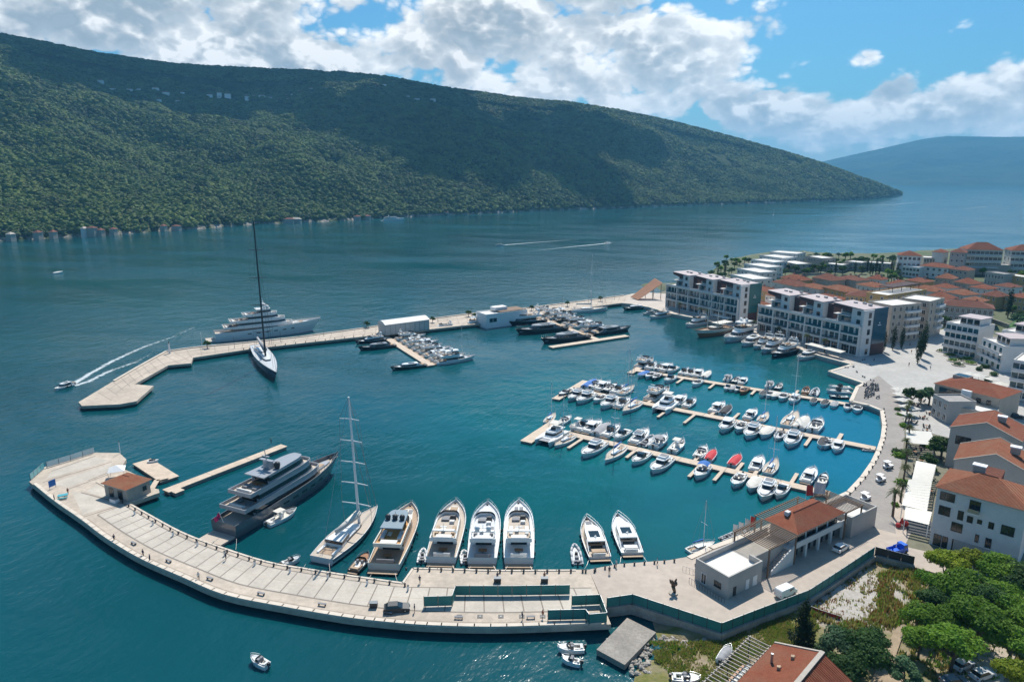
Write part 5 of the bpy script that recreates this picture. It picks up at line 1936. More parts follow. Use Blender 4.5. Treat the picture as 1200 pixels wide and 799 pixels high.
K['ri'].place(G(1010, 527.5), -0.2, 'inflatable boat tied beside the gangway of the middle pontoon', 'small boats along the marina pontoons', 0.7)
for i, (x, y) in enumerate([(845, 633), (852, 630), (862, 627)]):
    K['ri'].place(G(x, y), 0.6, f'dark inflatable, {ORD[i + 1]} from the left under the flags of the clubhouse', 'inflatables by the clubhouse', 0.6)


# wakes
def make_wakes():
    m, k, p, o = new_mat('wake_foam')
    tc_ = k.n('ShaderNodeTexCoord')
    sp_ = k.n('ShaderNodeSeparateXYZ', i_0=tc_.outputs['UV'])
    P = k.n('ShaderNodeNewGeometry').outputs['Position']
    nz = k.noise(P, 0.5, 5, 0.7)
    along = k.mapr(sp_.outputs[0], 0.0, 1.0, 0.30, -0.12)
    acr = k.math('ABSOLUTE', k.math('SUBTRACT', sp_.outputs[1], 0.5))
    edge = k.mapr(acr, 0.1, 0.5, 0.0, -0.35)
    a = k.mapr(k.math('ADD', k.math('ADD', nz, along), edge), 0.50, 0.75, 0.0, 0.85)
    k.link(a, p.inputs['Alpha'])
    p.inputs['Base Color'].default_value = (0.62, 0.68, 0.70, 1)
    p.inputs['Roughness'].default_value = 0.9

    def ribbon(pts, w0, w1, z, label):
        c = [G(*q) for q in pts]
        c = [Vector((v_.x, v_.y)) for v_ in c]
        n = 30
        L = polyline(c, n)
        v, f, uv = [], [], []
        for i, q in enumerate(L):
            d = (L[min(n, i + 1)] - L[max(0, i - 1)]).normalized()
            nn = Vector((-d.y, d.x)) * (w0 + (w1 - w0) * i / n) / 2
            v += [(*(q - nn), z), (*(q + nn), z)]
        f = [(2 * i, 2 * i + 2, 2 * i + 3, 2 * i + 1) for i in range(n)]
        me = bpy.data.meshes.new('wake')
        me.from_pydata(v, [], f)
        me.materials.append(m)
        ul = me.uv_layers.new(name='UVMap')
        for pl in me.polygons:
            for li in pl.loop_indices:
                vi = me.loops[li].vertex_index
                ul.data[li].uv = ((vi // 2) / n, vi % 2)
        me.update()
        o_ = bpy.data.objects.new('wake', me)
        COL.objects.link(o_)
        tag(o_, label, 'wake', kind='stuff')
    ribbon([(86, 450), (100, 441), (130, 424), (165, 408), (205, 394), (250, 372)], 3.0, 8.0, 0.06, 'far arm of the foaming wake behind the white speedboat')
    ribbon([(87, 452), (104, 447), (128, 435), (160, 424), (190, 408)], 3.0, 8.0, 0.05, 'near arm of the foaming wake behind the white speedboat')
    ribbon([(590, 287.5), (640, 283.5), (700, 279)], 6, 12, 0.3, 'upper long white wake drawn across the bay')
    ribbon([(716, 285), (670, 289.5), (620, 295), (585, 299)], 7, 14, 0.3, 'lower long white wake drawn across the bay')
    ribbon([(1008, 241), (1050, 240), (1095, 235)], 5, 22, 0.5, 'pale wake beyond the tip of the forested hill')
    ribbon([(1156, 242.5), (1140, 244), (1122, 246.5)], 5, 12, 0.5, 'short pale wake far out at the right')
    for y0, lab in ((0, 'faint upper ripple trail fading across the water behind the speedboat'),):
        pass; #ribbon([(150, 402), (200, 375), (255, 355), (300, 345)], 1.5, 3, 0.05, lab)


make_wakes()
# ================================================================== buildings
def tile_mat(name, c1, c2):
    m, k, p, o = new_mat(name)
    P = k.n('ShaderNodeNewGeometry').outputs['Position']
    f = k.mapr(k.noise(P, 0.9, 5, 0.7), 0.3, 0.7)
    c = k.mix(f, c1, c2)
    f3 = k.mapr(k.noise(P, 0.25, 4, 0.7), 0.45, 0.65, 0.0, 0.5)
    c = k.mix(f3, c, (c1[0] * 0.9, c1[1] * 1.35, c1[2] * 1.5))
    f2 = k.mapr(k.noise(P, 4.0, 3, 0.7), 0.42, 0.68, 0.0, 0.42)
    c = k.mix(f2, c, tuple(x * 0.45 for x in c1))
    k.link(c, p.inputs['Base Color'])
    p.inputs['Roughness'].default_value = 0.85
    p.inputs['Specular IOR Level'].default_value = 0.2
    tco = k.n('ShaderNodeTexCoord')
    wv = k.n('ShaderNodeTexWave', i_Scale=1.5, i_Distortion=0.4)
    wv.bands_direction = 'X'
    k.link(tco.outputs['Object'], wv.inputs['Vector'])
    bn = k.n('ShaderNodeBump', i_Strength=1.0, i_Distance=0.3)
    k.link(wv.outputs[1], bn.inputs['Height'])
    k.link(bn.outputs[0], p.inputs['Normal'])
    return m


M['tile'] = tile_mat('terracotta_roof_tiles', (0.50, 0.17, 0.095), (0.40, 0.12, 0.065))
M['tile2'] = tile_mat('weathered_roof_tiles', (0.44, 0.16, 0.10), (0.30, 0.12, 0.085))
M['tile3'] = tile_mat('orange_roof_tiles', (0.55, 0.22, 0.12), (0.45, 0.15, 0.08))
M['pinkroof'] = mat('pinkish_metal_roof', (0.52, 0.19, 0.14), 0.6, 0.08, 0.3, fine=0.15)
M['yellow'] = mat('ochre_render', (0.50, 0.34, 0.15), 0.88, 0.08, 0.4, fine=0.15)
M['beige'] = mat('beige_render', (0.44, 0.38, 0.31), 0.88, 0.08, 0.4, fine=0.15)
M['maroon'] = mat('dark_maroon_cladding', (0.075, 0.035, 0.035), 0.7, 0.1)
M['mauve'] = mat('pale_mauve_roof', (0.42, 0.35, 0.35), 0.7, 0.06)
M['teal'] = mat('teal_glass_panel', (0.01, 0.12, 0.13), 0.15, 0.08, 0.2, spec=0.8)
M['tealblue'] = mat('petrol_blue_panel', (0.01, 0.075, 0.12), 0.15, 0.08, 0.2, spec=0.8)
M['pergwood'] = mat('brown_pergola_wood', (0.20, 0.13, 0.085), 0.8, 0.15, 1.0, fine=0.2)
M['roofw'] = mat('white_roof_membrane', (0.66, 0.64, 0.60), 0.8, 0.05, 0.3, fine=0.12)
M['roofg'] = mat('grey_roof_gravel', (0.34, 0.32, 0.30), 0.9, 0.12, 0.3, fine=0.3)

WM = {}


def window_mesh(w_, h_, style='sash', far=False):
    key = (round(w_, 2), round(h_, 2), style, far)
    if key in WM:
        return WM[key]
    fr = MB().m(M['white'] if style != 'dark' else M['dark'])
    t = 0.09 if not far else 0.12
    # frame bars stand 6 cm out of the wall (outside is -y)
    fr.b2(-w_ / 2 - t, w_ / 2 + t, -0.07, 0.05, h_ / 2, h_ / 2 + t).b2(-w_ / 2 - t, w_ / 2 + t, -0.12, 0.05, -h_ / 2 - t, -h_ / 2)
    fr.b2(-w_ / 2 - t, -w_ / 2, -0.07, 0.05, -h_ / 2, h_ / 2).b2(w_ / 2, w_ / 2 + t, -0.07, 0.05, -h_ / 2, h_ / 2)
    if style in ('sash', 'dark', 'wide'):
        for q in ([0] if w_ < 2.2 else [-w_ / 6, w_ / 6]):
            fr.b2(q - 0.035, q + 0.035, -0.06, 0.04, -h_ / 2, h_ / 2)
    pn = MB().m(M['glass'] if style != 'blue' else M['blueglass']).b2(-w_ / 2, w_ / 2, -0.035, 0.04, -h_ / 2, h_ / 2)
    if far:
        o = len(fr.v)
        fr.m(M['glass']).b2(-w_ / 2, w_ / 2, -0.035, 0.04, -h_ / 2, h_ / 2)
        WM[key] = (fr.mesh('window'), None)
    else:
        WM[key] = (fr.mesh('window'), pn.mesh('pane'))
    return WM[key]


def add_window(root, face, W_, D_, u, z, w_, h_, style='sash', far=False, name='window'):
    fm, pm = window_mesh(w_, h_, style, far)
    o = bpy.data.objects.new(name, fm)
    COL.objects.link(o)
    o.parent = root
    if face == 'front':
        o.location = (u, -0.0, z); a = 0
    elif face == 'right':
        o.location = (W_, u, z); a = math.pi / 2
    elif face == 'left':
        o.location = (0, u, z); a = -math.pi / 2
    else:
        o.location = (u, D_, z); a = math.pi
    o.rotation_euler = (0, 0, a)
    if pm is not None:
        q = bpy.data.objects.new('pane', pm)
        COL.objects.link(q)
        q.parent = o
    return o


def hip_roof(mb, x0, x1, y0, y1, z, rise, ov=0.6, ridge=None, matl='tile', th=0.18):
    x0 -= ov; x1 += ov; y0 -= ov; y1 += ov
    w_, d_ = x1 - x0, y1 - y0
    mb.m(M['stone']).b2(x0, x1, y0, y1, z - th, z)
    mb.m(M[matl])
    if w_ >= d_:
        r = d_ / 2 if ridge is None else ridge
        a, b = (x0 + r, (y0 + y1) / 2, z + rise), (x1 - r, (y0 + y1) / 2, z + rise)
    else:
        r = w_ / 2 if ridge is None else ridge
        a, b = ((x0 + x1) / 2, y0 + r, z + rise), ((x0 + x1) / 2, y1 - r, z + rise)
    z += 0.003
    A, B, C, D_ = (x0, y0, z), (x1, y0, z), (x1, y1, z), (x0, y1, z)
    if w_ >= d_:
        mb.add([A, B, C, D_, a, b], [(0, 1, 5, 4), (1, 2, 5), (2, 3, 4, 5), (3, 0, 4)])
    else:
        mb.add([A, B, C, D_, a, b], [(0, 1, 4), (1, 2, 5, 4), (2, 3, 5), (3, 0, 4, 5)])
    mb.m(M['tile2' if matl != 'tile2' else 'tile'])
    mb.cyl(a, b, 0.14, n=6)
    return a, b


def frame_of(FL, FR, zt=None, base=None):
    if zt is None:
        A, B = GT(*FL), GT(*FR)
        zb = (A.z + B.z) / 2
    else:
        zb = base if base is not None else 1.8
        for _ in range(6):
            A, B = G(*FL, zb + zt), G(*FR, zb + zt)
            if base is None:
                zb = landz((A.x + B.x) / 2, (A.y + B.y) / 2)
    d = B - A
    return Vector((A.x, A.y, zb)), math.atan2(d.y, d.x), math.hypot(d.x, d.y)


def building(name, label, FL, FR, depth, h, roof='hip', wall='render', floors=2, cols=4, side=2, eave=True, rise=2.2, tile='tile', ww=1.1, wh=1.5, far=True, group=None, chimney=0, style='sash', cat='house', ground=None, base=None, left=True, balcony=False, ov=0.6, skirt=3.0):
    loc, ang, W_ = frame_of(FL, FR, h if eave else None, base)
    r = thing(name, label, cat, loc, ang, group)
    mb = MB().m(M[wall]).b2(0, W_, 0, depth, -skirt, h - 0.2)
    if roof == 'flat':
        mb.b2(0, W_, 0, 0.25, h - 0.2, h + 0.5).b2(0, W_, depth - 0.25, depth, h - 0.2, h + 0.5).b2(0, 0.25, 0.25, depth - 0.25, h - 0.2, h + 0.5).b2(W_ - 0.25, W_, 0.25, depth - 0.25, h - 0.2, h + 0.5)
    if roof == 'gable':   # gable wall faces the front
        mb.add([(0, 0, h - 0.2), (W_, 0, h - 0.2), (W_ / 2, 0, h + rise - 0.2), (0, depth, h - 0.2), (W_, depth, h - 0.2), (W_ / 2, depth, h + rise - 0.2)], [(0, 1, 2), (5, 4, 3), (0, 2, 5, 3), (1, 4, 5, 2)])
    mb.build('walls', r)
    rb = MB()
    if roof == 'hip':
        a, b = hip_roof(rb, 0, W_, 0, depth, h, rise, ov, matl=tile)
    elif roof == 'gable':
        t = 0.28
        for s in (0, 1):
            xe, xr = (-ov, W_ / 2) if s == 0 else (W_ + ov, W_ / 2)
            ze = h - ov * rise / (W_ / 2)
            q = [(xe, -ov * 0.5, ze), (xr, -ov * 0.5, h + rise), (xr, depth + ov * 0.5, h + rise), (xe, depth + ov * 0.5, ze)]
            rb.m(M[tile]).add(q + [(x, y, z - t) for x, y, z in q], [(0, 1, 2, 3) if s else (3, 2, 1, 0), (4, 5, 6, 7) if not s else (7, 6, 5, 4)] + [(i, (i + 1) % 4, 4 + (i + 1) % 4, 4 + i) for i in range(4)])
            # pale verge
            for yv in (-ov * 0.5, depth + ov * 0.5):
                rb.m(M['stone']).add([(xe, yv - 0.14, ze - 0.3), (xe, yv + 0.14, ze - 0.3), (xe, yv + 0.14, ze + 0.12), (xe, yv - 0.14, ze + 0.12), (xr, yv - 0.14, h + rise - 0.3), (xr, yv + 0.14, h + rise - 0.3), (xr, yv + 0.14, h + rise + 0.12), (xr, yv - 0.14, h + rise + 0.12)],
                                     [(0, 1, 2, 3), (7, 6, 5, 4), (0, 4, 5, 1), (1, 5, 6, 2), (2, 6, 7, 3), (3, 7, 4, 0)])
    else:
        rb.m(M['roofw' if wall != 'grey_render' else 'roofg']).b2(0.25, W_ - 0.25, 0.25, depth - 0.25, h - 0.2, h + 0.02)
    ro = rb.build('roof', r)
    for i in range(chimney):
        cx_ = W_ * (0.3 + 0.4 * i)
        c = MB().m(M['stone']).box((cx_, depth * 0.6, h + rise * 0.7 + 0.4), (0.9, 0.7, 1.6)).m(M[tile]).box((cx_, depth * 0.6, h + rise * 0.7 + 1.3), (1.15, 0.95, 0.16))
        c.build('chimney', ro)
    fh = h / floors
    for f in range(floors):
        z = f * fh + fh * 0.52
        hh = min(wh, fh * 0.6)
        for c in range(cols):
            add_window(r, 'front', W_, depth, (c + 0.5) * W_ / cols, z, ww, hh if f or ground is None else ground, style, far)
        for c in range(side):
            if left:
                add_window(r, 'left', W_, depth, (c + 0.5) * depth / side, z, ww, hh, style, far)
            else:
                add_window(r, 'right', W_, depth, (c + 0.5) * depth / side, z, ww, hh, style, far)
        if balcony and f > 0:
            mb = MB().m(M['white']).b2(W_ * 0.08, W_ * 0.92, -1.5, -0.003, f * fh - 0.1, f * fh + 0.1)
            mb.m(M['palegrey']).b2(W_ * 0.08, W_ * 0.92, -1.5, -1.42, f * fh + 0.103, f * fh + 1.05)
            mb.build('balcony', r)
    return r, W_


def harbour_block(label, FL, FR, npods, panel, group):
    loc, ang, W_ = frame_of(FL, FR)
    D_ = 17.0
    H0, F = 5.2, 4.1          # ground floor, upper floors
    H = H0 + 2 * F
    r = thing('harbour_apartment_block', label, 'apartment block', loc, ang, group)
    mb = MB().m(M['render']).b2(0, W_, 0.9, D_, -2, H)
    # frame of the front: slabs and piers standing forward of the recessed glazing
    for z in (H0, H0 + F, H):
        mb.b2(0, W_, -0.6, 0.897, z - 0.28, z + 0.28)
    n = npods * 2
    for i in range(n + 1):
        x = W_ * i / n
        mb.b2(max(0, x - 0.45), min(W_, x + 0.45), -0.45, 0.897, 0.0, H0 - 0.283)
        mb.b2(max(0, x - 0.35), min(W_, x + 0.35), -0.45, 0.897, H0 + 0.283, H0 + F - 0.283)
        mb.b2(max(0, x - 0.35), min(W_, x + 0.35), -0.45, 0.897, H0 + F + 0.283, H - 0.283)
    mb.b2(-0.02, W_ + 0.02, -0.9, -0.603, H + 0.1, H + 1.1)
    mb.build('walls', r)
    # windows
    for i in range(n):
        x0, x1 = W_ * i / n + 0.6, W_ * (i + 1) / n - 0.6
        ww = (x1 - x0)
        for f in range(2):
            z = H0 + f * F + F / 2
            for q in range(3):
                w1 = ww / 3 * (0.9 if (i + q + f) % 4 else 0.6)
                o = add_window(r, 'front', W_, D_, x0 + ww * (q + 0.5) / 3, z - 0.1, w1 - 0.24, F - 1.35, 'blue', False)
                o.location.y = 0.88
            rl = MB().m(M['blueglass']).b2(x0, x1, -0.42, -0.36, H0 + f * F + 0.29, H0 + f * F + 1.15)
            rl.build('balcony_rail', r)
        for q in range(2):
            o = add_window(r, 'front', W_, D_, x0 + ww * (q + 0.5) / 2, 2.2, ww / 2 - 0.5, 3.7, 'wide', False, 'shop_window')
            o.location.y = 0.88
    # roof terrace
    MB().m(M['roofw']).b2(0.2, W_ - 0.2, 0.0, D_ - 0.2, H + 0.003, H + 0.1).build('roof_terrace', r)
    # penthouses
    pw = W_ / npods
    for i in range(npods):
        x0 = pw * i + pw * 0.30
        x1 = pw * (i + 1) - (0.0 if i == npods - 1 else pw * 0.12)
        if i == npods - 1:
            x1 -= 0.05
        y0, y1 = 2.2, D_ - 2
        Hp = 7.6
        p_ = MB().m(M['render'])
        xm = x0 + (x1 - x0) * 0.52
        p_.b2(xm, x1, y0, y1, H + 0.1, H + Hp)
        p_.b2(x0, xm - 0.003, y0 + 2.2, y1, H + 0.1, H + Hp)
        p_.b2(x0 - 1.6, xm - 0.003, y0 - 1.0, y0 + 2.197, H + Hp / 2 - 0.15, H + Hp / 2 + 0.15)
        p_.b2(x0, x0 + 0.4, y0, y0 + 2.197, H + 0.1, H + Hp / 2 - 0.153)
        pod = p_.build('penthouse', r)
        # sloping roof plane
        q = [(x0 - 2.4, y0 - 0.8, H + Hp + 0.9), (x1 + 0.2, y0 - 0.8, H + Hp + 0.05), (x1 + 0.2, y1, H + Hp + 0.05), (x0 - 2.4, y1, H + Hp + 0.9)]
        MB().m(M['mauve']).add(q + [(a, b, c + 0.3) for a, b, c in q], [(3, 2, 1, 0), (4, 5, 6, 7)] + [(k_, (k_ + 1) % 4, 4 + (k_ + 1) % 4, 4 + k_) for k_ in range(4)]).build('penthouse_roof', pod)
        # dark slanting fascia on the loggia
        MB().m(M['maroon']).prism([(x0 - 2.2, y0 - 0.6), (xm, y0 - 0.6), (xm, y0 - 0.3), (x0 - 2.2, y0 - 0.3)], [H + Hp - 0.5, H + Hp - 1.9, H + Hp - 1.9, H + Hp - 0.5], [H + Hp + 0.85, H + Hp + 0.5, H + Hp + 0.5, H + Hp + 0.85]).build('fascia', pod)
        for f in range(2):
            o = add_window(pod, 'front', W_, D_, (x0 + xm) / 2, H + f * Hp / 2 + 1.95, (xm - x0) * 0.86, 2.5, 'blue', False)
            o.location.y = y0 + 2.18
            o = add_window(pod, 'front', W_, D_, (xm + x1) / 2 + 0.4, H + f * Hp / 2 + 1.9, 1.7, 1.7, 'dark', False)
            o.location.y = y0 - 0.01
        if i < npods - 1:
            MB().m(M['maroon']).b2(x1 + 0.003, x1 + pw * 0.16, y0 + 3.5, y1 - 1, H + 0.1, H + Hp - 0.6).build('stair_core', r)
    for i in range(npods):
        for q in (0.45, 0.6, 0.8):
            MB().m(M['metal']).box((pw * (i + q), D_ * 0.6 + 2 * math.sin(9 * q + i), H + 8.7), (1.5, 1.0, 0.8)).build('roof_unit', r)
    # end wall with tall coloured panel, two more storeys high
    MB().m(M['render']).b2(W_ + 0.003, W_ + 0.9, 0.6, D_ - 0.4, -2, H + 7.6).build('end_wall', r)
    MB().m(M[panel]).b2(W_ + 0.903, W_ + 1.2, D_ * 0.42, D_ - 0.8, 5.2, H + 8.1).build('glass_panel', r)
    MB().m(M['maroon']).b2(W_ + 0.903, W_ + 1.1, D_ * 0.42, D_ - 0.8, 0, 5.15).build('panel_base', r)
    MB().m(M['white']).cyl((W_ + 1.2, D_ * 0.66, H + 1.4), (W_ + 1.24, D_ * 0.66, H + 1.4), 0.35, n=5).b2(W_ + 1.203, W_ + 1.24, D_ * 0.60, D_ * 0.72, H + 0.2, H + 0.5).build('panel_emblem', r)
    for f in range(5):
        o = add_window(r, 'right', W_, D_, D_ * 0.27, [2.0, 6.8, 11.0, 15.2, 18.6][f], 1.6, 2.3, 'dark', False)
        o.location.x = W_ + 0.905
    return r, W_


HB = 'modern apartment blocks along the harbour'
harbour_block('white harbour block with three penthouses and a teal end panel, nearer the mole', (780, 359), (863, 379), 3, 'teal', HB)
hb2, HW2 = harbour_block('white harbour block with three penthouses and a petrol blue end panel, beside the square', (887, 388), (1004, 418), 3, 'tealblue', HB)
# awnings in front of the blocks
def awning(label, a, b, depth, zt=3.2, mt='tarp_white', group='awnings on the harbour walk'):
    loc, ang, W_ = frame_of(a, b)
    r = thing('awning', label, 'awning', loc, ang, group)
    MB().m(M[mt]).prism([(0, 0), (W_, 0), (W_, depth), (0, depth)], [zt - 0.35, zt - 0.35, zt, zt], [zt - 0.25, zt - 0.25, zt + 0.1, zt + 0.1]).build('canopy', r)
    n = max(2, int(W_ / 5))
    for i in range(n + 1):
        MB().m(M['metal']).cyl((0.15 + (W_ - 0.3) * i / n, 0.2, 0), (0.15 + (W_ - 0.3) * i / n, 0.2, zt - 0.33), 0.06, n=6).build('post', r)
    return r


awning('long cream awning in front of the harbour block by the square', (942, 410), (984, 421), 3.5)
awning('cream awning in front of the harbour block nearer the mole', (832, 375), (852, 380), 3.5)

# ---------------- clubhouse
def clubhouse():
    FL, FR = (852, 702), (1022, 615)
    loc, ang, W_ = frame_of(FL, FR, None)
    back = G(824, 680, 1.8) - loc
    D_ = abs(-math.sin(ang) * back.x + math.cos(ang) * back.y)
    D_ = max(8.0, min(13.0, D_ if D_ > 1 else 9.0))
    r = thing('clubhouse', 'long grey yacht clubhouse with orange tiled upper storey and brown pergolas on the quay', 'clubhouse', loc, ang)
    w = MB().m(M['grey_render'])
    w.b2(0, W_ * 0.20, 0, D_, -0.5, 3.4)
    w.b2(W_ * 0.20 + 0.003, W_ * 0.80, 2.2, D_, -0.5, 3.4)
    # parapets of the west terrace
    for (x0, x1, y0, y1, h) in ((0, W_ * 0.20, 0, 0.3, 4.7), (0, 0.3, 0.3, D_ - 0.3, 4.7), (0, W_ * 0.44, D_ - 0.3, D_, 4.7), (W_ * 0.20 - 0.3, W_ * 0.20, 0.3, 3.0, 4.7), (W_ * 0.203, W_ * 0.42, 2.2, 2.45, 4.3)):
        w.b2(x0, x1, y0, y1, 3.397, h)
    w.build('west_wing', r)
    w = MB().m(M['grey_render']).b2(W_ * 0.80 + 0.003, W_, -0.6, D_ - 1, -0.5, 3.4)
    for (x0, x1, y0, y1) in ((W_ * 0.80 + 0.01, W_, -0.6, -0.3), (W_ * 0.80 + 0.01, W_, D_ - 1.3, D_ - 1), (W_ - 0.3, W_, -0.297, D_ - 1.303), (W_ * 0.80 + 0.01, W_ * 0.80 + 0.3, -0.297, D_ - 1.303)):
        w.b2(x0, x1, y0, y1, 3.397, 5.0)
    w.build('east_wing', r)
    MB().m(M['roofw']).b2(0.3, W_ * 0.197, 0.3, D_ - 0.3, 3.4, 3.46).build('west_terrace_floor', r)
    MB().m(M['roofw']).b2(W_ * 0.80 + 0.31, W_ - 0.31, -0.29, D_ - 1.31, 3.4, 3.46).build('east_terrace_floor', r)
    MB().m(M['slab']).b2(W_ * 0.205, W_ * 0.43, 2.5, D_ - 0.31, 3.4, 3.45).build('middle_terrace_floor', r)
    # ground floor arcade of the middle part
    a = MB().m(M['render'])
    xs = [W_ * (0.42 + 0.36 * i / 4) for i in range(5)]
    for x in xs:
        a.b2(x - 0.35, x + 0.35, 0.6, 1.1, 0, 3.1)
    a.b2(W_ * 0.40, W_ * 0.80, 0.55, 2.197, 3.1, 3.5)
    a.b2(W_ * 0.42, W_ * 0.80, 0.55, 0.75, 3.503, 4.4)
    a.build('arcade', r)
    # outside stair rising to the terrace
    st = MB().m(M['grey_render'])
    n = 16
    for i in range(n):
        x = W_ * 0.27 + (W_ * 0.15) * i / n
        st.b2(x, x + W_ * 0.15 / n, 0.5, 2.15, -0.1, 3.4 * (i + 1) / n)
    st.m(M['render'])
    st.prism([(W_ * 0.27, 0.25), (W_ * 0.42, 0.25), (W_ * 0.42, 0.49), (W_ * 0.27, 0.49)], 0, [0.9, 4.4, 4.4, 0.9])
    st.build('outside_stair', r)
    # upper storey
    u0, u1 = W_ * 0.44, W_ * 0.75
    up = MB().m(M['render']).b2(u0, u1, 1.3, D_ - 0.8, 3.5, 6.6)
    up.build('upper_storey', r)
    for i in range(4):
        o = add_window(r, 'front', W_, D_, u0 + (u1 - u0) * (i + 0.5) / 4, 5.1, (u1 - u0) / 4 - 0.9, 1.9, 'dark', False)
        o.location.y = 1.29
    rf = MB(); hip_roof(rf, u0, u1, 1.0, D_ - 0.6, 6.7, 2.1, 0.9, matl='tile')
    ro = rf.build('roof', r)
    MB().m(M['render']).box((u0 + 2.4, D_ * 0.62, 8.4), (1.1, 0.9, 1.2)).build('chimney', ro)
    # pergolas
    for (x0, x1) in ((W_ * 0.24, u0 - 1.0), (u1 + 1.0, W_ * 0.90)):
        pg = MB().m(M['pergwood'])
        y0, y1 = 0.2, D_ + 0.6
        for y in (y0, (y0 + y1) / 2, y1):
            pg.b2(x0, x1, y - 0.1, y + 0.1, 6.2, 6.45)
        k = int((x1 - x0) / 0.6)
        for i in range(k + 1):
            x = x0 + (x1 - x0) * i / k
            pg.b2(x - 0.07, x + 0.07, y0 - 0.4, y1 + 0.4, 6.453, 6.6)
        pg_o = pg.build('pergola', r)
        for x in (x0 + 0.2, x1 - 0.2):
            for y in (y0, y1):
                MB().m(M['pergwood']).b2(x - 0.14, x + 0.14, y - 0.14, y + 0.14, 0.0 if y == y0 or y == y1 else 3.4, 6.2).build('post', pg_o)
    # back pergola along the water
    pg = MB().m(M['pergwood'])
    for i in range(20):
        x = u0 + (u1 - u0) * i / 19
        pg.b2(x - 0.09, x + 0.09, D_ + 0.3, D_ + 3.4, 6.0, 6.15)
    pg.b2(u0, u1, D_ + 3.0, D_ + 3.2, 5.8, 5.997)
    for x in (u0 + 0.2, u1 - 0.2):
        pg.b2(x - 0.13, x + 0.13, D_ + 2.95, D_ + 3.2, 0, 5.797)
    pg.build('back_pergola', r)
    # doors and small openings of the west wing
    for (u, z, ww, hh, nm) in ((0.04, 1.15, 0.9, 1.9, 'dark'), (0.115, 1.15, 1.0, 2.1, 'sash'), (0.16, 1.15, 1.3, 2.1, 'sash')):
        d = MB().m(M['white'] if nm == 'sash' else M['dark']).b2(u * W_ - ww / 2, u * W_ + ww / 2, -0.06, 0.0, 0.05, 0.05 + hh)
        dd = d.build('door', r)
        MB().m(M['metal']).box((u * W_ + ww * 0.35, -0.1, 1.05), (0.12, 0.06, 0.05)).build('handle', dd)
    for u in (0.22, 0.25):
        MB().m(M['white']).b2(u * W_ - 0.5, u * W_ + 0.5, 2.13, 2.197, 0.05, 2.15).build('door', r)
    add_window(r, 'left', W_, D_, D_ * 0.3, 1.9, 1.5, 1.1, 'dark', False)
    add_window(r, 'left', W_, D_, D_ * 0.72, 1.4, 1.1, 2.1, 'sash', False)
    # garage doors in the arcade
    for i in range(4):
        MB().m(M['dark']).b2(xs[0] + (xs[1] - xs[0]) * i + 0.6, xs[0] + (xs[1] - xs[0]) * (i + 1) - 0.6, 2.15, 2.197, 0.05, 2.7).build('garage_door', r)
    # railing along the west side
    rl = MB().m(M['dark'])
    rail(rl, [(-1.6, y, 0.0) for y in np.linspace(-0.6, D_, 14)], 1.0, 0.035)
    rl.build('railing', r)
    ac = MB().m(M['white']).box((W_ + 0.5, D_ * 0.4, 1.6), (0.9, 0.9, 2.6))
    ac.build('service_cabinet', r)
    return r


clubhouse()


# ---------------- cabin on the breakwater tip
def cabin():
    loc, ang, W_ = frame_of((150, 588.5), (177, 576.5))
    D_ = (G(136, 576, 1.8) - loc).length
    r = thing('harbour_cabin', 'small stone cabin with orange tiled roof on the breakwater tip', 'cabin', loc, ang)
    MB().m(M['stone']).b2(0, W_, 0, D_, -0.1, 3.4).build('walls', r)
    rf = MB(); hip_roof(rf, 0, W_, 0, D_, 3.5, 1.5, 0.5, matl='tile3'); rf.build('roof', r)
    for u, w_ in ((0.3, 1.6), (0.7, 1.6)):
        add_window(r, 'left', W_, D_, D_ * u, 1.4, w_, 2.2, 'dark', False, 'door')
    add_window(r, 'front', W_, D_, W_ * 0.75, 1.8, 0.9, 1.0, 'dark', False)
    ut = MB().m(M['white']).box((-1.4, D_ * 0.35, 0.5), (1.2, 2.0, 0.9)).m(M['metal']).box((-1.4, D_ * 0.35, 1.0), (1.1, 1.9, 0.1))
    ut.build('service_box', r)


cabin()


# ---------------- the four tiled houses on the right
TH = 'tiled houses behind the promenade'
r, W_ = building('townhouse', 'white four storey house with orange hip roof and dark windows beside the trees', (1099, 570), (1204, 598), 12.5, 13.6, 'hip', 'render', 4, 0, 0, rise=3.0, tile='tile3', group=TH, far=False, ov=0.5)
for (u, z, ww, hh) in ((0.13, 11.9, 2.6, 1.7), (0.45, 11.6, 1.8, 2.0), (0.12, 8.6, 2.0, 1.9), (0.31, 8.6, 0.9, 1.9), (0.42, 8.3, 0.9, 1.3), (0.53, 8.4, 0.7, 0.8), (0.66, 8.3, 0.8, 1.3), (0.84, 8.2, 2.1, 1.9), (0.29, 5.7, 1.9, 1.9), (0.53, 4.6, 0.5, 1.6), (0.66, 4.3, 0.9, 2.0), (0.09, 1.5, 1.3, 2.5), (0.18, 1.5, 0.9, 2.5), (0.31, 1.5, 1.3, 2.5)):
    add_window(r, 'front', W_, 12.5, u * W_, z, ww, hh, 'dark', False)
MB().m(M['white']).b2(0.39 * W_, 0.52 * W_, -1.4, -0.003, 10.1, 10.3).m(M['metal']).b2(0.39 * W_, 0.52 * W_, -1.4, -1.35, 10.3, 11.2).build('balcony', r)
MB().m(M['grey_render']).b2(0.28 * W_, W_, -0.12, -0.003, -0.5, 2.9).build('stone_plinth', r)
MB().m(M['stone']).box((0.36 * W_, 8.5, 16.6), (2.2, 1.4, 1.8)).m(M['white']).box((0.36 * W_, 8.5, 17.6), (2.6, 1.8, 0.25)).build('chimney', r)
MB().m(M['tile2']).prism([(0.36 * W_, 8), (0.62 * W_, 8), (0.62 * W_, 12.4), (0.36 * W_, 12.4)], 13.6, [15.6, 15.9, 16.4, 16.4]).build('roof_dormer', r)
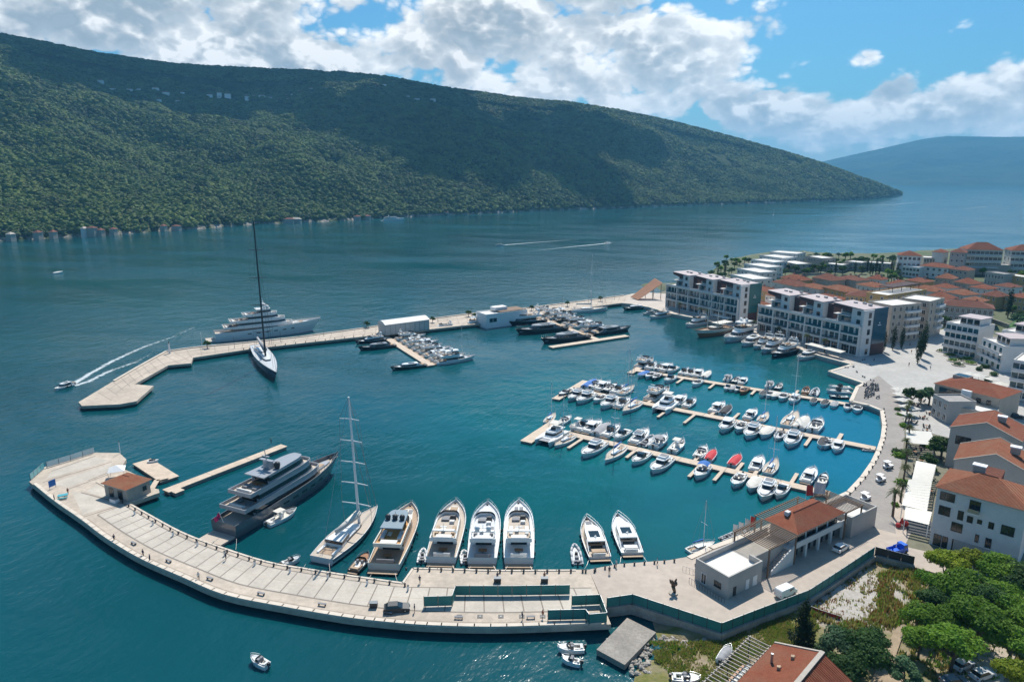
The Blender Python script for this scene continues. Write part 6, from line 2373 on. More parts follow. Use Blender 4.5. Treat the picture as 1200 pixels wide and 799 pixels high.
r, W_ = building('townhouse', 'grey gabled house with orange roof and white chimney, behind the white four storey house', (1119, 538), (1213, 558), 13, 12.0, 'gable', 'grey_render', 3, 0, 0, rise=3.4, tile='tile3', group=TH, far=False, ov=0.3)
MB().m(M['stone']).box((0.72 * W_, 7, 14.9), (2.0, 1.5, 1.6)).m(M['white']).box((0.72 * W_, 7, 15.8), (2.3, 1.8, 0.3)).build('chimney', r)
add_window(r, 'left', W_, 13, 4, 8, 1.3, 2.0, 'dark', False); add_window(r, 'left', W_, 13, 9, 8, 1.3, 2.0, 'dark', False)
add_window(r, 'left', W_, 13, 4, 4, 1.3, 2.0, 'dark', False); add_window(r, 'left', W_, 13, 9, 4, 1.3, 2.0, 'dark', False)
r, W_ = building('townhouse', 'grey gabled house with red roof, third from the front of the promenade row', (1114, 500), (1197, 517), 13.5, 11.5, 'gable', 'grey_render', 3, 0, 0, rise=3.2, tile='tile', group=TH, far=False, ov=0.3)
MB().m(M['stone']).box((0.66 * W_, 7, 14.4), (1.9, 1.5, 1.5)).m(M['white']).box((0.66 * W_, 7, 15.2), (2.2, 1.8, 0.3)).build('chimney', r)
add_window(r, 'front', W_, 13, 0.21 * W_, 8.3, 3.4, 2.2, 'dark', False)
for y in (3, 6.5, 10):
    for z in (4, 8):
        add_window(r, 'left', W_, 13.5, y, z, 1.2, 1.9, 'dark', False)
r, W_ = building('townhouse', 'long low house with red hip roof and ochre side wall beside the square', (1096, 449), (1172, 467), 15, 8.6, 'hip', 'beige', 2, 0, 3, rise=2.6, tile='tile', group=TH, far=False, ww=1.2, wh=1.6, ov=0.4)
for u in (0.12, 0.2, 0.28, 0.36, 0.44):
    add_window(r, 'front', W_, 15, u * W_, 6.6, 1.5, 2.3, 'dark', False)
for u in (0.55, 0.7, 0.85):
    add_window(r, 'front', W_, 15, u * W_, 6.4, 1.2, 1.3, 'dark', False)
MB().m(M['yellow']).b2(-0.12, -0.003, 0.3, 14.7, -0.5, 8.3).build('ochre_side_wall', r)
for y in (3, 7.5, 12):
    for z in (2.2, 6):
        o = add_window(r, 'left', W_, 15, y, z, 1.2, 1.8, 'dark', False); o.location.x = -0.125
MB().m(M['white']).box((0.52 * W_, -0.6, 7.6), (3.0, 1.1, 2.6)).build('lift_housing', r)
MB().m(M['stone']).b2(0.06 * W_, 0.30 * W_, 9, 13, 9.4, 10.6).m(M['glass']).b2(0.07 * W_, 0.29 * W_, 9.3, 12.7, 10.603, 10.7).build('skylight', r)
r, W_ = building('arcade_wing', 'white flat roofed wing with an arcade below the long red roofed house', (1094, 463), (1112, 472), 9, 7.2, 'flat', 'grey_render', 2, 3, 3, ww=1.4, wh=2.0, group=TH, far=False)
building('arcade_wing', 'pale terrace house filling the gap between the long and the second gabled roofs', (1118, 478), (1168, 487), 8, 5.0, 'flat', 'beige', 1, 5, 1, ww=1.5, wh=2.0, group=TH, far=False, cat='terrace house')

# ---------------- white apartments by the square
WA = 'white apartment houses behind the square'
def stepped_flats(label, FL, FR, depth, floors, cols, group=WA, top_inset=True, pod='mauve'):
    h = floors * 3.5
    r, W_ = building('apartment_house', label, FL, FR, depth, h, 'flat', 'render', floors, cols, 3, eave=False, ww=1.9, wh=2.2, far=False, group=group, style='blue', cat='apartment house', left=True)
    for f in range(1, floors):
        MB().m(M['white']).b2(-0.05, W_ * 0.97, -1.3, -0.003, f * 3.5 - 0.15, f * 3.5 + 0.12).m(M['palegrey']).b2(-0.05, W_ * 0.97, -1.3, -1.22, f * 3.5 + 0.12, f * 3.5 + 1.1).build('balcony', r)
    if top_inset:
        p = MB().m(M['render']).b2(W_ * 0.3, W_ * 0.9, 3, depth - 1, h + 0.02, h + 3.3).m(M[pod]).b2(W_ * 0.25, W_ * 0.95, 2, depth - 0.6, h + 3.3, h + 3.6)
        pd = p.build('penthouse', r)
        for q in range(3):
            o = add_window(pd, 'front', W_, depth, W_ * (0.4 + 0.2 * q), h + 1.7, 2.0, 2.0, 'dark', False); o.location.y = 2.99
    return r


stepped_flats('white apartment house left of the palm beds, facing the square', (1104, 413), (1142, 421), 13, 4, 6)
stepped_flats('white apartment house right of the palm beds, set back at an angle', (1147, 424), (1172, 436), 13, 3, 4)
stepped_flats('white apartment house at the right picture edge with balconies and plain end wall', (1180, 466), (1222, 474), 14, 4, 5)
stepped_flats('white apartment house up behind the others at the right picture edge', (1168, 424), (1204, 432), 12, 4, 5)
# beige apartments with rounded balconies
BA = 'beige apartment towers behind the second harbour block'
for (a, b, dp, fl, lab) in (((1040, 402), (1074, 398), 14, 5, 'beige apartment tower directly right of the petrol blue panel'), ((1084, 396), (1101, 390), 14, 5, 'narrower beige apartment tower with balconies left of the white flats')):
    r, W_ = building('apartment_tower', lab, a, b, dp, fl * 3.6, 'flat', 'beige', fl, 5 if fl * 0 == 0 and dp and (b[0] - a[0]) > 20 else 3, 3, eave=False, ww=1.5, wh=2.1, far=False, group=BA, cat='apartment tower')
    for f in range(1, fl):
        P = plan(W_ * 0.45, W_ * 0.99, 1.8, 1.8, 0.5)
        P = [(x, y if y < 0 else -0.003) for x, y in P if y <= 0]
        P = [(W_ * 0.45, -0.003)] + [(x, y) for x, y in P] + [(W_ * 0.99, -0.003)]
        MB().m(M['render']).prism(P, f * 3.6 - 0.15, f * 3.6 + 0.95).build('balcony', r)
# ochre building
building('ochre_house', 'ochre building with arched windows and red roof behind the second harbour block', (991, 345.5), (1040, 350), 14, 13, 'hip', 'yellow', 3, 9, 3, rise=2.6, tile='tile2', far=True, ww=1.2, wh=2.0, group='ochre buildings of the old style quarter')
building('ochre_house', 'long ochre building with flat dark pergola on its roof above the beige towers', (1040.5, 347), (1086, 340), 12, 16, 'flat', 'yellow', 4, 9, 2, far=True, ww=1.2, wh=1.8, group='ochre buildings of the old style quarter')
loc, ang, W_ = frame_of((1050, 344), (1083, 339), 16)
r = thing('roof_pergola', 'dark curved pergola standing on the roof of the long ochre building', 'pergola', (loc.x, loc.y, loc.z + 16), ang)
pgm = MB().m(M['maroon'])
for i in range(22):
    x = i * 1.25
    pgm.prism([(x, 2), (x + 0.75, 2), (x + 0.75, 10), (x, 10)], 2.9, 3.2)
pgm.b2(0, 27, 2.2, 2.5, 2.6, 2.897).b2(0, 27, 9.4, 9.7, 2.6, 2.897)
pgm.build('slats', r)
for x in (0.2, 9, 18, 26.5):
    for y in (2.3, 9.5):
        MB().m(M['maroon']).b2(x, x + 0.25, y - 0.1, y + 0.12, 0.4, 2.597).build('post', r)

# ---------------- roofs of the old style quarter
OQ = 'red roofed houses of the quarter behind the harbour'
rsb = random.Random(12)
VH = [  # eave line px left, right, depth, height, storeys, cols, tile, where
    ((868, 356), (897, 362), 10, 8, 'tile', 'between the two harbour blocks'),
    ((878, 337), (904, 343), 11, 9, 'tile', 'behind the teal panel, its lower roof'),
    ((897, 345), (918, 349), 10, 9, 'tile', 'above the terrace gap between the harbour blocks'),
    ((905, 330), (934, 336), 12, 9, 'tile2', 'right of the white terraced villas'),
    ((922, 345), (944, 350), 12, 9, 'tile2', 'right behind the first penthouse of the second block'),
    ((936, 334), (960, 339), 12, 9, 'tile2', 'in front of the green terrace garden'),
    ((948, 346), (976, 352), 13, 10, 'tile', 'right behind the middle penthouse of the second block'),
    ((952, 325), (975, 329), 12, 9, 'tile2', 'just below the flat beige villa'),
    ((963, 336), (990, 342), 13, 10, 'tile2', 'left of the ochre building and higher up'),
    ((980, 325), (1004, 329), 12, 9, 'tile2', 'left of the long row of cypresses'),
    ((1016, 326), (1032, 328), 9, 8, 'tile2', 'alone among trees right of the cypress row'),
    ((1066, 338), (1096, 342), 12, 8, 'tile2', 'directly behind the dark roof pergola'),
    ((1060, 328), (1082, 331), 12, 8, 'tile', 'below the twin white hotels at the left'),
    ((1092, 335), (1112, 338), 10, 8, 'tile2', 'in the middle of the dense roofs'),
    ((1108, 342), (1130, 346), 12, 8, 'tile2', 'above the long grey house with tall windows'),
    ((1118, 330), (1138, 333), 10, 8, 'tile2', 'below the stone terrace wall of the big hotel'),
    ((1136, 336), (1158, 339), 11, 8, 'tile2', 'left of the small ochre house on the slope'),
    ((1150, 345), (1168, 348), 11, 7, 'tile2', 'right of the dense roofs near the tall cypress'),
    ((915, 325), (938, 329), 11, 8, 'tile', 'between terraced villas and the garden'), ((1004, 333), (1026, 337), 12, 9, 'tile2', 'behind the ochre building, left half'),
    ((1026, 341), (1048, 345), 11, 10, 'tile', 'directly behind the ochre building'), ((1038, 332), (1058, 335), 11, 8, 'tile2', 'behind the grey trees in the dense quarter'),
    ((1084, 347), (1108, 351), 11, 9, 'tile2', 'right of the dark roof pergola'), ((1126, 351), (1150, 354), 11, 8, 'tile', 'just above the long grey house'),
    ((1164, 334), (1186, 337), 11, 8, 'tile2', 'below the grey house with columns'), ((1178, 346), (1204, 350), 12, 8, 'tile2', 'above the lawn at the right edge'),
    ((1096, 325), (1116, 327), 10, 8, 'tile', 'below the white villa with pavilion roof'), ((985, 350), (1002, 354), 11, 9, 'tile', 'left of the ochre building, close to the last penthouse'),
]
for i, (a, b, dp, h, tl, where) in enumerate(VH):
    building('village_house', f'red roofed house {where}', a, b, dp, h, 'hip', rsb.choice(['beige', 'yellow', 'render', 'yellow', 'render']), 2, rsb.choice([3, 4, 5]), 2, rise=rsb.uniform(1.8, 3.4), tile=rsb.choice([tl, 'tile', 'tile3']), group=OQ, chimney=rsb.choice([0, 1, 1, 2]), ww=0.9, wh=1.4)
building('village_house', 'long grey house with dark tall windows and red roof above the white flats', (1101, 357), (1165, 362), 14, 9.5, 'hip', 'grey_render', 2, 10, 2, rise=2.6, tile='tile2', group=OQ, ww=1.5, wh=2.4, chimney=2)
building('village_house', 'small ochre house on the slope by the right edge', (1176, 322), (1204, 326), 10, 8, 'flat', 'yellow', 2, 4, 2, group=OQ, ww=1.0, wh=1.5)
building('village_house', 'grey house with many columns left of the small ochre house', (1155, 319), (1177, 322), 10, 9, 'flat', 'grey_render', 2, 6, 2, group=OQ, ww=1.0, wh=2.4)
# hotels on the mound
HT = 'hotel wings with red roofs on the rise'
building('hotel_wing', 'leftmost white hotel wing with red hip roof on the rise', (1054, 298), (1080, 299), 14, 14, 'hip', 'render', 3, 5, 2, rise=3.2, tile='tile', group=HT, ww=1.8, wh=2.0)
building('hotel_wing', 'low hotel wing with a row of dark arches right of the leftmost hotel', (1083, 301), (1110, 302), 14, 9, 'flat', 'beige', 2, 8, 2, group=HT, ww=1.5, wh=2.6)
building('hotel_wing', 'small square hotel tower with red roof above the row of arches', (1093, 293), (1106, 294), 9, 14, 'hip', 'render', 1, 0, 0, rise=2.4, tile='tile', group=HT)
building('hotel_wing', 'narrow grey hotel tower left of the largest hotel', (1114, 294), (1132, 295), 12, 17, 'hip', 'grey_render', 4, 3, 2, rise=2.8, tile='tile2', group=HT, ww=1.2, wh=1.5)
building('hotel_wing', 'largest hotel with wide red roof and three rows of balconies', (1134, 291), (1176, 292), 16, 18, 'hip', 'render', 4, 8, 2, rise=5.0, tile='tile', group=HT, ww=2.6, wh=2.2, balcony=True)
building('hotel_wing', 'hotel wing with red roof cut by the right picture edge', (1186, 293), (1222, 294), 16, 18, 'hip', 'render', 4, 7, 2, rise=4.0, tile='tile', group=HT, ww=2.4, wh=2.0, balcony=True)
building('hotel_terrace', 'pale stone terrace wall below the largest hotel', (1130, 309), (1185, 311), 9, 7, 'flat', 'stone', 1, 0, 0, group=HT, cat='terrace wall')
building('hotel_wing', 'white villa with red pavilion roof in front of the hotels', (1078, 311), (1112, 314), 12, 8, 'hip', 'render', 2, 5, 2, rise=2.6, tile='tile', group=HT, ww=1.6, wh=1.6)
building('hotel_wing', 'stone villa with red roof below the narrow hotel tower', (1114, 315), (1134, 317), 12, 8, 'hip', 'stone', 2, 4, 2, rise=2.4, tile='tile2', group=HT, ww=1.2, wh=1.5)
building('hotel_wing', 'white two storey villa with terraces under the leftmost hotel', (1058, 312), (1078, 314), 10, 7, 'flat', 'render', 2, 5, 1, group=HT, ww=1.8, wh=1.8)
# white terraced villas on the headland
WT = 'white terraced villas stepping up the headland'
for i, (a, b, dp, h, lab) in enumerate([
        ((856, 322), (882, 328), 16, 8, 'lowest of the white terraced villas, behind the first harbour block'),
        ((864, 315), (890, 320), 16, 8, 'second of the white terraced villas counting up from the harbour blocks'),
        ((872, 309.5), (899, 314), 16, 8, 'third of the white terraced villas counting up from the harbour blocks'),
        ((880, 304.5), (907, 308), 16, 8, 'fourth of the white terraced villas counting up from the harbour blocks'),
        ((890, 299.5), (917, 303), 18, 8, 'fifth of the white terraced villas, close to the far water'),
        ((902, 295.5), (934, 298), 18, 8, 'topmost of the white terraced villas, nearest the far water'),
        ((944, 300), (963, 303), 14, 8, 'flat villa with bright roof standing apart on the headland'),
        ((914, 306), (933, 310), 14, 6, 'low grey villa tucked right of the terraced ones'),
        ((966, 309), (988, 311), 12, 5, 'low pale beach house among bushes on the headland'),
        ((990, 306), (1010, 308), 12, 6, 'pale low house with awnings by the far beach'),
        ((1012, 307), (1044, 309), 12, 5, 'long low pale building behind the cypress row')]):
    building('terraced_villa', lab, a, b, dp, h, 'flat', 'stone' if i > 5 else 'render', 2, 6, 3, group=WT, ww=1.3, wh=1.6, left=False, cat='villa')

# ---------------- mole pavilions
def mole_tent():
    loc, ang, W_ = frame_of((452, 393), (503, 386))
    r = thing('event_tent', 'long pale grey event tent standing on the mole', 'tent', loc, ang)
    P = [(0, 0, 0), (W_, 0, 0), (W_, 0, 5.4), (0, 0, 5.4)]
    MB().m(mat('pale_grey_tent_cloth', (0.52, 0.50, 0.47), 0.7, 0.05)).b2(0, W_, 0, 9, 0, 5.4).build('tent_walls', r)
    rb = MB().m(mat('white_tent_roof', (0.60, 0.59, 0.57), 0.6, 0.04))
    n = 8
    v, f = [], []
    for i in range(n + 1):
        y = -0.3 + 9.6 * i / n
        z = 5.41 + 1.5 * math.sin(math.pi * i / n)
        v += [(-0.3, y, z), (W_ + 0.3, y, z)]
    f = [(2 * i, 2 * i + 1, 2 * i + 3, 2 * i + 2) for i in range(n)] + [tuple(2 * i for i in range(n + 1)), tuple(2 * i + 1 for i in range(n, -1, -1))]
    rb.add(v, f); rb.build('tent_roof', r)
    for i in range(10):
        MB().m(M['metal']).b2(W_ * i / 9 - 0.06, W_ * i / 9 + 0.06, -0.12, -0.003, 0, 5.4).build('tent_post', r)


mole_tent()
r, W_ = building('mole_pavilion', 'white pavilion with brown terrace roof on the mole', (570, 381.5), (618, 375), 11, 5.6, 'flat', 'white', 1, 0, 0, eave=False, cat='pavilion', base=None)
MB().m(M['pergwood']).b2(0.35 * W_, W_ * 0.98, 0.6, 10.4, 6.3, 6.45).build('terrace_deck', r)
MB().m(M['white']).b2(0.32 * W_, 0.62 * W_, 5, 10, 6.46, 8.2).build('upper_room', r)
for u in (0.12, 0.2):
    add_window(r, 'front', W_, 11, u * W_, 2.5, 2.6, 2.2, 'blue', False)
# timber sail roof at the root of the mole
loc, ang, W_ = frame_of((748, 352), (776, 350))
r = thing('timber_canopy', 'steep triangular timber canopy where the mole meets the harbour quay', 'canopy', loc, ang)
m_ = MB().m(mat('reddish_timber_slats', (0.42, 0.20, 0.11), 0.8, 0.15, 0.8, fine=0.25))
for i in range(16):
    f0, f1 = i / 16, (i + 0.78) / 16
    x0, x1 = f0 * W_, f1 * W_
    m_.prism([(x0, 0), (x1, 0), (x1, 10), (x0, 10)], [0.2 + 12 * f0 * 0.85, 0.2 + 12 * f1 * 0.85, 0.5 + 11.8 * f1, 0.5 + 11.8 * f0], [0.5 + 12 * f0 * 0.85, 0.5 + 12 * f1 * 0.85, 0.8 + 11.8 * f1, 0.8 + 11.8 * f0])
m_.build('roof_slats', r)
for x, y in ((0.95, 0.5), (0.95, 9.5), (0.6, 0.5), (0.6, 9.5)):
    MB().m(M['pergwood']).cyl((x * W_, y, 0), (x * W_, y, 12 * x * 0.85), 0.22).build('post', r)

# ---------------- white slatted canopies along the promenade
WC = 'white slatted canopies of the promenade cafes'
def canopy(label, q, zt=3.4):
    P = [G(x, y, zt + 1.8) for x, y in q]
    c = sum(P, Vector()) / 4
    ang = math.atan2((P[1] - P[0]).y, (P[1] - P[0]).x)
    r = thing('slatted_canopy', label, 'canopy', (c.x, c.y, 1.8), ang, WC)
    inv = Matrix.Rotation(-ang, 4, 'Z')
    L = [inv @ (p - c) for p in P]
    mb = MB().m(M['cream'])
    n = max(5, int((L[3] - L[0]).length / 1.5))
    for i in range(n):
        a, b = L[0].lerp(L[3], (i + 0.06) / n), L[1].lerp(L[2], (i + 0.06) / n)
        a2, b2 = L[0].lerp(L[3], (i + 0.7) / n), L[1].lerp(L[2], (i + 0.7) / n)
        mb.prism([a, b, b2, a2], [zt, zt, zt + 0.22, zt + 0.22], [zt + 0.06, zt + 0.06, zt + 0.28, zt + 0.28])
    for a, b in ((L[0], L[3]), (L[1], L[2])):
        d = b - a
        mid = (a + b) / 2
        mb.box((mid.x, mid.y, zt - 0.12), (d.length, 0.15, 0.22), math.atan2(d.y, d.x))
    mb.build('slats', r)
    for p in L:
        MB().m(M['white']).box((p.x * 0.97, p.y * 0.97, (zt - 0.24) / 2), (0.16, 0.16, zt - 0.24)).build('post', r)
    return r


canopy('white slatted canopy farthest up the promenade', [(1063, 519), (1096, 522), (1091, 506), (1062, 504)])
canopy('white slatted canopy second up the promenade, beside palms', [(1069, 562), (1092, 564), (1097, 545), (1074, 540)])
canopy('longest white slatted canopy beside the white four storey house', [(1057, 592), (1086, 599), (1092, 563), (1065, 562)])
canopy('nearest white slatted canopy with dark terrace beneath', [(1060, 608), (1088, 615), (1092, 600), (1061, 594)])
mb = MB().m(M['dark']).prism(gp([(1062, 622), (1089, 631), (1094, 612), (1064, 606)], 1.8), 1.75, 1.84)
tag(mb.build('terrace_floor'), 'dark terrace floor under the nearest white slatted canopy', 'terrace')
# ---------------- houses across the bay and near the ridge
FS = 'small houses along the far shore'
fh = [(10, 279, 0), (42, 277, 1), (60, 276, 1), (97, 274, 2), (106, 272, 3), (116, 274.5, 1), (131, 273.5, 1), (190, 268, 1), (205, 267, 4), (338, 259, 4), (346, 259.5, 4), (418, 256.5, 4), (428, 256, 4), (520, 251, 4), (612, 246, 4)]
names = ['pale', 'pinkish', 'white', 'large pink']
shore_kinds = ['stone', 'beige', 'render', 'beige', 'stone']
for i, (x, y, kd) in enumerate(fh):
    y = float(interp(x, SHORE)) - 1.9
    lab = f'{["pale", "stone", "white", "tall red roofed", "low stone"][kd]} house on the far shore, {ORD[i + 1]} from the left edge of the photo'
    wpx = [8, 7, 6, 12, 14][kd] * rsb.uniform(0.5, 0.95)
    zz = 3.0
    a, b = G(x - wpx / 2, y, zz), G(x + wpx / 2, y, zz)
    d = b - a
    hh = [7, 6, 8, 10, 4][kd] * rsb.uniform(0.75, 1.1)
    r = thing('shore_house', lab, 'house', a, math.atan2(d.y, d.x), FS)
    MB().m(M[shore_kinds[kd]]).b2(0, d.length, 0, 10, -3, hh).build('walls', r)
    rf = MB(); hip_roof(rf, 0, d.length, 0, 10, hh + 0.2, 2.6, 0.5, matl=rsb.choice(['tile2', 'tile2', 'stone'])); rf.build('roof', r)
RH = 'white houses scattered below the hill crest'
rs3 = random.Random(4)
spots = []
for i in range(34):
    spots.append((rs3.choice([rs3.gauss(215, 20), rs3.gauss(300, 25), rs3.gauss(330, 18), rs3.gauss(385, 22), rs3.gauss(435, 14), rs3.gauss(500, 16), rs3.gauss(150, 12)]), rs3.uniform(0.70, 0.79)))
spots.sort()
for i, (x, t) in enumerate(spots):
    X, Y, Z = hill_point(np.array([x]), np.array([t]))
    r = thing('hill_house', 'tiny white house on the upper slope of the forested hill', 'house', (float(X[0]), float(Y[0]), float(Z[0]) + 2.0), rs3.uniform(-0.4, 0.4), RH)
    w_ = rs3.uniform(8, 17); h_ = rs3.uniform(7, 10)
    MB().m(M['white']).b2(0, w_, 0, 9, -6, h_).build('walls', r)
    rf = MB(); hip_roof(rf, 0, w_, 0, 9, h_ + 0.2, 2.5, 0.5, matl='tile2'); rf.build('roof', r)
# ================================================================== trees and plants
def leaf_cloud(mb, clumps, n, size, rs, shell=0.55, squash=1.0):
    """leaf-sized faces spread through ellipsoid clumps: (cx, cy, cz, rx, ry, rz)"""
    tot = sum(c[3] * c[4] for c in clumps)
    vs, fs = [], []
    for c in clumps:
        k = int(n * c[3] * c[4] / tot)
        for _ in range(k):
            u = rs.uniform(-1, 1); t = rs.uniform(0, 2 * math.pi)
            q = math.sqrt(1 - u * u)
            r = shell + (1 - shell) * rs.random() ** 0.5
            r *= 1 + 0.18 * math.sin(5 * t + 7 * u + c[0])
            nx, ny, nz = q * math.cos(t), q * math.sin(t), u
            p = Vector((c[0] + c[3] * nx * r, c[1] + c[4] * ny * r, c[2] + c[5] * nz * r))
            nrm = Vector((nx + rs.uniform(-.9, .9), ny + rs.uniform(-.9, .9), nz + rs.uniform(-.5, 1.1))).normalized()
            a = nrm.orthogonal().normalized()
            a.rotate(Matrix.Rotation(rs.uniform(0, 6.28), 3, nrm))
            b = nrm.cross(a)
            s = size * rs.uniform(0.6, 1.3)
            i = len(vs)
            vs += [p - a * s, p + b * s * 0.6, p + a * s, p - b * s * 0.6]
            fs.append((i, i + 1, i + 2, i + 3))
    mb.add(vs, fs)


M['bark'] = mat('tree_bark', (0.12, 0.085, 0.06), 0.95, 0.2, 2, obj=True)
LV = {
    'green': leaf_mat('bright_green_leaves', (0.10, 0.22, 0.018), (0.18, 0.30, 0.035), 0.25),
    'yellow': leaf_mat('yellow_green_leaves', (0.20, 0.28, 0.02), (0.28, 0.33, 0.03), 0.3),
    'dark': leaf_mat('dark_green_leaves', (0.035, 0.09, 0.022), (0.065, 0.13, 0.032), 0.3),
    'grey': leaf_mat('blue_green_leaves', (0.07, 0.15, 0.07), (0.12, 0.20, 0.095), 0.3),
    'cyp': leaf_mat('cypress_leaves', (0.014, 0.035, 0.014), (0.03, 0.055, 0.02), 0.4),
    'palm': leaf_mat('palm_fronds', (0.05, 0.085, 0.02), (0.10, 0.12, 0.035), 0.4),
}


def broad_tree(lv, seed, h=8.0, R_=4.2, n=5200, size=0.24, name='broadleaf_tree'):
    rs = random.Random(seed)
    root = thing(name, 'x', 'tree')
    tb = MB().m(M['bark']).cyl((0, 0, -0.3), (rs.uniform(-.3, .3), rs.uniform(-.3, .3), h * 0.45), 0.3, 0.2, n=7)
    clumps = []
    for i in range(15):
        a = rs.uniform(0, 6.28); d = R_ * math.sqrt(rs.random()) * 0.72
        z = h * 0.5 + h * 0.28 * (1 - (d / R_) ** 2) + rs.uniform(-.7, .7)
        s = R_ * rs.uniform(0.26, 0.44)
        clumps.append((d * math.cos(a), d * math.sin(a), z, s, s, s * rs.uniform(0.5, 0.75)))
        if i < 6:
            tb.cyl((0, 0, h * 0.3), (d * math.cos(a), d * math.sin(a), z), 0.13, 0.05, n=5)
    tb.build('trunk', root)
    mb = MB().m(LV[lv])
    leaf_cloud(mb, clumps, n, size, rs)
    mb.build('crown', root)
    return root


def conifer(lv='cyp', seed=1, h=11, R_=2.4, n=4200, size=0.2, name='conifer_tree', tip=0.15):
    rs = random.Random(seed)
    root = thing(name, 'x', 'tree')
    MB().m(M['bark']).cyl((0, 0, -0.3), (0, 0, h * 0.9), 0.22, 0.05, n=6).build('trunk', root)
    clumps = []
    for i in range(16):
        f = i / 15
        rr = R_ * (1 - f) ** 0.7 * (0.8 if i == 0 else 1) + tip
        a = rs.uniform(0, 6.28)
        clumps.append((rr * 0.35 * math.cos(a), rr * 0.35 * math.sin(a), h * (0.12 + 0.86 * f), rr * 0.8, rr * 0.8, h * 0.06))
    mb = MB().m(LV[lv])
    leaf_cloud(mb, clumps, n, size, rs, 0.4)
    mb.build('crown', root)
    return root


def cypress(seed=1, h=9, R_=0.9, n=900, size=0.2):
    rs = random.Random(seed)
    root = thing('cypress', 'x', 'tree')
    MB().m(M['bark']).cyl((0, 0, -0.3), (0, 0, h * 0.5), 0.14, 0.06, n=6).build('trunk', root)
    clumps = [(rs.uniform(-.1, .1), rs.uniform(-.1, .1), h * (0.12 + 0.84 * i / 9), R_ * math.sin(math.pi * (0.18 + 0.74 * i / 9)) ** 0.7, R_ * math.sin(math.pi * (0.18 + 0.74 * i / 9)) ** 0.7, h * 0.085) for i in range(10)]
    mb = MB().m(LV['cyp'])
    leaf_cloud(mb, clumps, n, size, rs, 0.45)
    mb.build('crown', root)
    return root


def palm(seed=1, h=5.0, fr=2.6, n=26):
    rs = random.Random(seed)
    root = thing('palm_tree', 'x', 'palm')
    MB().m(M['bark']).cyl((0, 0, -0.2), (0.15, 0, h), 0.3, 0.2, n=8).ball((0.15, 0, h), 0.42, 8, 5).build('trunk', root)
    mb = MB().m(LV['palm'])
    for i in range(n):
        a = 6.283 * i / n * 2.4 + rs.uniform(-.2, .2)
        e = rs.uniform(-0.2, 1.1)
        L = fr * rs.uniform(0.85, 1.1)
        prev = None
        for k in range(7):
            t = k / 6
            r_ = L * t * math.cos(e) * (1 - 0.15 * t)
            z = h + 0.2 + L * (math.sin(e) * t - 0.75 * t * t)
            c = Vector((0.15 + r_ * math.cos(a), r_ * math.sin(a), z))
            w_ = 0.42 * math.sin(math.pi * (0.12 + 0.86 * t))
            s = Vector((-math.sin(a), math.cos(a), -0.35)) * w_
            s2 = Vector((math.sin(a), -math.cos(a), -0.35)) * w_
            if prev:
                mb.add([prev[0], prev[1], c, c + s], [(0, 1, 2, 3)] if False else [(0, 1, 3), (0, 3, 2)]) if False else None
                # leaflets as separate blades on either side
                for (sa, sb) in ((prev[1], s), (prev[2], s2)):
                    m0 = prev[0].lerp(c, 0.5)
                    mb.add([prev[0], m0, prev[0] + sb + (c - prev[0]) * 0.6], [(0, 1, 2)])
                    mb.add([m0, c, m0 + sb + (c - prev[0]) * 0.6], [(0, 1, 2)])
            prev = (c, s, s2)
    mb.build('crown', root)
    return root


def bush(lv='dark', seed=1, R_=1.2, n=420, size=0.2):
    rs = random.Random(seed)
    root = thing('bush', 'x', 'bush')
    MB().m(M['bark']).cyl((0, 0, -0.3), (0, 0, R_ * 0.5), 0.08, 0.04, n=5).build('stem', root)
    mb = MB().m(LV[lv])
    leaf_cloud(mb, [(rs.uniform(-.5, .5) * R_, rs.uniform(-.5, .5) * R_, R_ * 0.45, R_ * 0.7, R_ * 0.7, R_ * 0.5) for _ in range(4)], n, size, rs, 0.4)
    mb.build('foliage', root)
    return root


T = {
    'g1': Kind(lambda: broad_tree('green', 1)), 'g2': Kind(lambda: broad_tree('green', 2, 7.5, 3.8)), 'g3': Kind(lambda: broad_tree('green', 3, 8.5, 4.6, 6200)),
    'y1': Kind(lambda: broad_tree('yellow', 4, 8, 4.0)), 'd1': Kind(lambda: broad_tree('dark', 5, 8.5, 4.6, 6000)), 'd2': Kind(lambda: broad_tree('dark', 6, 7, 3.6)),
    'b1': Kind(lambda: broad_tree('grey', 7, 7.5, 4.2, 5600)), 'b2': Kind(lambda: broad_tree('grey', 9, 7.5, 3.2, 4600)), 'cn': Kind(lambda: conifer('cyp', 8)),
    't1': Kind(lambda: broad_tree('dark', 11, 6, 3, 900, 0.42, 'town_tree')), 't2': Kind(lambda: broad_tree('grey', 12, 6, 3, 900, 0.42, 'town_tree')), 't3': Kind(lambda: broad_tree('green', 13, 5, 2.6, 800, 0.42, 'town_tree')),
    'c': Kind(cypress), 'p1': Kind(lambda: palm(1)), 'p2': Kind(lambda: palm(2, 6.0, 2.8)), 'u1': Kind(lambda: bush('dark')), 'u2': Kind(lambda: bush('green', 3)), 'u3': Kind(lambda: bush('palm', 5, 1.0, 300, 0.16)),
}
rst = random.Random(21)
GW = 'green trees in the lower right corner'


def plant(k, px, py, label, group=None, sc=1.0, z=None, atcrown=0.0, cat=None):
    z = 1.0 if z is None else z
    p = G(px, py, z + atcrown)
    return T[k].place((p.x, p.y, z), rst.uniform(0, 6.28), label, group, sc * rst.uniform(0.93, 1.08), cat)


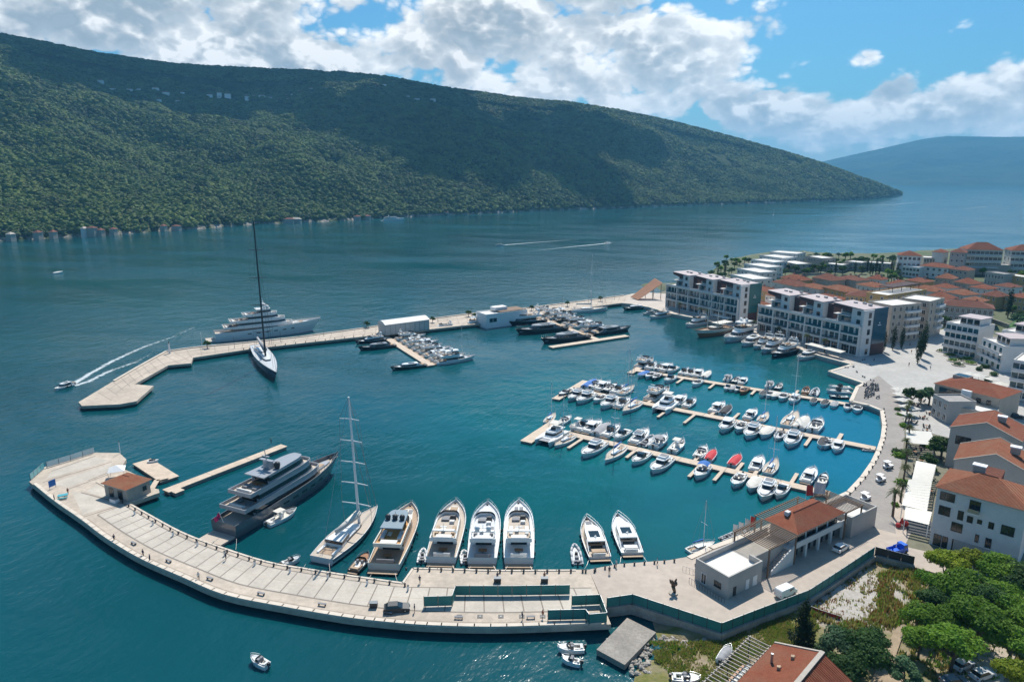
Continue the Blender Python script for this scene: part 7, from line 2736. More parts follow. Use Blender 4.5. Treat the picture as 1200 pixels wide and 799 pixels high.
grove = [
    ('y1', 1108, 662, 1.0, 'yellow green tree nearest the blue truck, at the top left of the grove'), ('y1', 1140, 660, 0.95, 'yellow green tree directly in front of the white four storey house'),
    ('g3', 1168, 672, 1.0, 'dense tree below the right part of the white four storey house'), ('d1', 1196, 684, 1.1, 'dark tree against the right picture edge, highest in the grove'),
    ('g2', 1092, 684, 0.95, 'bright green tree right of the weedy gravel lot'), ('g1', 1126, 690, 1.1, 'bright green tree in the upper middle of the grove'),
    ('d1', 1160, 703, 1.0, 'dark tree in the middle of the grove'), ('g3', 1196, 722, 1.0, 'green tree at the right edge, halfway down the grove'),
    ('g2', 1078, 716, 0.9, 'leftmost green tree beside the brown footpath'), ('g1', 1112, 722, 0.8, 'small green tree behind the gap of bare ground'),
    ('g3', 1150, 733, 1.1, 'broad green tree right of the gap of bare ground'), ('g2', 1080, 744, 0.8, 'lower green tree beside the brown footpath'),
    ('g1', 1118, 758, 1.15, 'nearest bright green tree above the parked cars'), ('g2', 1186, 752, 1.0, 'lower green tree near the right edge above the track'),
    ('y1', 1192, 792, 0.9, 'yellow green tree in the bottom right corner'), ('b2', 1063, 785, 0.8, 'small blue green tree at the bottom edge below the footpath'),
    ('d2', 1098, 700, 0.9, 'small dark tree hidden among brighter ones on the left'), ('g1', 1180, 700, 1.0, 'mid green tree near the right edge below the dark one'),
    ('b1', 975, 752, 1.05, 'blue green broad tree right of the dark conifer'), ('d1', 1010, 764, 1.0, 'dark green tree right of the terracotta roofed house'), ('d2', 992, 780, 1.0, 'dark tree close behind the terracotta roofed house'),
    ('d2', 1022, 742, 0.75, 'dark tree at the top of the footpath'),
]
for k, x, y, s, lab in grove:
    plant(k, x, y, lab, GW, s, 1.0, 4.5)
plant('cn', 938, 762, 'dark conifer standing alone beside the terracotta roofed house', None, 0.95, 1.0, 0.5)
# promenade palms
PG = 'palms along the promenade'
for i, (x, y, k, s) in enumerate([(1046, 605, 'p2', 1.0), (1055, 588, 'p1', 0.9), (1058, 566, 'p1', 0.95), (1060, 551, 'p2', 0.85), (1061, 534, 'p1', 0.95), (1064, 520, 'p2', 0.9), (1063, 505, 'p1', 1.0), (1061, 495, 'p2', 0.9), (1064, 486, 'p1', 0.85)]):
    plant(k, x, y, f'palm on the promenade, {ORD[i + 1]} counting up from the clubhouse corner', PG, s, 1.8)
for i, (x, y) in enumerate([(796, 367), (820, 374), (828, 376), (882, 390), (912, 397), (945, 408), (966, 413)]):
    plant('p2', x, y, f'palm on the harbour walk, {ORD[i + 1]} from the mole end', 'palms on the harbour walk', 0.95, 1.8)
for i, (x, y) in enumerate([(1035, 412), (1046, 410), (1056, 409)]):
    plant('c', x, y, f'slim dark tree, {ORD[i + 1]} from the petrol blue panel, before the beige tower', 'slim trees before the beige towers', 1.25, 1.8)
for i, (x, y) in enumerate([(1075, 426), (1079, 420), (1082, 412)]):
    plant('c', x, y, f'tall cypress on the square, {ORD[i + 1]} counting away from the camera', 'tall cypresses on the square', 1.45, 1.8)
p_ = GT(1181, 371)
T['c'].place((p_.x, p_.y, p_.z - 0.3), 0, 'tallest cypress, alone on the green slope near the right edge', None, (2.1, 2.1, 1.9))
# dark small trees along the mole
for i, (x, y) in enumerate([(243, 408), (430, 384), (498, 376), (507, 378), (549, 371), (556, 374), (623, 364), (665, 359), (704, 353)]):
    plant('t1', x, y, f'small dark tree in a planter on the mole, {ORD[i + 1]} from the seaward end', 'small dark trees along the mole', 0.62, 1.8)
# trees between the houses of the town
TG = 'trees between the houses of the town'
zones = [  # (x0, y0, x1, y1, count, what, kinds)
    (832, 322, 852, 330, 6, 'left of the lowest white villa', 'ttc'), (838, 312, 862, 322, 8, 'on the shoreward edge of the headland', 'tt'), (850, 304, 878, 312, 6, 'on the upper shoreward edge of the headland', 'tt'),
    (905, 314, 925, 326, 5, 'right of the terraced villas', 'tt'), (930, 314, 975, 324, 12, 'in the terrace garden of the headland', 'tt'), (976, 308, 1010, 318, 6, 'by the far beach', 'tt'),
    (1014, 316, 1034, 322, 6, 'in the cypress row', 'c'), (1022, 322, 1056, 334, 10, 'below the leftmost hotel', 'tt'), (1042, 304, 1052, 322, 3, 'left of the leftmost hotel', 'ct'),
    (1060, 340, 1150, 352, 10, 'among the dense red roofs', 'ttc'), (1094, 360, 1108, 384, 6, 'beside the narrow beige tower', 'tt'), (1108, 366, 1160, 376, 12, 'before the long grey house', 'tt'),
    (1150, 350, 1178, 366, 6, 'left of the tallest cypress', 'ct'), (1150, 322, 1200, 336, 7, 'under the right hand hotels', 'tt'), (1184, 366, 1215, 382, 7, 'on the green slope at the right edge', 'tt'),
    (895, 346, 960, 356, 5, 'between roofs behind the second harbour block', 't'), (1156, 404, 1200, 424, 5, 'between the white flats', 'tt'),
    (905, 302, 1000, 306, 12, 'along the outer shore of the headland', 'tt'), (1000, 304, 1052, 310, 8, 'along the far beach', 'tt'), (958, 312, 1050, 322, 12, 'between headland gardens and cypresses', 'ttc'),
    (1066, 470, 1090, 478, 3, 'beside the arcade wing', 't'), (1082, 500, 1104, 560, 6, 'between canopies and tiled houses', 'ut'), (1048, 478, 1060, 600, 8, 'in the planting strip of the promenade', 'u'),
]
POSW = ['leftmost', 'second from the left', 'third from the left', 'fourth from the left', 'fifth from the left', 'sixth from the left', 'seventh from the left', 'eighth from the left', 'ninth from the left', 'tenth from the left', 'eleventh from the left', 'twelfth from the left']
for (x0, y0, x1, y1, n, what, kinds) in zones:
    pts = sorted((x0 + (x1 - x0) * (q + rst.uniform(0.15, 0.85)) / n, y0 + (y1 - y0) * rst.random()) for q in range(n))
    for i, (x, y) in enumerate(pts):
        kk = kinds[i % len(kinds)]
        k = {'t': rst.choice(['t1', 't1', 't2', 't3']), 'c': 'c', 'u': rst.choice(['u1', 'u2'])}[kk]
        p = GT(x, y)
        nm = {'t': 'tree', 'c': 'cypress', 'u': 'bush'}[kk]
        T[k].place((p.x, p.y, p.z - 0.3), rst.uniform(0, 6.28), f'{nm} {what}, {POSW[i]}', TG, rst.uniform(0.8, 1.25) * (1.2 if kk == 'u' else 1))
# planting beds on the square
for i, (x, y) in enumerate([(1104, 412), (1113, 417), (1121, 416), (1117, 423), (1127, 422), (1134, 421), (1123, 428), (1137, 426)]):
    p = G(x, y, 1.8)
    r = thing('planting_bed', f'round planting bed on the square, {ORD[i + 1]} of the cluster counting from the cypresses', 'planting bed', (p.x, p.y, 1.81), 0, 'planting beds on the square')
    MB().m(M['stone']).cyl((0, 0, 0), (0, 0, 0.4), 2.6, 2.6, n=16).build('rim', r)
    mb = MB().m(LV['green' if i % 2 else 'dark'])
    leaf_cloud(mb, [(0, 0, 0.6, 2.2, 2.2, 0.6)], 260, 0.3, rst, 0.3)
    mb.build('shrubs', r)
for i, (x, y) in enumerate([(1126, 408), (1143, 418), (1154, 431), (1165, 440), (1158, 446), (1147, 434)]):
    plant('u1', x, y, f'small round bush before the white flats, {ORD[i + 1]} from the left', 'bushes before the white flats', 1.4, 1.8)

# undergrowth on the shore: nobody could count it
def weeds(name, label, px_poly, n, size, cols, z=1.0, hgt=0.6, seed=3):
    rs = random.Random(seed)
    P = gp(px_poly, z)
    xs = [p.x for p in P]; ys = [p.y for p in P]

    def inside(x, y):
        c = False
        for i in range(len(P)):
            a, b = P[i], P[i - 1]
            if (a.y > y) != (b.y > y) and x < (b.x - a.x) * (y - a.y) / (b.y - a.y) + a.x:
                c = not c
        return c
    mb = MB()
    k = 0
    while k < n:
        x, y = rs.uniform(min(xs), max(xs)), rs.uniform(min(ys), max(ys))
        if not inside(x, y):
            continue
        if vnoise(np.array([x / 2.5]), np.array([y / 2.5]), 9)[0] < rs.uniform(-0.35, 0.25):
            k += 0.3
            continue
        k += 1
        mb.m(LV[rs.choice(cols)])
        vs, fs = [], []
        for _ in range(rs.randint(4, 9)):
            a = rs.uniform(0, 6.28); s = size * rs.uniform(0.5, 1.2); h = hgt * rs.uniform(0.4, 1.3)
            ox, oy = rs.uniform(-.35, .35), rs.uniform(-.35, .35)
            i = len(vs)
            vs += [(x + ox - s * math.cos(a), y + oy - s * math.sin(a), z - 0.1), (x + ox + s * math.cos(a), y + oy + s * math.sin(a), z - 0.1), (x + ox + s * 0.7 * math.cos(a + 1), y + oy + s * math.sin(a + 1), z + h)]
            fs.append((i, i + 1, i + 2))
        mb.add(vs, fs)
    tag(mb.build(name), label, 'undergrowth', kind='stuff')


LV['dry'] = leaf_mat('dry_grass', (0.42, 0.34, 0.13), (0.28, 0.26, 0.08), 0.5, rnd=False)
LV['rust'] = leaf_mat('rusty_bramble', (0.30, 0.12, 0.05), (0.20, 0.14, 0.04), 0.5, rnd=False)
LV['grass'] = leaf_mat('shore_grass', (0.20, 0.23, 0.04), (0.30, 0.30, 0.07), 0.3, rnd=False)
weeds('grass', 'green and yellow grass on the shore below the yard wall', [(762, 752), (845, 752), (947, 708), (960, 735), (925, 760), (885, 770), (850, 799), (800, 799), (770, 775)], 4200, 0.18, ['grass', 'grass', 'dry', 'green'], 1.0, 0.4, 3)
weeds('lot_weeds', 'dry weeds sprinkled over the pale gravel lot', [(945, 708), (1025, 655), (1072, 662), (1050, 700), (1030, 735), (960, 730)], 520, 0.16, ['dry', 'grass', 'rust'], 1.05, 0.45, 4)
weeds('brambles', 'yellow and rusty brambles around the gravel lot', [(1030, 672), (1075, 668), (1078, 700), (1046, 740), (990, 738), (945, 722), (955, 712), (1005, 730), (1030, 715)], 1000, 0.22, ['dry', 'dry', 'grass', 'grass', 'rust', 'green'], 1.0, 0.9, 5)
weeds('scrub', 'scrub growing under and between the trees of the grove', [(1075, 680), (1250, 690), (1250, 799), (1160, 799), (1060, 799), (1050, 760)], 1800, 0.3, ['dark', 'grass', 'dry', 'green'], 1.0, 0.8, 6)
# footpath and track
m_path = mat('trodden_earth', (0.36, 0.27, 0.18), 0.95, 0.15, 0.6, fine=0.35, bump=0.3, bscale=4)
structure(MB().m(m_path).prism(gp([(1052, 735), (1060, 740), (1050, 768), (1062, 799), (1030, 840), (1020, 800), (1036, 770), (1042, 752)], 1.0), 0.5, 1.42).build('footpath'))
structure(MB().m(mat('pale_track', (0.44, 0.37, 0.29), 0.95, 0.15, 0.6, fine=0.35)).prism(gp([(1128, 770), (1165, 755), (1190, 770), (1175, 799), (1200, 830), (1110, 840), (1112, 800)], 1.0), 0.5, 1.46).build('track'))


# rocks between slab and grass
def rocks():
    rs = random.Random(6)
    mt = mat('shore_rock', (0.40, 0.36, 0.31), 0.95, 0.3, 1.0, fine=0.4, obj=True)
    protos = []
    for q in range(4):
        mb = MB().m(mt)
        nu, nv = 7, 5
        vs = []
        for j in range(nv + 1):
            ph = math.pi * j / nv
            for i in range(nu):
                t = 6.283 * i / nu
                r = rs.uniform(0.75, 1.15)
                vs.append((r * math.sin(ph) * math.cos(t), r * math.sin(ph) * math.sin(t) * 0.8, r * math.cos(ph) * 0.6))
        mb.add(vs, [(j * nu + i, (j + 1) * nu + i, (j + 1) * nu + (i + 1) % nu, j * nu + (i + 1) % nu) for j in range(nv) for i in range(nu)])
        protos.append(mb.mesh('rock'))
    for k in range(150):
        t = rs.random()
        if k < 90:
            x, y = 738 + 24 * rs.random() + 6 * t, 786 - 40 * t + rs.uniform(-8, 8)
        else:
            x, y = rs.uniform(772, 838), 0
            y = 747 + 8 * (1 - abs((x - 805) / 36)) + rs.uniform(-4, 5)
        p = G(x, y, 0.3)
        o = bpy.data.objects.new('shore_rock', rs.choice(protos))
        COL.objects.link(o)
        o.location = (p.x, p.y, rs.uniform(0.1, 0.5))
        s = rs.uniform(0.22, 0.62)
        o.scale = (s, s, s)
        o.rotation_euler = (rs.uniform(-.5, .5), rs.uniform(-.5, .5), rs.uniform(0, 6.28))
        tag(o, 'grey rock on the shoreline between the concrete slab and the grass' if k < 90 else 'pale rock at the foot of the yard wall', 'rock', 'rocks beside the concrete slab' if k < 90 else 'rocks under the yard wall')


rocks()


# ================================================================== fences
def fence(label, pts_px, h=2.1, z=QZ, pw=2.6, panel='mesh_green', post='dark', base=0.25, name='screen_fence', group=None):
    P = gp(pts_px, z)
    root = thing(name, label, 'fence', P[0], 0, group)
    cache = {}
    for a, b in zip(P[:-1], P[1:]):
        d = b - a
        n = max(1, round(d.length / pw))
        L = d.length / n
        key = round(L, 3)
        if key not in cache:
            p1 = MB().m(M[panel]).b2(0.06, L - 0.06, -0.03, 0.03, base, h).m(M['metal']).b2(0.06, L - 0.06, -0.035, 0.035, h + 0.002, h + 0.05).b2(0.06, L - 0.06, -0.035, 0.035, base - 0.08, base - 0.002)
            cache[key] = (p1.mesh('panel'), MB().m(M[post]).b2(-0.05, 0.05, -0.05, 0.05, 0, h + 0.12).mesh('post'))
        ang = math.atan2(d.y, d.x)
        for i in range(n):
            q = a + d * (i / n) - P[0]
            for k, nm in ((0, 'panel'), (1, 'post')):
                o = bpy.data.objects.new(nm, cache[key][k])
                COL.objects.link(o); o.parent = root
                o.location = (q.x, q.y, 0); o.rotation_euler = (0, 0, ang)
    return root


fence('long green mesh fence along the edge of the yard above the shore', [(711, 712), (741, 707.5), (795, 725.5), (845, 742), (895, 722.5), (947, 702.5), (985, 677.5), (1024, 651)], z=QZ + 0.3)
fence('short black fence closing the yard by the blue truck', [(1025, 651), (1071, 663)], z=QZ + 0.1, panel='dark')
GF = 'green screens on the breakwater terrace'
fence('longest green screen on the terrace, behind the white yachts', [(534, 698), (600, 698), (668, 697)], 2.2, group=GF)
fence('green screen at the left end of the terrace', [(497, 711), (530, 710), (534, 698)], 2.2, group=GF)
fence('green screen at the right end of the terrace beside the yard', [(670, 710), (703, 708.5)], 2.2, group=GF)
fence('lower green screen near the seaward edge of the terrace', [(642, 727), (686, 726), (690, 732), (711, 730)], 2.2, group=GF)
fence('green screen running down the joint between terrace and yard', [(703, 708.5), (711, 730)], 2.2, group=GF)
M['screen'] = mat('pale_blue_glass_screen', (0.42, 0.60, 0.64), 0.2, 0.06, 0.8, spec=0.8)
M['screen2'] = mat('turquoise_glass_screen', (0.10, 0.38, 0.42), 0.2, 0.06, 0.8, spec=0.8)
fence('pale glass wind screen along the tip of the breakwater', [(55, 548), (83, 539.5), (111, 530.5)], 1.7, pw=3, panel='screen', group='glass screens on the breakwater tip')
fence('turquoise glass screen at the outermost corner of the breakwater', [(36, 563), (52, 549)], 1.8, pw=2, panel='screen2', group='glass screens on the breakwater tip')
# railing by the clubhouse along the quay
r = thing('quay_railing', 'thin metal railing between the yard and the lower quay by the clubhouse', 'railing', (0, 0, 0))
mb = MB().m(M['metal']); pr = [tuple(q) for q in gp([(800, 668), (812, 672), (822, 664), (840, 655), (855, 645), (880, 633)], QZ)]
pr2 = []
for a, b in zip(pr[:-1], pr[1:]):
    for i in range(3):
        pr2.append(tuple(Vector(a).lerp(Vector(b), i / 3)))
rail(mb, pr2 + [pr[-1]], 1.0, 0.04)
mb.build('rail', r)

# ================================================================== vehicles
def car(body, L=4.3, B=1.8, h=1.45, kind='car', glassc='glass'):
    root = thing('parked_' + ('van' if kind == 'van' else 'car'), 'x', kind)
    bm_ = MB().m(M[body]); bm_.smooth = False
    hw = B / 2
    if kind == 'van':
        prof = [(0, 0.35), (0, 1.75), (0.15, 1.95), (L * 0.74, 1.95), (L * 0.86, 1.25), (L * 0.98, 1.0), (L, 0.35)]
    else:
        prof = [(0, 0.32), (0.02, 0.95), (L * 0.06, 1.0), (L * 0.72, 0.95), (L * 0.97, 0.78), (L, 0.32)]
    n = len(prof)
    v = [(x, -hw, z) for x, z in prof] + [(x, -hw * 0.99, z) for x, z in prof]
    v = [(x, -hw * (0.93 if z > 1.5 else 1), z) for x, z in prof] + [(x, hw * (0.93 if z > 1.5 else 1), z) for x, z in prof]
    bm_.add(v, [tuple(range(n)), tuple(range(2 * n - 1, n - 1, -1))] + [(i, n + i, n + (i + 1) % n, (i + 1) % n) for i in range(n)])
    if kind != 'van':
        q0, q1 = [(L * 0.05, 0.97), (L * 0.72, 0.95)], [(L * 0.17, h), (L * 0.52, h)]
        g = MB().m(M[glassc]).add([(q0[0][0], -hw * 0.93, q0[0][1]), (q0[1][0], -hw * 0.93, q0[1][1]), (q0[1][0], hw * 0.93, q0[1][1]), (q0[0][0], hw * 0.93, q0[0][1]),
                               (q1[0][0], -hw * 0.76, h - 0.05), (q1[1][0], -hw * 0.76, h - 0.05), (q1[1][0], hw * 0.76, h - 0.05), (q1[0][0], hw * 0.76, h - 0.05)],
                              [(3, 2, 1, 0), (4, 5, 6, 7), (0, 1, 5, 4), (1, 2, 6, 5), (2, 3, 7, 6), (3, 0, 4, 7)])
        g.build('windows', root)
        MB().m(M[body]).box(((q1[0][0] + q1[1][0]) / 2, 0, h), (q1[1][0] - q1[0][0] + 0.1, hw * 1.56, 0.07)).build('roof', root)
    else:
        MB().m(M[glassc]).b2(L * 0.50, L * 0.74, -hw * 0.98, hw * 0.98, 1.2, 1.65).build('windows', root)
        MB().m(M[glassc]).add([(L * 0.755, -hw * 0.85, 1.88), (L * 0.755, hw * 0.85, 1.88), (L * 0.855, hw * 0.85, 1.33), (L * 0.855, -hw * 0.85, 1.33)], [(0, 3, 2, 1)]).build('windscreen', root)
    bm_.build('body', root)
    for x in (L * 0.19, L * 0.81):
        for s in (1, -1):
            w_ = MB().m(M['black']).cyl((x, s * (hw - 0.18), 0.33), (x, s * (hw + 0.02), 0.33), 0.33, n=12).m(M['metal']).cyl((x, s * (hw + 0.021), 0.33), (x, s * (hw + 0.03), 0.33), 0.18, n=8)
            w_.build('wheel', root)
    for s in (1, -1):
        MB().m(M['white']).box((L - 0.03, s * hw * 0.72, 0.68), (0.08, 0.34, 0.16)).build('headlight', root)
        MB().m(M['red']).box((0.02, s * hw * 0.78, 0.8), (0.06, 0.22, 0.2)).build('tail_light', root)
    return root


def put_v(root, a, b, label, z=QZ + 0.02, group=None):
    A, B = G(*a, z), G(*b, z)
    d = B - A
    root.location = (A.x, A.y, z); root.rotation_euler = (0, 0, math.atan2(d.y, d.x))
    root['label'] = label
    if group:
        root['group'] = group
    return root


put_v(car('white'), (979, 648), (993, 639), 'white car parked in front of the clubhouse arcade')
put_v(car('white', 4.6, 1.8, kind='van'), (911, 701), (927, 694), 'white van parked just inside the green fence', z=QZ + 0.02)
put_v(car('dark', 4.8, 1.9), (450, 716), (474, 714), 'black car parked on the breakwater left of the terrace')
put_v(car('palegrey', 4.3, 1.8), (1140, 797), (1156, 791), 'white car at the bottom edge under the trees', z=1.48)
put_v(car('palegrey', 4.0, 1.7), (1119, 786), (1131, 780), 'silver car half hidden under the lowest green tree', z=1.48)
put_v(car('midgrey', 4.3, 1.8), (1104, 803), (1122, 801), 'grey car cut by the bottom edge beside the track', z=1.48)
put_v(car('dark', 4.4, 1.8), (1183, 489), (1195, 490), 'dark car in the lane right of the gabled houses')


def blue_truck():
    r = thing('small_truck', 'bright blue small crane truck parked by the black fence', 'truck', (0, 0, 0))
    b = mat('bright_blue_paint', (0.01, 0.12, 0.60), 0.4, 0.05)
    MB().m(b).b2(0, 2.8, -0.95, 0.95, 0.65, 0.85).b2(0, 2.8, -0.95, -0.88, 0.852, 1.3).b2(0, 2.8, 0.88, 0.95, 0.852, 1.3).b2(0, 0.07, -0.878, 0.878, 0.852, 1.3).build('flatbed', r)
    MB().m(b).prism([(2.9, -0.95), (4.4, -0.95), (4.4, 0.95), (2.9, 0.95)], 0.4, 2.1, [(2.95, -0.85), (4.0, -0.85), (4.0, 0.85), (2.95, 0.85)]).build('cab', r)
    MB().m(M['glass']).b2(3.2, 3.9, -0.93, 0.93, 1.35, 1.85).build('windows', r)
    MB().m(b).cyl((1.0, 0.2, 0.85), (1.2, 0.2, 2.0), 0.16).cyl((1.2, 0.2, 2.0), (2.4, -0.2, 2.3), 0.1).build('crane_arm', r)
    for x in (0.8, 3.7):
        for s in (1, -1):
            MB().m(M['black']).cyl((x, s * 0.72, 0.42), (x, s * 0.97, 0.42), 0.42, n=12).build('wheel', r)
    return r


put_v(blue_truck(), (1042, 650), (1062, 645), 'bright blue small crane truck parked by the black fence')


def cart():
    r = thing('electric_cart', 'x', 'cart')
    MB().m(M['white']).prism([(0, -0.6), (2.4, -0.6), (2.4, 0.6), (0, 0.6)], 0.3, [0.7, 0.9, 0.9, 0.7]).b2(-0.1, 1.6, -0.62, 0.62, 1.85, 1.93).build('body', r)
    MB().m(M['greycush']).box((0.8, 0, 0.95), (0.5, 1.0, 0.35)).box((0.55, 0, 1.2), (0.12, 1.0, 0.5)).build('seat', r)
    mb = MB().m(M['metal'])
    for x in (0.0, 1.55):
        for s in (1, -1):
            mb.cyl((x, s * 0.55, 0.6), (x, s * 0.55, 1.87), 0.03, n=4)
    mb.build('roof_posts', r)
    for x in (0.4, 2.0):
        for s in (1, -1):
            MB().m(M['black']).cyl((x, s * 0.5, 0.25), (x, s * 0.66, 0.25), 0.25, n=10).build('wheel', r)
    return r


CK = Kind(cart)
for (a, b, lab) in (((1036, 549), (1049, 547), 'white electric cart farthest up the promenade'), ((1028, 565), (1041, 561), 'white electric cart in the middle of the promenade'), ((1010, 587), (1024, 582), 'white electric cart behind the clubhouse east terrace')):
    A, B = G(*a, QZ), G(*b, QZ)
    CK.place((A.x, A.y, QZ + 0.01), math.atan2((B - A).y, (B - A).x), lab, 'electric carts on the promenade', 1.1)


# ================================================================== people
def person_template(shirt, legs, pose=0, skin_c=(0.42, 0.26, 0.18)):
    """one continuous figure grown from a jointed skeleton, with clothes and hair"""
    vs = [(0, 0, 0.95), (0, 0, 1.15), (0, 0, 1.38), (0, 0, 1.48), (0.01, 0, 1.58), (0.015, 0, 1.70)]
    rad = [0.145, 0.125, 0.15, 0.055, 0.085, 0.085]
    ed = [(0, 1), (1, 2), (2, 3), (3, 4), (4, 5)]
    sw = 0.16 if pose else 0.05
    for s in (1, -1):
        b = len(vs)
        vs += [(0, s * 0.09, 0.90), (0.03 + sw * s * 0.4, s * 0.10, 0.50), (sw * s, s * 0.10, 0.09), (sw * s + 0.13, s * 0.11, 0.04)]
        rad += [0.095, 0.062, 0.045, 0.04]
        ed += [(0, b), (b, b + 1), (b + 1, b + 2), (b + 2, b + 3)]
        b = len(vs)
        ex = 0.05 - sw * s * 0.5
        vs += [(0, s * 0.19, 1.40), (ex * 0.2 - 0.02, s * 0.24, 1.13), (ex + 0.04, s * 0.25, 0.90), (ex + 0.07, s * 0.25, 0.80)]
        rad += [0.06, 0.042, 0.033, 0.035]
        ed += [(2, b), (b, b + 1), (b + 1, b + 2), (b + 2, b + 3)]
    me = bpy.data.meshes.new('body')
    me.from_pydata(vs, ed, [])
    o = bpy.data.objects.new('body_tmp', me)
    COL.objects.link(o)
    md = o.modifiers.new('skin', 'SKIN')
    for i, sv in enumerate(me.skin_vertices[0].data):
        sv.radius = (rad[i], rad[i])
        sv.use_root = (i == 0)
    sub = o.modifiers.new('sub', 'SUBSURF'); sub.levels = 1
    dg = bpy.context.evaluated_depsgraph_get()
    dg.update()
    ev = o.evaluated_get(dg)
    m2 = bpy.data.meshes.new_from_object(ev)
    bpy.data.objects.remove(o)
    sk = mat('skin', skin_c, 0.6, 0.05)
    for q in (shirt, legs, sk):
        m2.materials.append(q)
    for pl in m2.polygons:
        c = pl.center
        pl.material_index = 0 if (0.93 < c.z < 1.46 and (abs(c.y) < 0.2 or c.z > 1.12)) else (1 if 0.42 < c.z <= 0.93 and abs(c.y) < 0.2 else 2)
        pl.use_smooth = True
    body = bpy.data.objects.new('person', m2)
    COL.objects.link(body)
    body['category'] = 'person'
    h = MB().m(mat('dark_hair', (0.03, 0.02, 0.015), 0.8)); h.smooth = True
    h.ball((-0.005, 0, 1.655), 0.108, 10, 6, half=True)
    h.build('hair', body)
    return body


PK = [Kind(lambda: person_template(mat('navy_shirt', (0.03, 0.04, 0.08), 0.9), mat('dark_trousers', (0.03, 0.03, 0.035), 0.9), 0)),
      Kind(lambda: person_template(mat('white_shirt', (0.65, 0.64, 0.62), 0.9), mat('dark_trousers', (0.03, 0.03, 0.035), 0.9), 1)),
      Kind(lambda: person_template(mat('rust_shirt', (0.35, 0.08, 0.04), 0.9), mat('khaki_shorts', (0.28, 0.22, 0.14), 0.9), 1))]
wear = ['navy shirt and dark trousers', 'white shirt and dark trousers', 'rust shirt and khaki shorts']
ppl = [(80, 579, 2, 'near the turquoise table at the tip of the breakwater'), (265, 656, 0, 'on the breakwater opposite the dark superyacht stern'), (134, 634, 0, 'by the outer edge of the breakwater before its bend'), (176, 658, 0, 'by the outer edge of the breakwater, halfway along the bend'),
       (168, 652, 0, 'by the outer kerb a step left of another walker'), (233, 679, 1, 'near the outer kerb below the superyacht'), (492, 683, 0, 'left of the long green terrace screen, near the yachts'), (486, 717, 0, 'between the black car and the terrace'),
       (583, 679, 0, 'behind the middle white yacht, at the table on the quay'), (638, 679, 2, 'behind the right hand white yacht'), (612, 726, 0, 'on the terrace near its seaward edge'), (636, 724, 2, 'on the terrace beside the lower green screen'),
       (722, 664, 1, 'beside the bollards near the sport yacht with dark cockpit'), (770, 662, 1, 'near the last sport yacht'), (714, 672, 0, 'where terrace and yard meet'), (815, 668, 0, 'by the railing at the corner of the clubhouse'), (1066, 406, 0, 'near the foot of the slim trees on the square'),
       (1065, 429, 0, 'on the open square left of the cypresses'), (1090, 433, 1, 'on the open square right of the cypresses'), (1068, 414, 2, 'at the back of the square'), (1024, 424, 0, 'at the harbour edge of the square'), (318, 520, 0, 'standing at the far end of the low jetty'),
       (64, 387 + 200, 0, 'by the outer kerb near the tip of the breakwater'), (970, 407, 1, 'on the harbour walk under the awning')]
for i, (x, y, k, where) in enumerate(ppl):
    z = QZ + 0.02 if i != 21 else 1.02
    p = G(x, y, z)
    PK[k].place((p.x, p.y, z), rst.uniform(0, 6.28), f'person in {wear[k]} {where}'.replace(' and dark trousers', '').replace(' and khaki shorts', ''), 'people strolling on quays and square', 1.02)

# ================================================================== bollards, lamps, furniture
def bollard():
    r = MB().m(M['dark']); r.smooth = True
    r.cyl((0, 0, 0), (0, 0, 0.5), 0.2, 0.16, n=8).cyl((0, 0, 0.5), (0, 0, 0.62), 0.26, 0.22, n=8)
    o = r.build('bollard'); o['category'] = 'bollard'
    return o


def pedestal():
    o = MB().m(M['white']).b2(-0.16, 0.16, -0.16, 0.16, 0, 0.95).m(M['dark']).b2(-0.19, 0.19, -0.19, 0.19, 0.952, 1.08).build('power_pedestal')
    o['category'] = 'power pedestal'
    return o


def bench():
    r = thing('bench', 'x', 'bench')
    MB().m(M['greycush']).b2(-0.8, 0.8, -0.22, 0.22, 0.42, 0.5).build('seat', r)
    for x in (-0.65, 0.65):
        MB().m(M['dark']).b2(x - 0.05, x + 0.05, -0.22, 0.22, 0, 0.417).build('leg', r)
    return r


def lamp():
    r = thing('street_lamp', 'x', 'street lamp')
    MB().m(M['dark']).cyl((0, 0, 0), (0, 0, 5.2), 0.08, 0.05, n=6).cyl((0, 0, 0), (0, 0, 0.4), 0.14, 0.12, n=6).build('pole', r)
    MB().m(M['dark']).b2(-0.45, 0.15, -0.09, 0.09, 5.2, 5.28).m(M['white']).b2(-0.42, -0.1, -0.07, 0.07, 5.17, 5.197).build('lantern', r)
    return r


BK, PDK, BNK, LK = Kind(bollard), Kind(pedestal), Kind(bench), Kind(lamp)


def along(kind, px_pts, n, z, label, group, inset=0.8, rz=0.0, skip=()):
    P = polyline(offset_poly(gp(px_pts, z) + [Vector((10, 250, 0))], inset)[:-1], n)
    for i, p in enumerate(P):
        if i in skip:
            continue
        d = (P[min(n, i + 1)] - P[max(0, i - 1)])
        kind.place((p.x, p.y, z + 0.01), math.atan2(d.y, d.x) + rz, label, group)


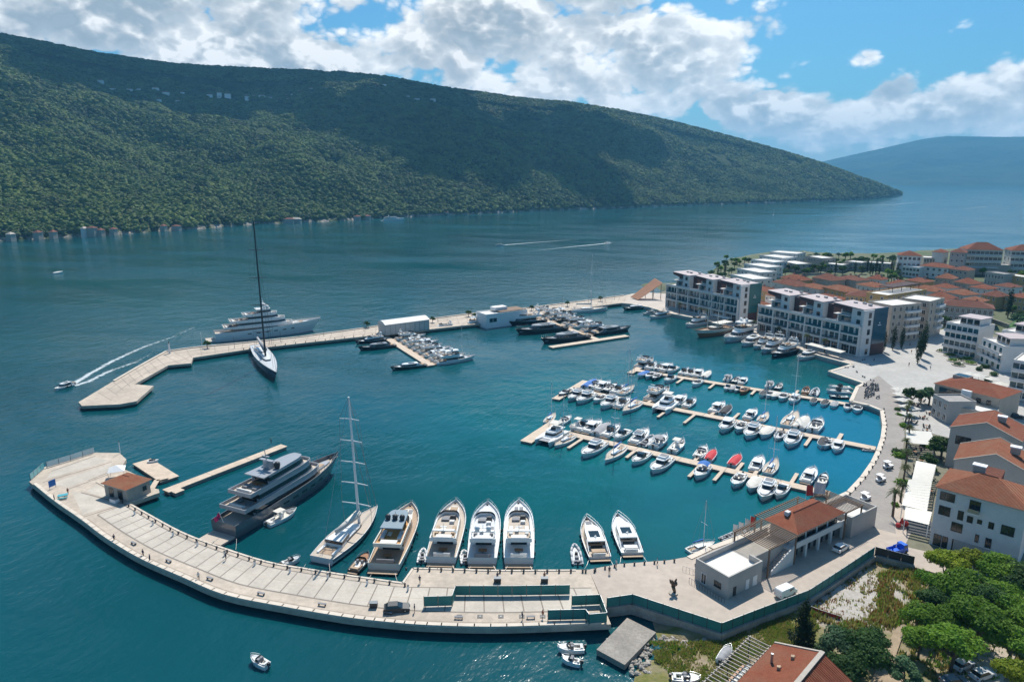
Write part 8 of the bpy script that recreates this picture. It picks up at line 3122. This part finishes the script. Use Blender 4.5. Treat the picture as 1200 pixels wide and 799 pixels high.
along(BK, INN_A, 26, QZ, 'dark mooring bollard on the inner edge of the curved breakwater', 'bollards along the inner edge of the breakwater', -1.1)
along(BK, [(484, 665), (530, 666), (575, 667.5), (630, 667.5), (690, 667)], 16, QZ, 'dark mooring bollard behind the white yachts at the terrace', 'bollards along the terrace edge', -1.0)
along(BK, [(690, 667), (725, 660.5), (784, 656)], 9, QZ, 'dark mooring bollard along the yard edge by the sport yachts', 'bollards along the yard edge', -0.8)
along(BK, [(290, 409.5), (350, 402.5), (400, 397), (446, 392)], 14, QZ, 'dark mooring bollard on the basin side of the mole', 'bollards along the mole', -0.8)
along(BK, [(992, 576), (1008, 559), (1020, 542), (1027, 528), (1032, 513), (1034, 498), (1031.5, 481)], 18, QZ, 'small bollard on the curved promenade edge', 'bollards along the promenade edge', -1.2)
along(PDK, INN_A[4:], 9, QZ, 'white power pedestal on the inner edge of the breakwater', 'power pedestals along the breakwater', -2.2)
along(BNK, OUT_[14:], 8, QZ, 'dark bench facing the open bay on the outer side of the breakwater', 'benches along the outer edge of the breakwater', 2.6)
along(LK, [(275, 408), (400, 391), (560, 371), (720, 351)], 11, QZ, 'slim dark street lamp standing on the mole', 'street lamps on the mole', 0.0)
for i, (x, y) in enumerate([(1012, 422), (1000, 430), (1004, 436), (1012, 442), (1022, 446), (1018, 428), (1006, 424), (992, 431)]):
    p = G(x, y, QZ)
    BNK.place((p.x, p.y, QZ + 0.02), 0.5 + 0.4 * i, f'dark bench at the corner of the square, {ORD[i + 1]} of the row', 'benches at the corner of the square', 1.1)
# two tables with bins on the terrace
for (x, y, lab) in ((583, 682, 'low dark waste bin cabinet behind the middle white yacht'), (638, 682, 'low dark waste bin cabinet behind the right hand white yacht'), (438, 711, 'dark waste bin cabinet left of the black car')):
    p = G(x, y, QZ)
    r = thing('waste_cabinet', lab, 'bin', (p.x, p.y, QZ + 0.01), 0)
    MB().m(M['dark']).b2(-0.7, 0.7, -0.4, 0.4, 0, 1.0).build('cabinet', r)
    MB().m(M['midgrey']).b2(-0.75, 0.75, -0.45, 0.45, 1.002, 1.07).build('lid', r)
for i in range(5):
    p = G(538 + i * 24.5, 722, QZ)
    r = thing('drain_hatch', f'small dark metal hatch in the terrace paving, {ORD[i + 1]} from the left', 'hatch', (p.x, p.y, QZ + 0.012), 0, 'metal hatches in the terrace paving')
    MB().m(M['dark']).b2(-0.5, 0.5, -0.5, 0.5, 0, 0.05).build('cover', r)
    MB().m(M['metal']).b2(-0.15, 0.15, -0.05, 0.05, 0.052, 0.09).build('handle', r)
# seats and turquoise table on the tip
p = G(74, 583, QZ)
r = thing('cafe_table', 'turquoise covered table with benches at the tip of the breakwater', 'table', (p.x, p.y, QZ), 0.5)
MB().m(M['screen2']).b2(-1.1, 1.1, -0.7, 0.7, 0.72, 0.8).build('tabletop', r)
for sx in (-1, 1):
    MB().m(M['metal']).b2(sx * 0.9 - 0.05, sx * 0.9 + 0.05, -0.5, 0.5, 0, 0.717).build('leg', r)
for sy in (-1, 1):
    MB().m(M['screen2']).b2(-1.1, 1.1, sy * 1.25 - 0.2, sy * 1.25 + 0.2, 0.4, 0.47).build('bench_seat', r)
p = G(62, 572, QZ)
r = thing('info_sign', 'upright blue information board on the breakwater tip', 'sign', (p.x, p.y, QZ), 1.2)
MB().m(M['tarp_blue']).b2(-0.9, 0.9, -0.05, 0.05, 0.6, 2.3).build('board', r)
for s in (-1, 1):
    MB().m(M['metal']).b2(s * 0.8 - 0.05, s * 0.8 + 0.05, -0.04, 0.04, 0, 0.597).build('leg', r)
# white gazebo by the cabin
p = G(138, 559, QZ)
r = thing('gazebo', 'white pyramid gazebo tent behind the stone cabin', 'tent', (p.x, p.y, QZ), 0.4)
MB().m(M['white']).prism([(-2, -2), (2, -2), (2, 2), (-2, 2)], 2.3, 3.4, [(-0.2, -0.2), (0.2, -0.2), (0.2, 0.2), (-0.2, 0.2)]).build('roof', r)
for sx in (-1.85, 1.85):
    for sy in (-1.85, 1.85):
        MB().m(M['metal']).cyl((sx, sy, 0), (sx, sy, 2.3), 0.05, n=5).build('leg', r)
# pale cover on the square pontoon
p = G(173, 542, 0.8)
r = thing('jet_ski', 'white jet ski parked on the square pontoon', 'jet ski', (p.x, p.y, 0.8), 0.3)
jb = MB(); 
hj, dj = hull(3.0, 1.1, 0.55, 0.7, M['gel'], M['gel'], n=8, bul=0.03, rim=0.05)
hj.build('hull', r); dj.build('deck', r)
MB().m(M['dark']).box((1.0, 0, 0.75), (1.3, 0.4, 0.35), taper=0.8).build('seat', r)
MB().m(M['dark']).box((1.85, 0, 0.95), (0.12, 0.8, 0.08)).box((1.9, 0, 0.75), (0.4, 0.4, 0.4), taper=0.7).build('handlebar', r)
# beacon and poles on the mole
p = G(199, 414, QZ)
r = thing('beacon', 'white slim light beacon on the seaward bend of the mole', 'beacon', (p.x, p.y, QZ))
MB().m(M['white']).cyl((0, 0, 0), (0, 0, 4.6), 0.5, 0.35, n=10).build('tower', r)
MB().m(M['metal']).cyl((0, 0, 4.6), (0, 0, 4.9), 0.55, n=10).m(M['greenhull']).cyl((0, 0, 4.9), (0, 0, 5.6), 0.22, n=8).build('lantern', r)
for i, (x, y) in enumerate([(237, 408), (141, 531)]):
    p = G(x, y, QZ)
    r = thing('signal_mast', ['tall thin signal mast on the mole beside a small dark tree', 'thin signal mast on the inner corner of the breakwater tip'][i], 'mast', (p.x, p.y, QZ))
    MB().m(M['white']).cyl((0, 0, 0), (0, 0, [7, 3.5][i]), 0.12, 0.08, n=6).build('pole', r)
    MB().m(M['greenhull'] if i else M['white']).cyl((0, 0, [7, 3.5][i]), (0, 0, [7.5, 3.9][i]), 0.16, n=6).build('lantern', r)
# bronze abstract sculpture on the yard
p = G(789, 695, QZ)
r = thing('sculpture', 'dark brown abstract sculpture alone in the middle of the yard', 'sculpture', (p.x, p.y, QZ), 0.2)
br = mat('brown_bronze', (0.14, 0.09, 0.06), 0.45, 0.15, 2, metal=0.5)
MB().m(M['stone']).cyl((0, 0, 0), (0, 0, 0.25), 0.9, n=12).build('plinth', r)
mb = MB().m(br); mb.smooth = True
mb.cyl((0.3, 0, 0.25), (-0.1, 0.1, 1.6), 0.28, 0.4).ball((0.25, 0, 2.1), 0.5, 10, 6).ball((-0.45, 0.1, 2.5), 0.42, 10, 6).cyl((-0.1, 0.1, 1.5), (0.5, 0, 3.1), 0.35, 0.15).cyl((0, 0, 1.4), (-0.8, 0.2, 3.0), 0.3, 0.12)
mb.build('figure', r)
# flags at the clubhouse
def flagpole(px, py, h, cloth, label, group, w_=1.1, hh=2.6, z=QZ):
    p = G(px, py, z)
    r = thing('flagpole', label, 'flag', (p.x, p.y, z), rst.uniform(-0.3, 0.3), group)
    MB().m(M['white']).cyl((0, 0, 0), (0, 0, h), 0.06, 0.04, n=6).build('pole', r)
    v = []
    for i in range(6):
        for j in range(6):
            v.append((0.06 + w_ * i / 5, 0.14 * math.sin(i * 1.5 + j * 0.4), h - 0.1 - hh * j / 5 - 0.05 * i))
    MB().m(cloth).add(v, [(i * 6 + j, (i + 1) * 6 + j, (i + 1) * 6 + j + 1, i * 6 + j + 1) for i in range(5) for j in range(5)]).build('flag', r)


FG = 'flags behind the clubhouse'
for i, (x, y, c) in enumerate([(858, 634, 'white'), (864.5, 631, 'white'), (872, 627, 'palegrey'), (878, 624, 'red')]):
    flagpole(x, y, 4.2, M[c] if c != 'white' else M['white'], f'{["white", "white", "pale grey", "red"][i]} banner flag by the water, {ORD[i + 1]} from the left of the clubhouse row', FG)
flagpole(941, 612, 9.5, M['red'], 'large red flag rising behind the clubhouse roof', FG, 1.8, 2.6)
flagpole(950, 610, 10, M['palegrey'], 'large pale flag rising behind the clubhouse roof beside the red one', FG, 2.4, 2.8)
# red parasol and oleander by the nearest canopy
p = G(1056, 617, QZ)
r = thing('parasol', 'red folded parasol and flowers at the corner of the nearest canopy', 'parasol', (p.x, p.y, QZ))
MB().m(M['dark']).cyl((0, 0, 0), (0, 0, 2.2), 0.04, n=5).build('pole', r)
MB().m(M['red']).cyl((0, 0, 1.0), (0, 0, 2.3), 0.5, 0.08, n=10).build('cloth', r)
MB().m(M['red']).ball((1.0, 0.2, 0.7), 0.7, 9, 6).ball((-0.9, -0.3, 0.6), 0.6, 9, 6).build('flower_pot_bloom', r)
# white parasols of the cafe at the head of the promenade
def parasol():
    r = thing('cafe_parasol', 'x', 'parasol')
    MB().m(M['metal']).cyl((0, 0, 0), (0, 0, 2.7), 0.05, n=5).build('pole', r)
    MB().m(M['tarp_white']).prism([(-1.7, -1.7), (1.7, -1.7), (1.7, 1.7), (-1.7, 1.7)], 2.35, 3.0, [(-0.1, -0.1), (0.1, -0.1), (0.1, 0.1), (-0.1, 0.1)]).build('canopy', r)
    return r


PRK = Kind(parasol)
for i, (x, y) in enumerate([(1052, 464), (1058, 465), (1054, 470), (1061, 471), (1057, 477), (1064, 478), (1062, 485), (1068, 487), (1063, 494)]):
    p = G(x, y, QZ)
    PRK.place((p.x, p.y, QZ + 0.01), 0.3, f'cream cafe parasol at the head of the promenade, {ORD[i + 1]} counting towards the camera', 'cafe parasols at the head of the promenade', 1.15)
for i, (x, y) in enumerate([(1136, 446), (1146, 448), (1160, 452), (1171, 458), (1178, 464)]):
    p = G(x, y, QZ)
    o = PRK.place((p.x, p.y, QZ + 0.01), 0.3, f'parasol in the lane behind the long red roof, {ORD[i + 1]} from the left', 'parasols behind the long red roof', 1.2)
# terrace furniture between canopies and houses
rsf = random.Random(9)
def cafe_set():
    r = thing('cafe_table', 'x', 'table')
    MB().m(M['wood']).cyl((0, 0, 0.7), (0, 0, 0.75), 0.5, n=10).build('tabletop', r)
    MB().m(M['dark']).cyl((0, 0, 0), (0, 0, 0.7), 0.06, n=5).build('leg', r)
    for a in (0.5, 2.1, 3.7, 5.2):
        c = MB().m(M['dark']).box((1.0 * math.cos(a), 1.0 * math.sin(a), 0.4), (0.5, 0.5, 0.1), a).box((1.25 * math.cos(a), 1.25 * math.sin(a), 0.65), (0.08, 0.5, 0.5), a)
        c.box((1.0 * math.cos(a), 1.0 * math.sin(a), 0.17), (0.3, 0.3, 0.36), a)
        c.build('seat', r)
    return r


CS = Kind(cafe_set)
for i in range(26):
    t = i / 25
    x, y = 1070 + 22 * rsf.random(), 470 + 128 * t
    p = G(x, y, QZ)
    CS.place((p.x, p.y, QZ + 0.01), rsf.uniform(0, 3), f'cafe table between promenade and tiled houses, {["topmost"] [0] if i == 0 else "number " + str(i + 1) + " counting"} down from the square', 'cafe tables behind the promenade', 1.0)
# bikes / scooters parked near the concrete jetty
def scooter():
    r = thing('scooter', 'x', 'scooter')
    MB().m(M['midgrey']).box((0.1, 0, 0.55), (1.1, 0.3, 0.35), taper=0.8).box((0.65, 0, 0.75), (0.12, 0.3, 0.7)).build('body', r)
    MB().m(M['black']).box((-0.1, 0, 0.8), (0.7, 0.28, 0.12)).build('seat', r)
    MB().m(M['metal']).box((0.68, 0, 1.1), (0.06, 0.6, 0.06)).build('handlebar', r)
    for x in (-0.5, 0.75):
        MB().m(M['black']).cyl((x, -0.06, 0.25), (x, 0.06, 0.25), 0.25, n=10).build('wheel', r)
    return r


SK = Kind(scooter)
for i in range(26):
    p = G(1013 + 14 * rsf.random() + (i % 3), 451 + 16 * rsf.random(), QZ)
    SK.place((p.x, p.y, QZ + 0.02), 0.3 + rsf.uniform(-.3, .3), 'grey scooter parked in the pack beside the short concrete jetty', 'scooters parked beside the concrete jetty', 1.1)
# green lawn on the slope at the right edge
p = [GT(*q) for q in [(1180, 384), (1260, 392), (1260, 366), (1195, 372)]]
MBg = MB().m(mat('watered_lawn', (0.035, 0.12, 0.02), 0.9, 0.15, 0.3, fine=0.3))
MBg.add([(q.x, q.y, q.z + 0.5) for q in p] + [(q.x, q.y, q.z - 3) for q in p], [(0, 1, 2, 3), (0, 4, 5, 1), (3, 2, 6, 7), (1, 5, 6, 2), (0, 3, 7, 4)])
tag(MBg.build('lawn'), 'bright green lawn on the slope at the right edge', 'lawn', kind='stuff')


# ================================================================== terracotta roofed house at the bottom edge
def near_house():
    R0 = G(963, 765, 8.2); L0 = G(903, 757, 6.0); Rr = G(1000, 803, 5.6)
    Rd = G(934, 800, 8.2) - R0
    Rd.z = 0; Rd.normalize()
    LEN = 15
    ang = math.atan2(-Rd.y, -Rd.x)       # ridge pointing away
    r = thing('near_house', 'house with terracotta roof and pale ridge cap at the bottom edge', 'house', (R0.x, R0.y, 0.8), ang)
    inv = Matrix.Rotation(-ang, 4, 'Z') @ Matrix.Translation((-R0.x, -R0.y, -0.8))
    l, rr = inv @ L0, inv @ Rr
    wl, wr = abs(l.y), abs(rr.y)
    wl = max(5.0, min(wl, 12)); wr = max(4.0, min(wr, 9))
    hz, el, er = 7.4, 5.2, 4.8
    w_ = MB().m(M['stone'])
    w_.add([(-LEN, wl - 0.5, -1), (-0.4, wl - 0.5, -1), (-0.4, -wr + 0.5, -1), (-LEN, -wr + 0.5, -1), (-LEN, wl - 0.5, el - 0.1), (-0.4, wl - 0.5, el - 0.1), (-0.4, -wr + 0.5, er - 0.1), (-LEN, -wr + 0.5, er - 0.1), (-LEN, 0, hz - 0.25), (-0.4, 0, hz - 0.25)],
           [(0, 1, 5, 4), (1, 2, 6, 9, 5), (2, 3, 7, 6), (3, 0, 4, 8, 7), (4, 5, 9, 8), (8, 9, 6, 7), (3, 2, 1, 0)])
    w_.build('walls', r)
    rf = MB().m(M['tile'])
    for sy, ez in ((wl, el), (-wr, er)):
        q = [(-LEN - 0.4, 0, hz), (0.3, 0, hz), (0.3, sy, ez - 0.1), (-LEN - 0.4, sy, ez - 0.1)]
        rf.add(q + [(a, b, c - 0.2) for a, b, c in q], [(0, 1, 2, 3), (7, 6, 5, 4)] + [(i, 4 + i, 4 + (i + 1) % 4, (i + 1) % 4) for i in range(4)])
        # standing seams
        if sy < 0:
            for i in range(34):
                x = -LEN - 0.2 + i * (LEN + 0.4) / 33
                rf.add([(x, 0, hz + 0.003), (x + 0.07, 0, hz + 0.003), (x + 0.07, sy, ez - 0.097), (x, sy, ez - 0.097), (x, 0, hz + 0.07), (x + 0.07, 0, hz + 0.07), (x + 0.07, sy, ez - 0.03), (x, sy, ez - 0.03)],
                       [(4, 5, 6, 7), (0, 1, 5, 4), (2, 3, 7, 6), (1, 2, 6, 5), (3, 0, 4, 7)])
    ro = rf.build('roof', r)
    MB().m(M['stone']).b2(-LEN - 0.4, 0.35, -0.35, 0.35, hz - 0.02, hz + 0.22).build('ridge_cap', ro)
    MB().m(M['stone']).add([(0.1, wl, el - 0.1), (0.45, wl, el - 0.1), (0.45, 0, hz), (0.1, 0, hz), (0.1, wl, el + 0.08), (0.45, wl, el + 0.08), (0.45, 0, hz + 0.18), (0.1, 0, hz + 0.18)], [(4, 5, 6, 7), (0, 1, 5, 4), (2, 3, 7, 6), (1, 2, 6, 5), (3, 0, 4, 7)]).build('verge', ro)
    MB().m(M['metal']).cyl((-5.5, wl * 0.72, el + 0.4), (-5.5, wl * 0.72, el + 2.2), 0.22, n=8).build('chimney_pipe', ro)
    for (x, y) in ((-3.2, wl * 0.42), (-6.8, wl * 0.5)):
        z = hz + (el - hz) * y / wl
        MB().m(M['tan']).box((x, y, z + 0.25), (0.5, 0.5, 0.5), 0.4).ball((x + 0.5, y, z + 0.1), 0.25, 8, 5).build('roof_vent', ro)
    # slatted pergola on the far left side
    pg = MB().m(M['stone'])
    for i in range(18):
        x = -LEN + i * 0.88
        pg.b2(x, x + 0.12, wl + 0.4, wl + 4.4, 4.1, 4.28)
    pg.b2(-LEN, 0.6, wl + 0.6, wl + 0.75, 3.9, 4.097).b2(-LEN, 0.6, wl + 4.1, wl + 4.25, 3.9, 4.097)
    pg.m(M['tarp_white'])
    pgo = pg.build('pergola', r)
    for x in (-LEN + 1, -7, 0.3):
        MB().m(M['dark']).b2(x - 0.08, x + 0.08, wl + 4.1, wl + 4.25, -0.2, 3.9).build('post', pgo)
    tb = thing('garden_table', 'long white table with benches under the dark pergola at the bottom edge', 'table', (0, 0, 0))
    p = G(868, 796, 1.0)
    tb.location = (p.x, p.y, 1.05); tb.rotation_euler = (0, 0, ang)
    MB().m(M['cush']).b2(-3.2, 3.2, -0.5, 0.5, 0.72, 0.78).build('tabletop', tb)
    for x in (-2.8, 2.8):
        MB().m(M['dark']).b2(x - 0.06, x + 0.06, -0.4, 0.4, 0, 0.717).build('leg', tb)
    for y in (-1.0, 1.0):
        MB().m(M['wood']).b2(-3.0, 3.0, y - 0.2, y + 0.2, 0.02, 0.46).build('bench_seat', tb)


near_house()
# red brush fence beside the lot
fence('low rusty red netting fence between the gravel lot and the grass', [(942, 712), (960, 719), (985, 727)], 0.9, 1.0, 2.0, panel='red', name='net_fence')
# garden walls on the slope
for i, (a, b) in enumerate([((948, 318), (975, 316)), ((940, 322), (968, 321)), ((1046, 326), (1056, 340)), ((1150, 372), (1182, 384)), ((1120, 331), (1165, 333))]):
    A, B = GT(*a), GT(*b)
    mb = MB().m(M['stone']); kerb_line(mb, [A, B], 0.5, A.z - 2, A.z + 1.4)
    tag(mb.build('garden_wall'), ['pale garden wall above the terrace garden of the headland', 'pale garden wall below the terrace garden of the headland', 'short wall left of the red roofs by the trees', 'wall beside the road under the tallest cypress', 'long wall under the largest hotel terrace'][i], 'wall')
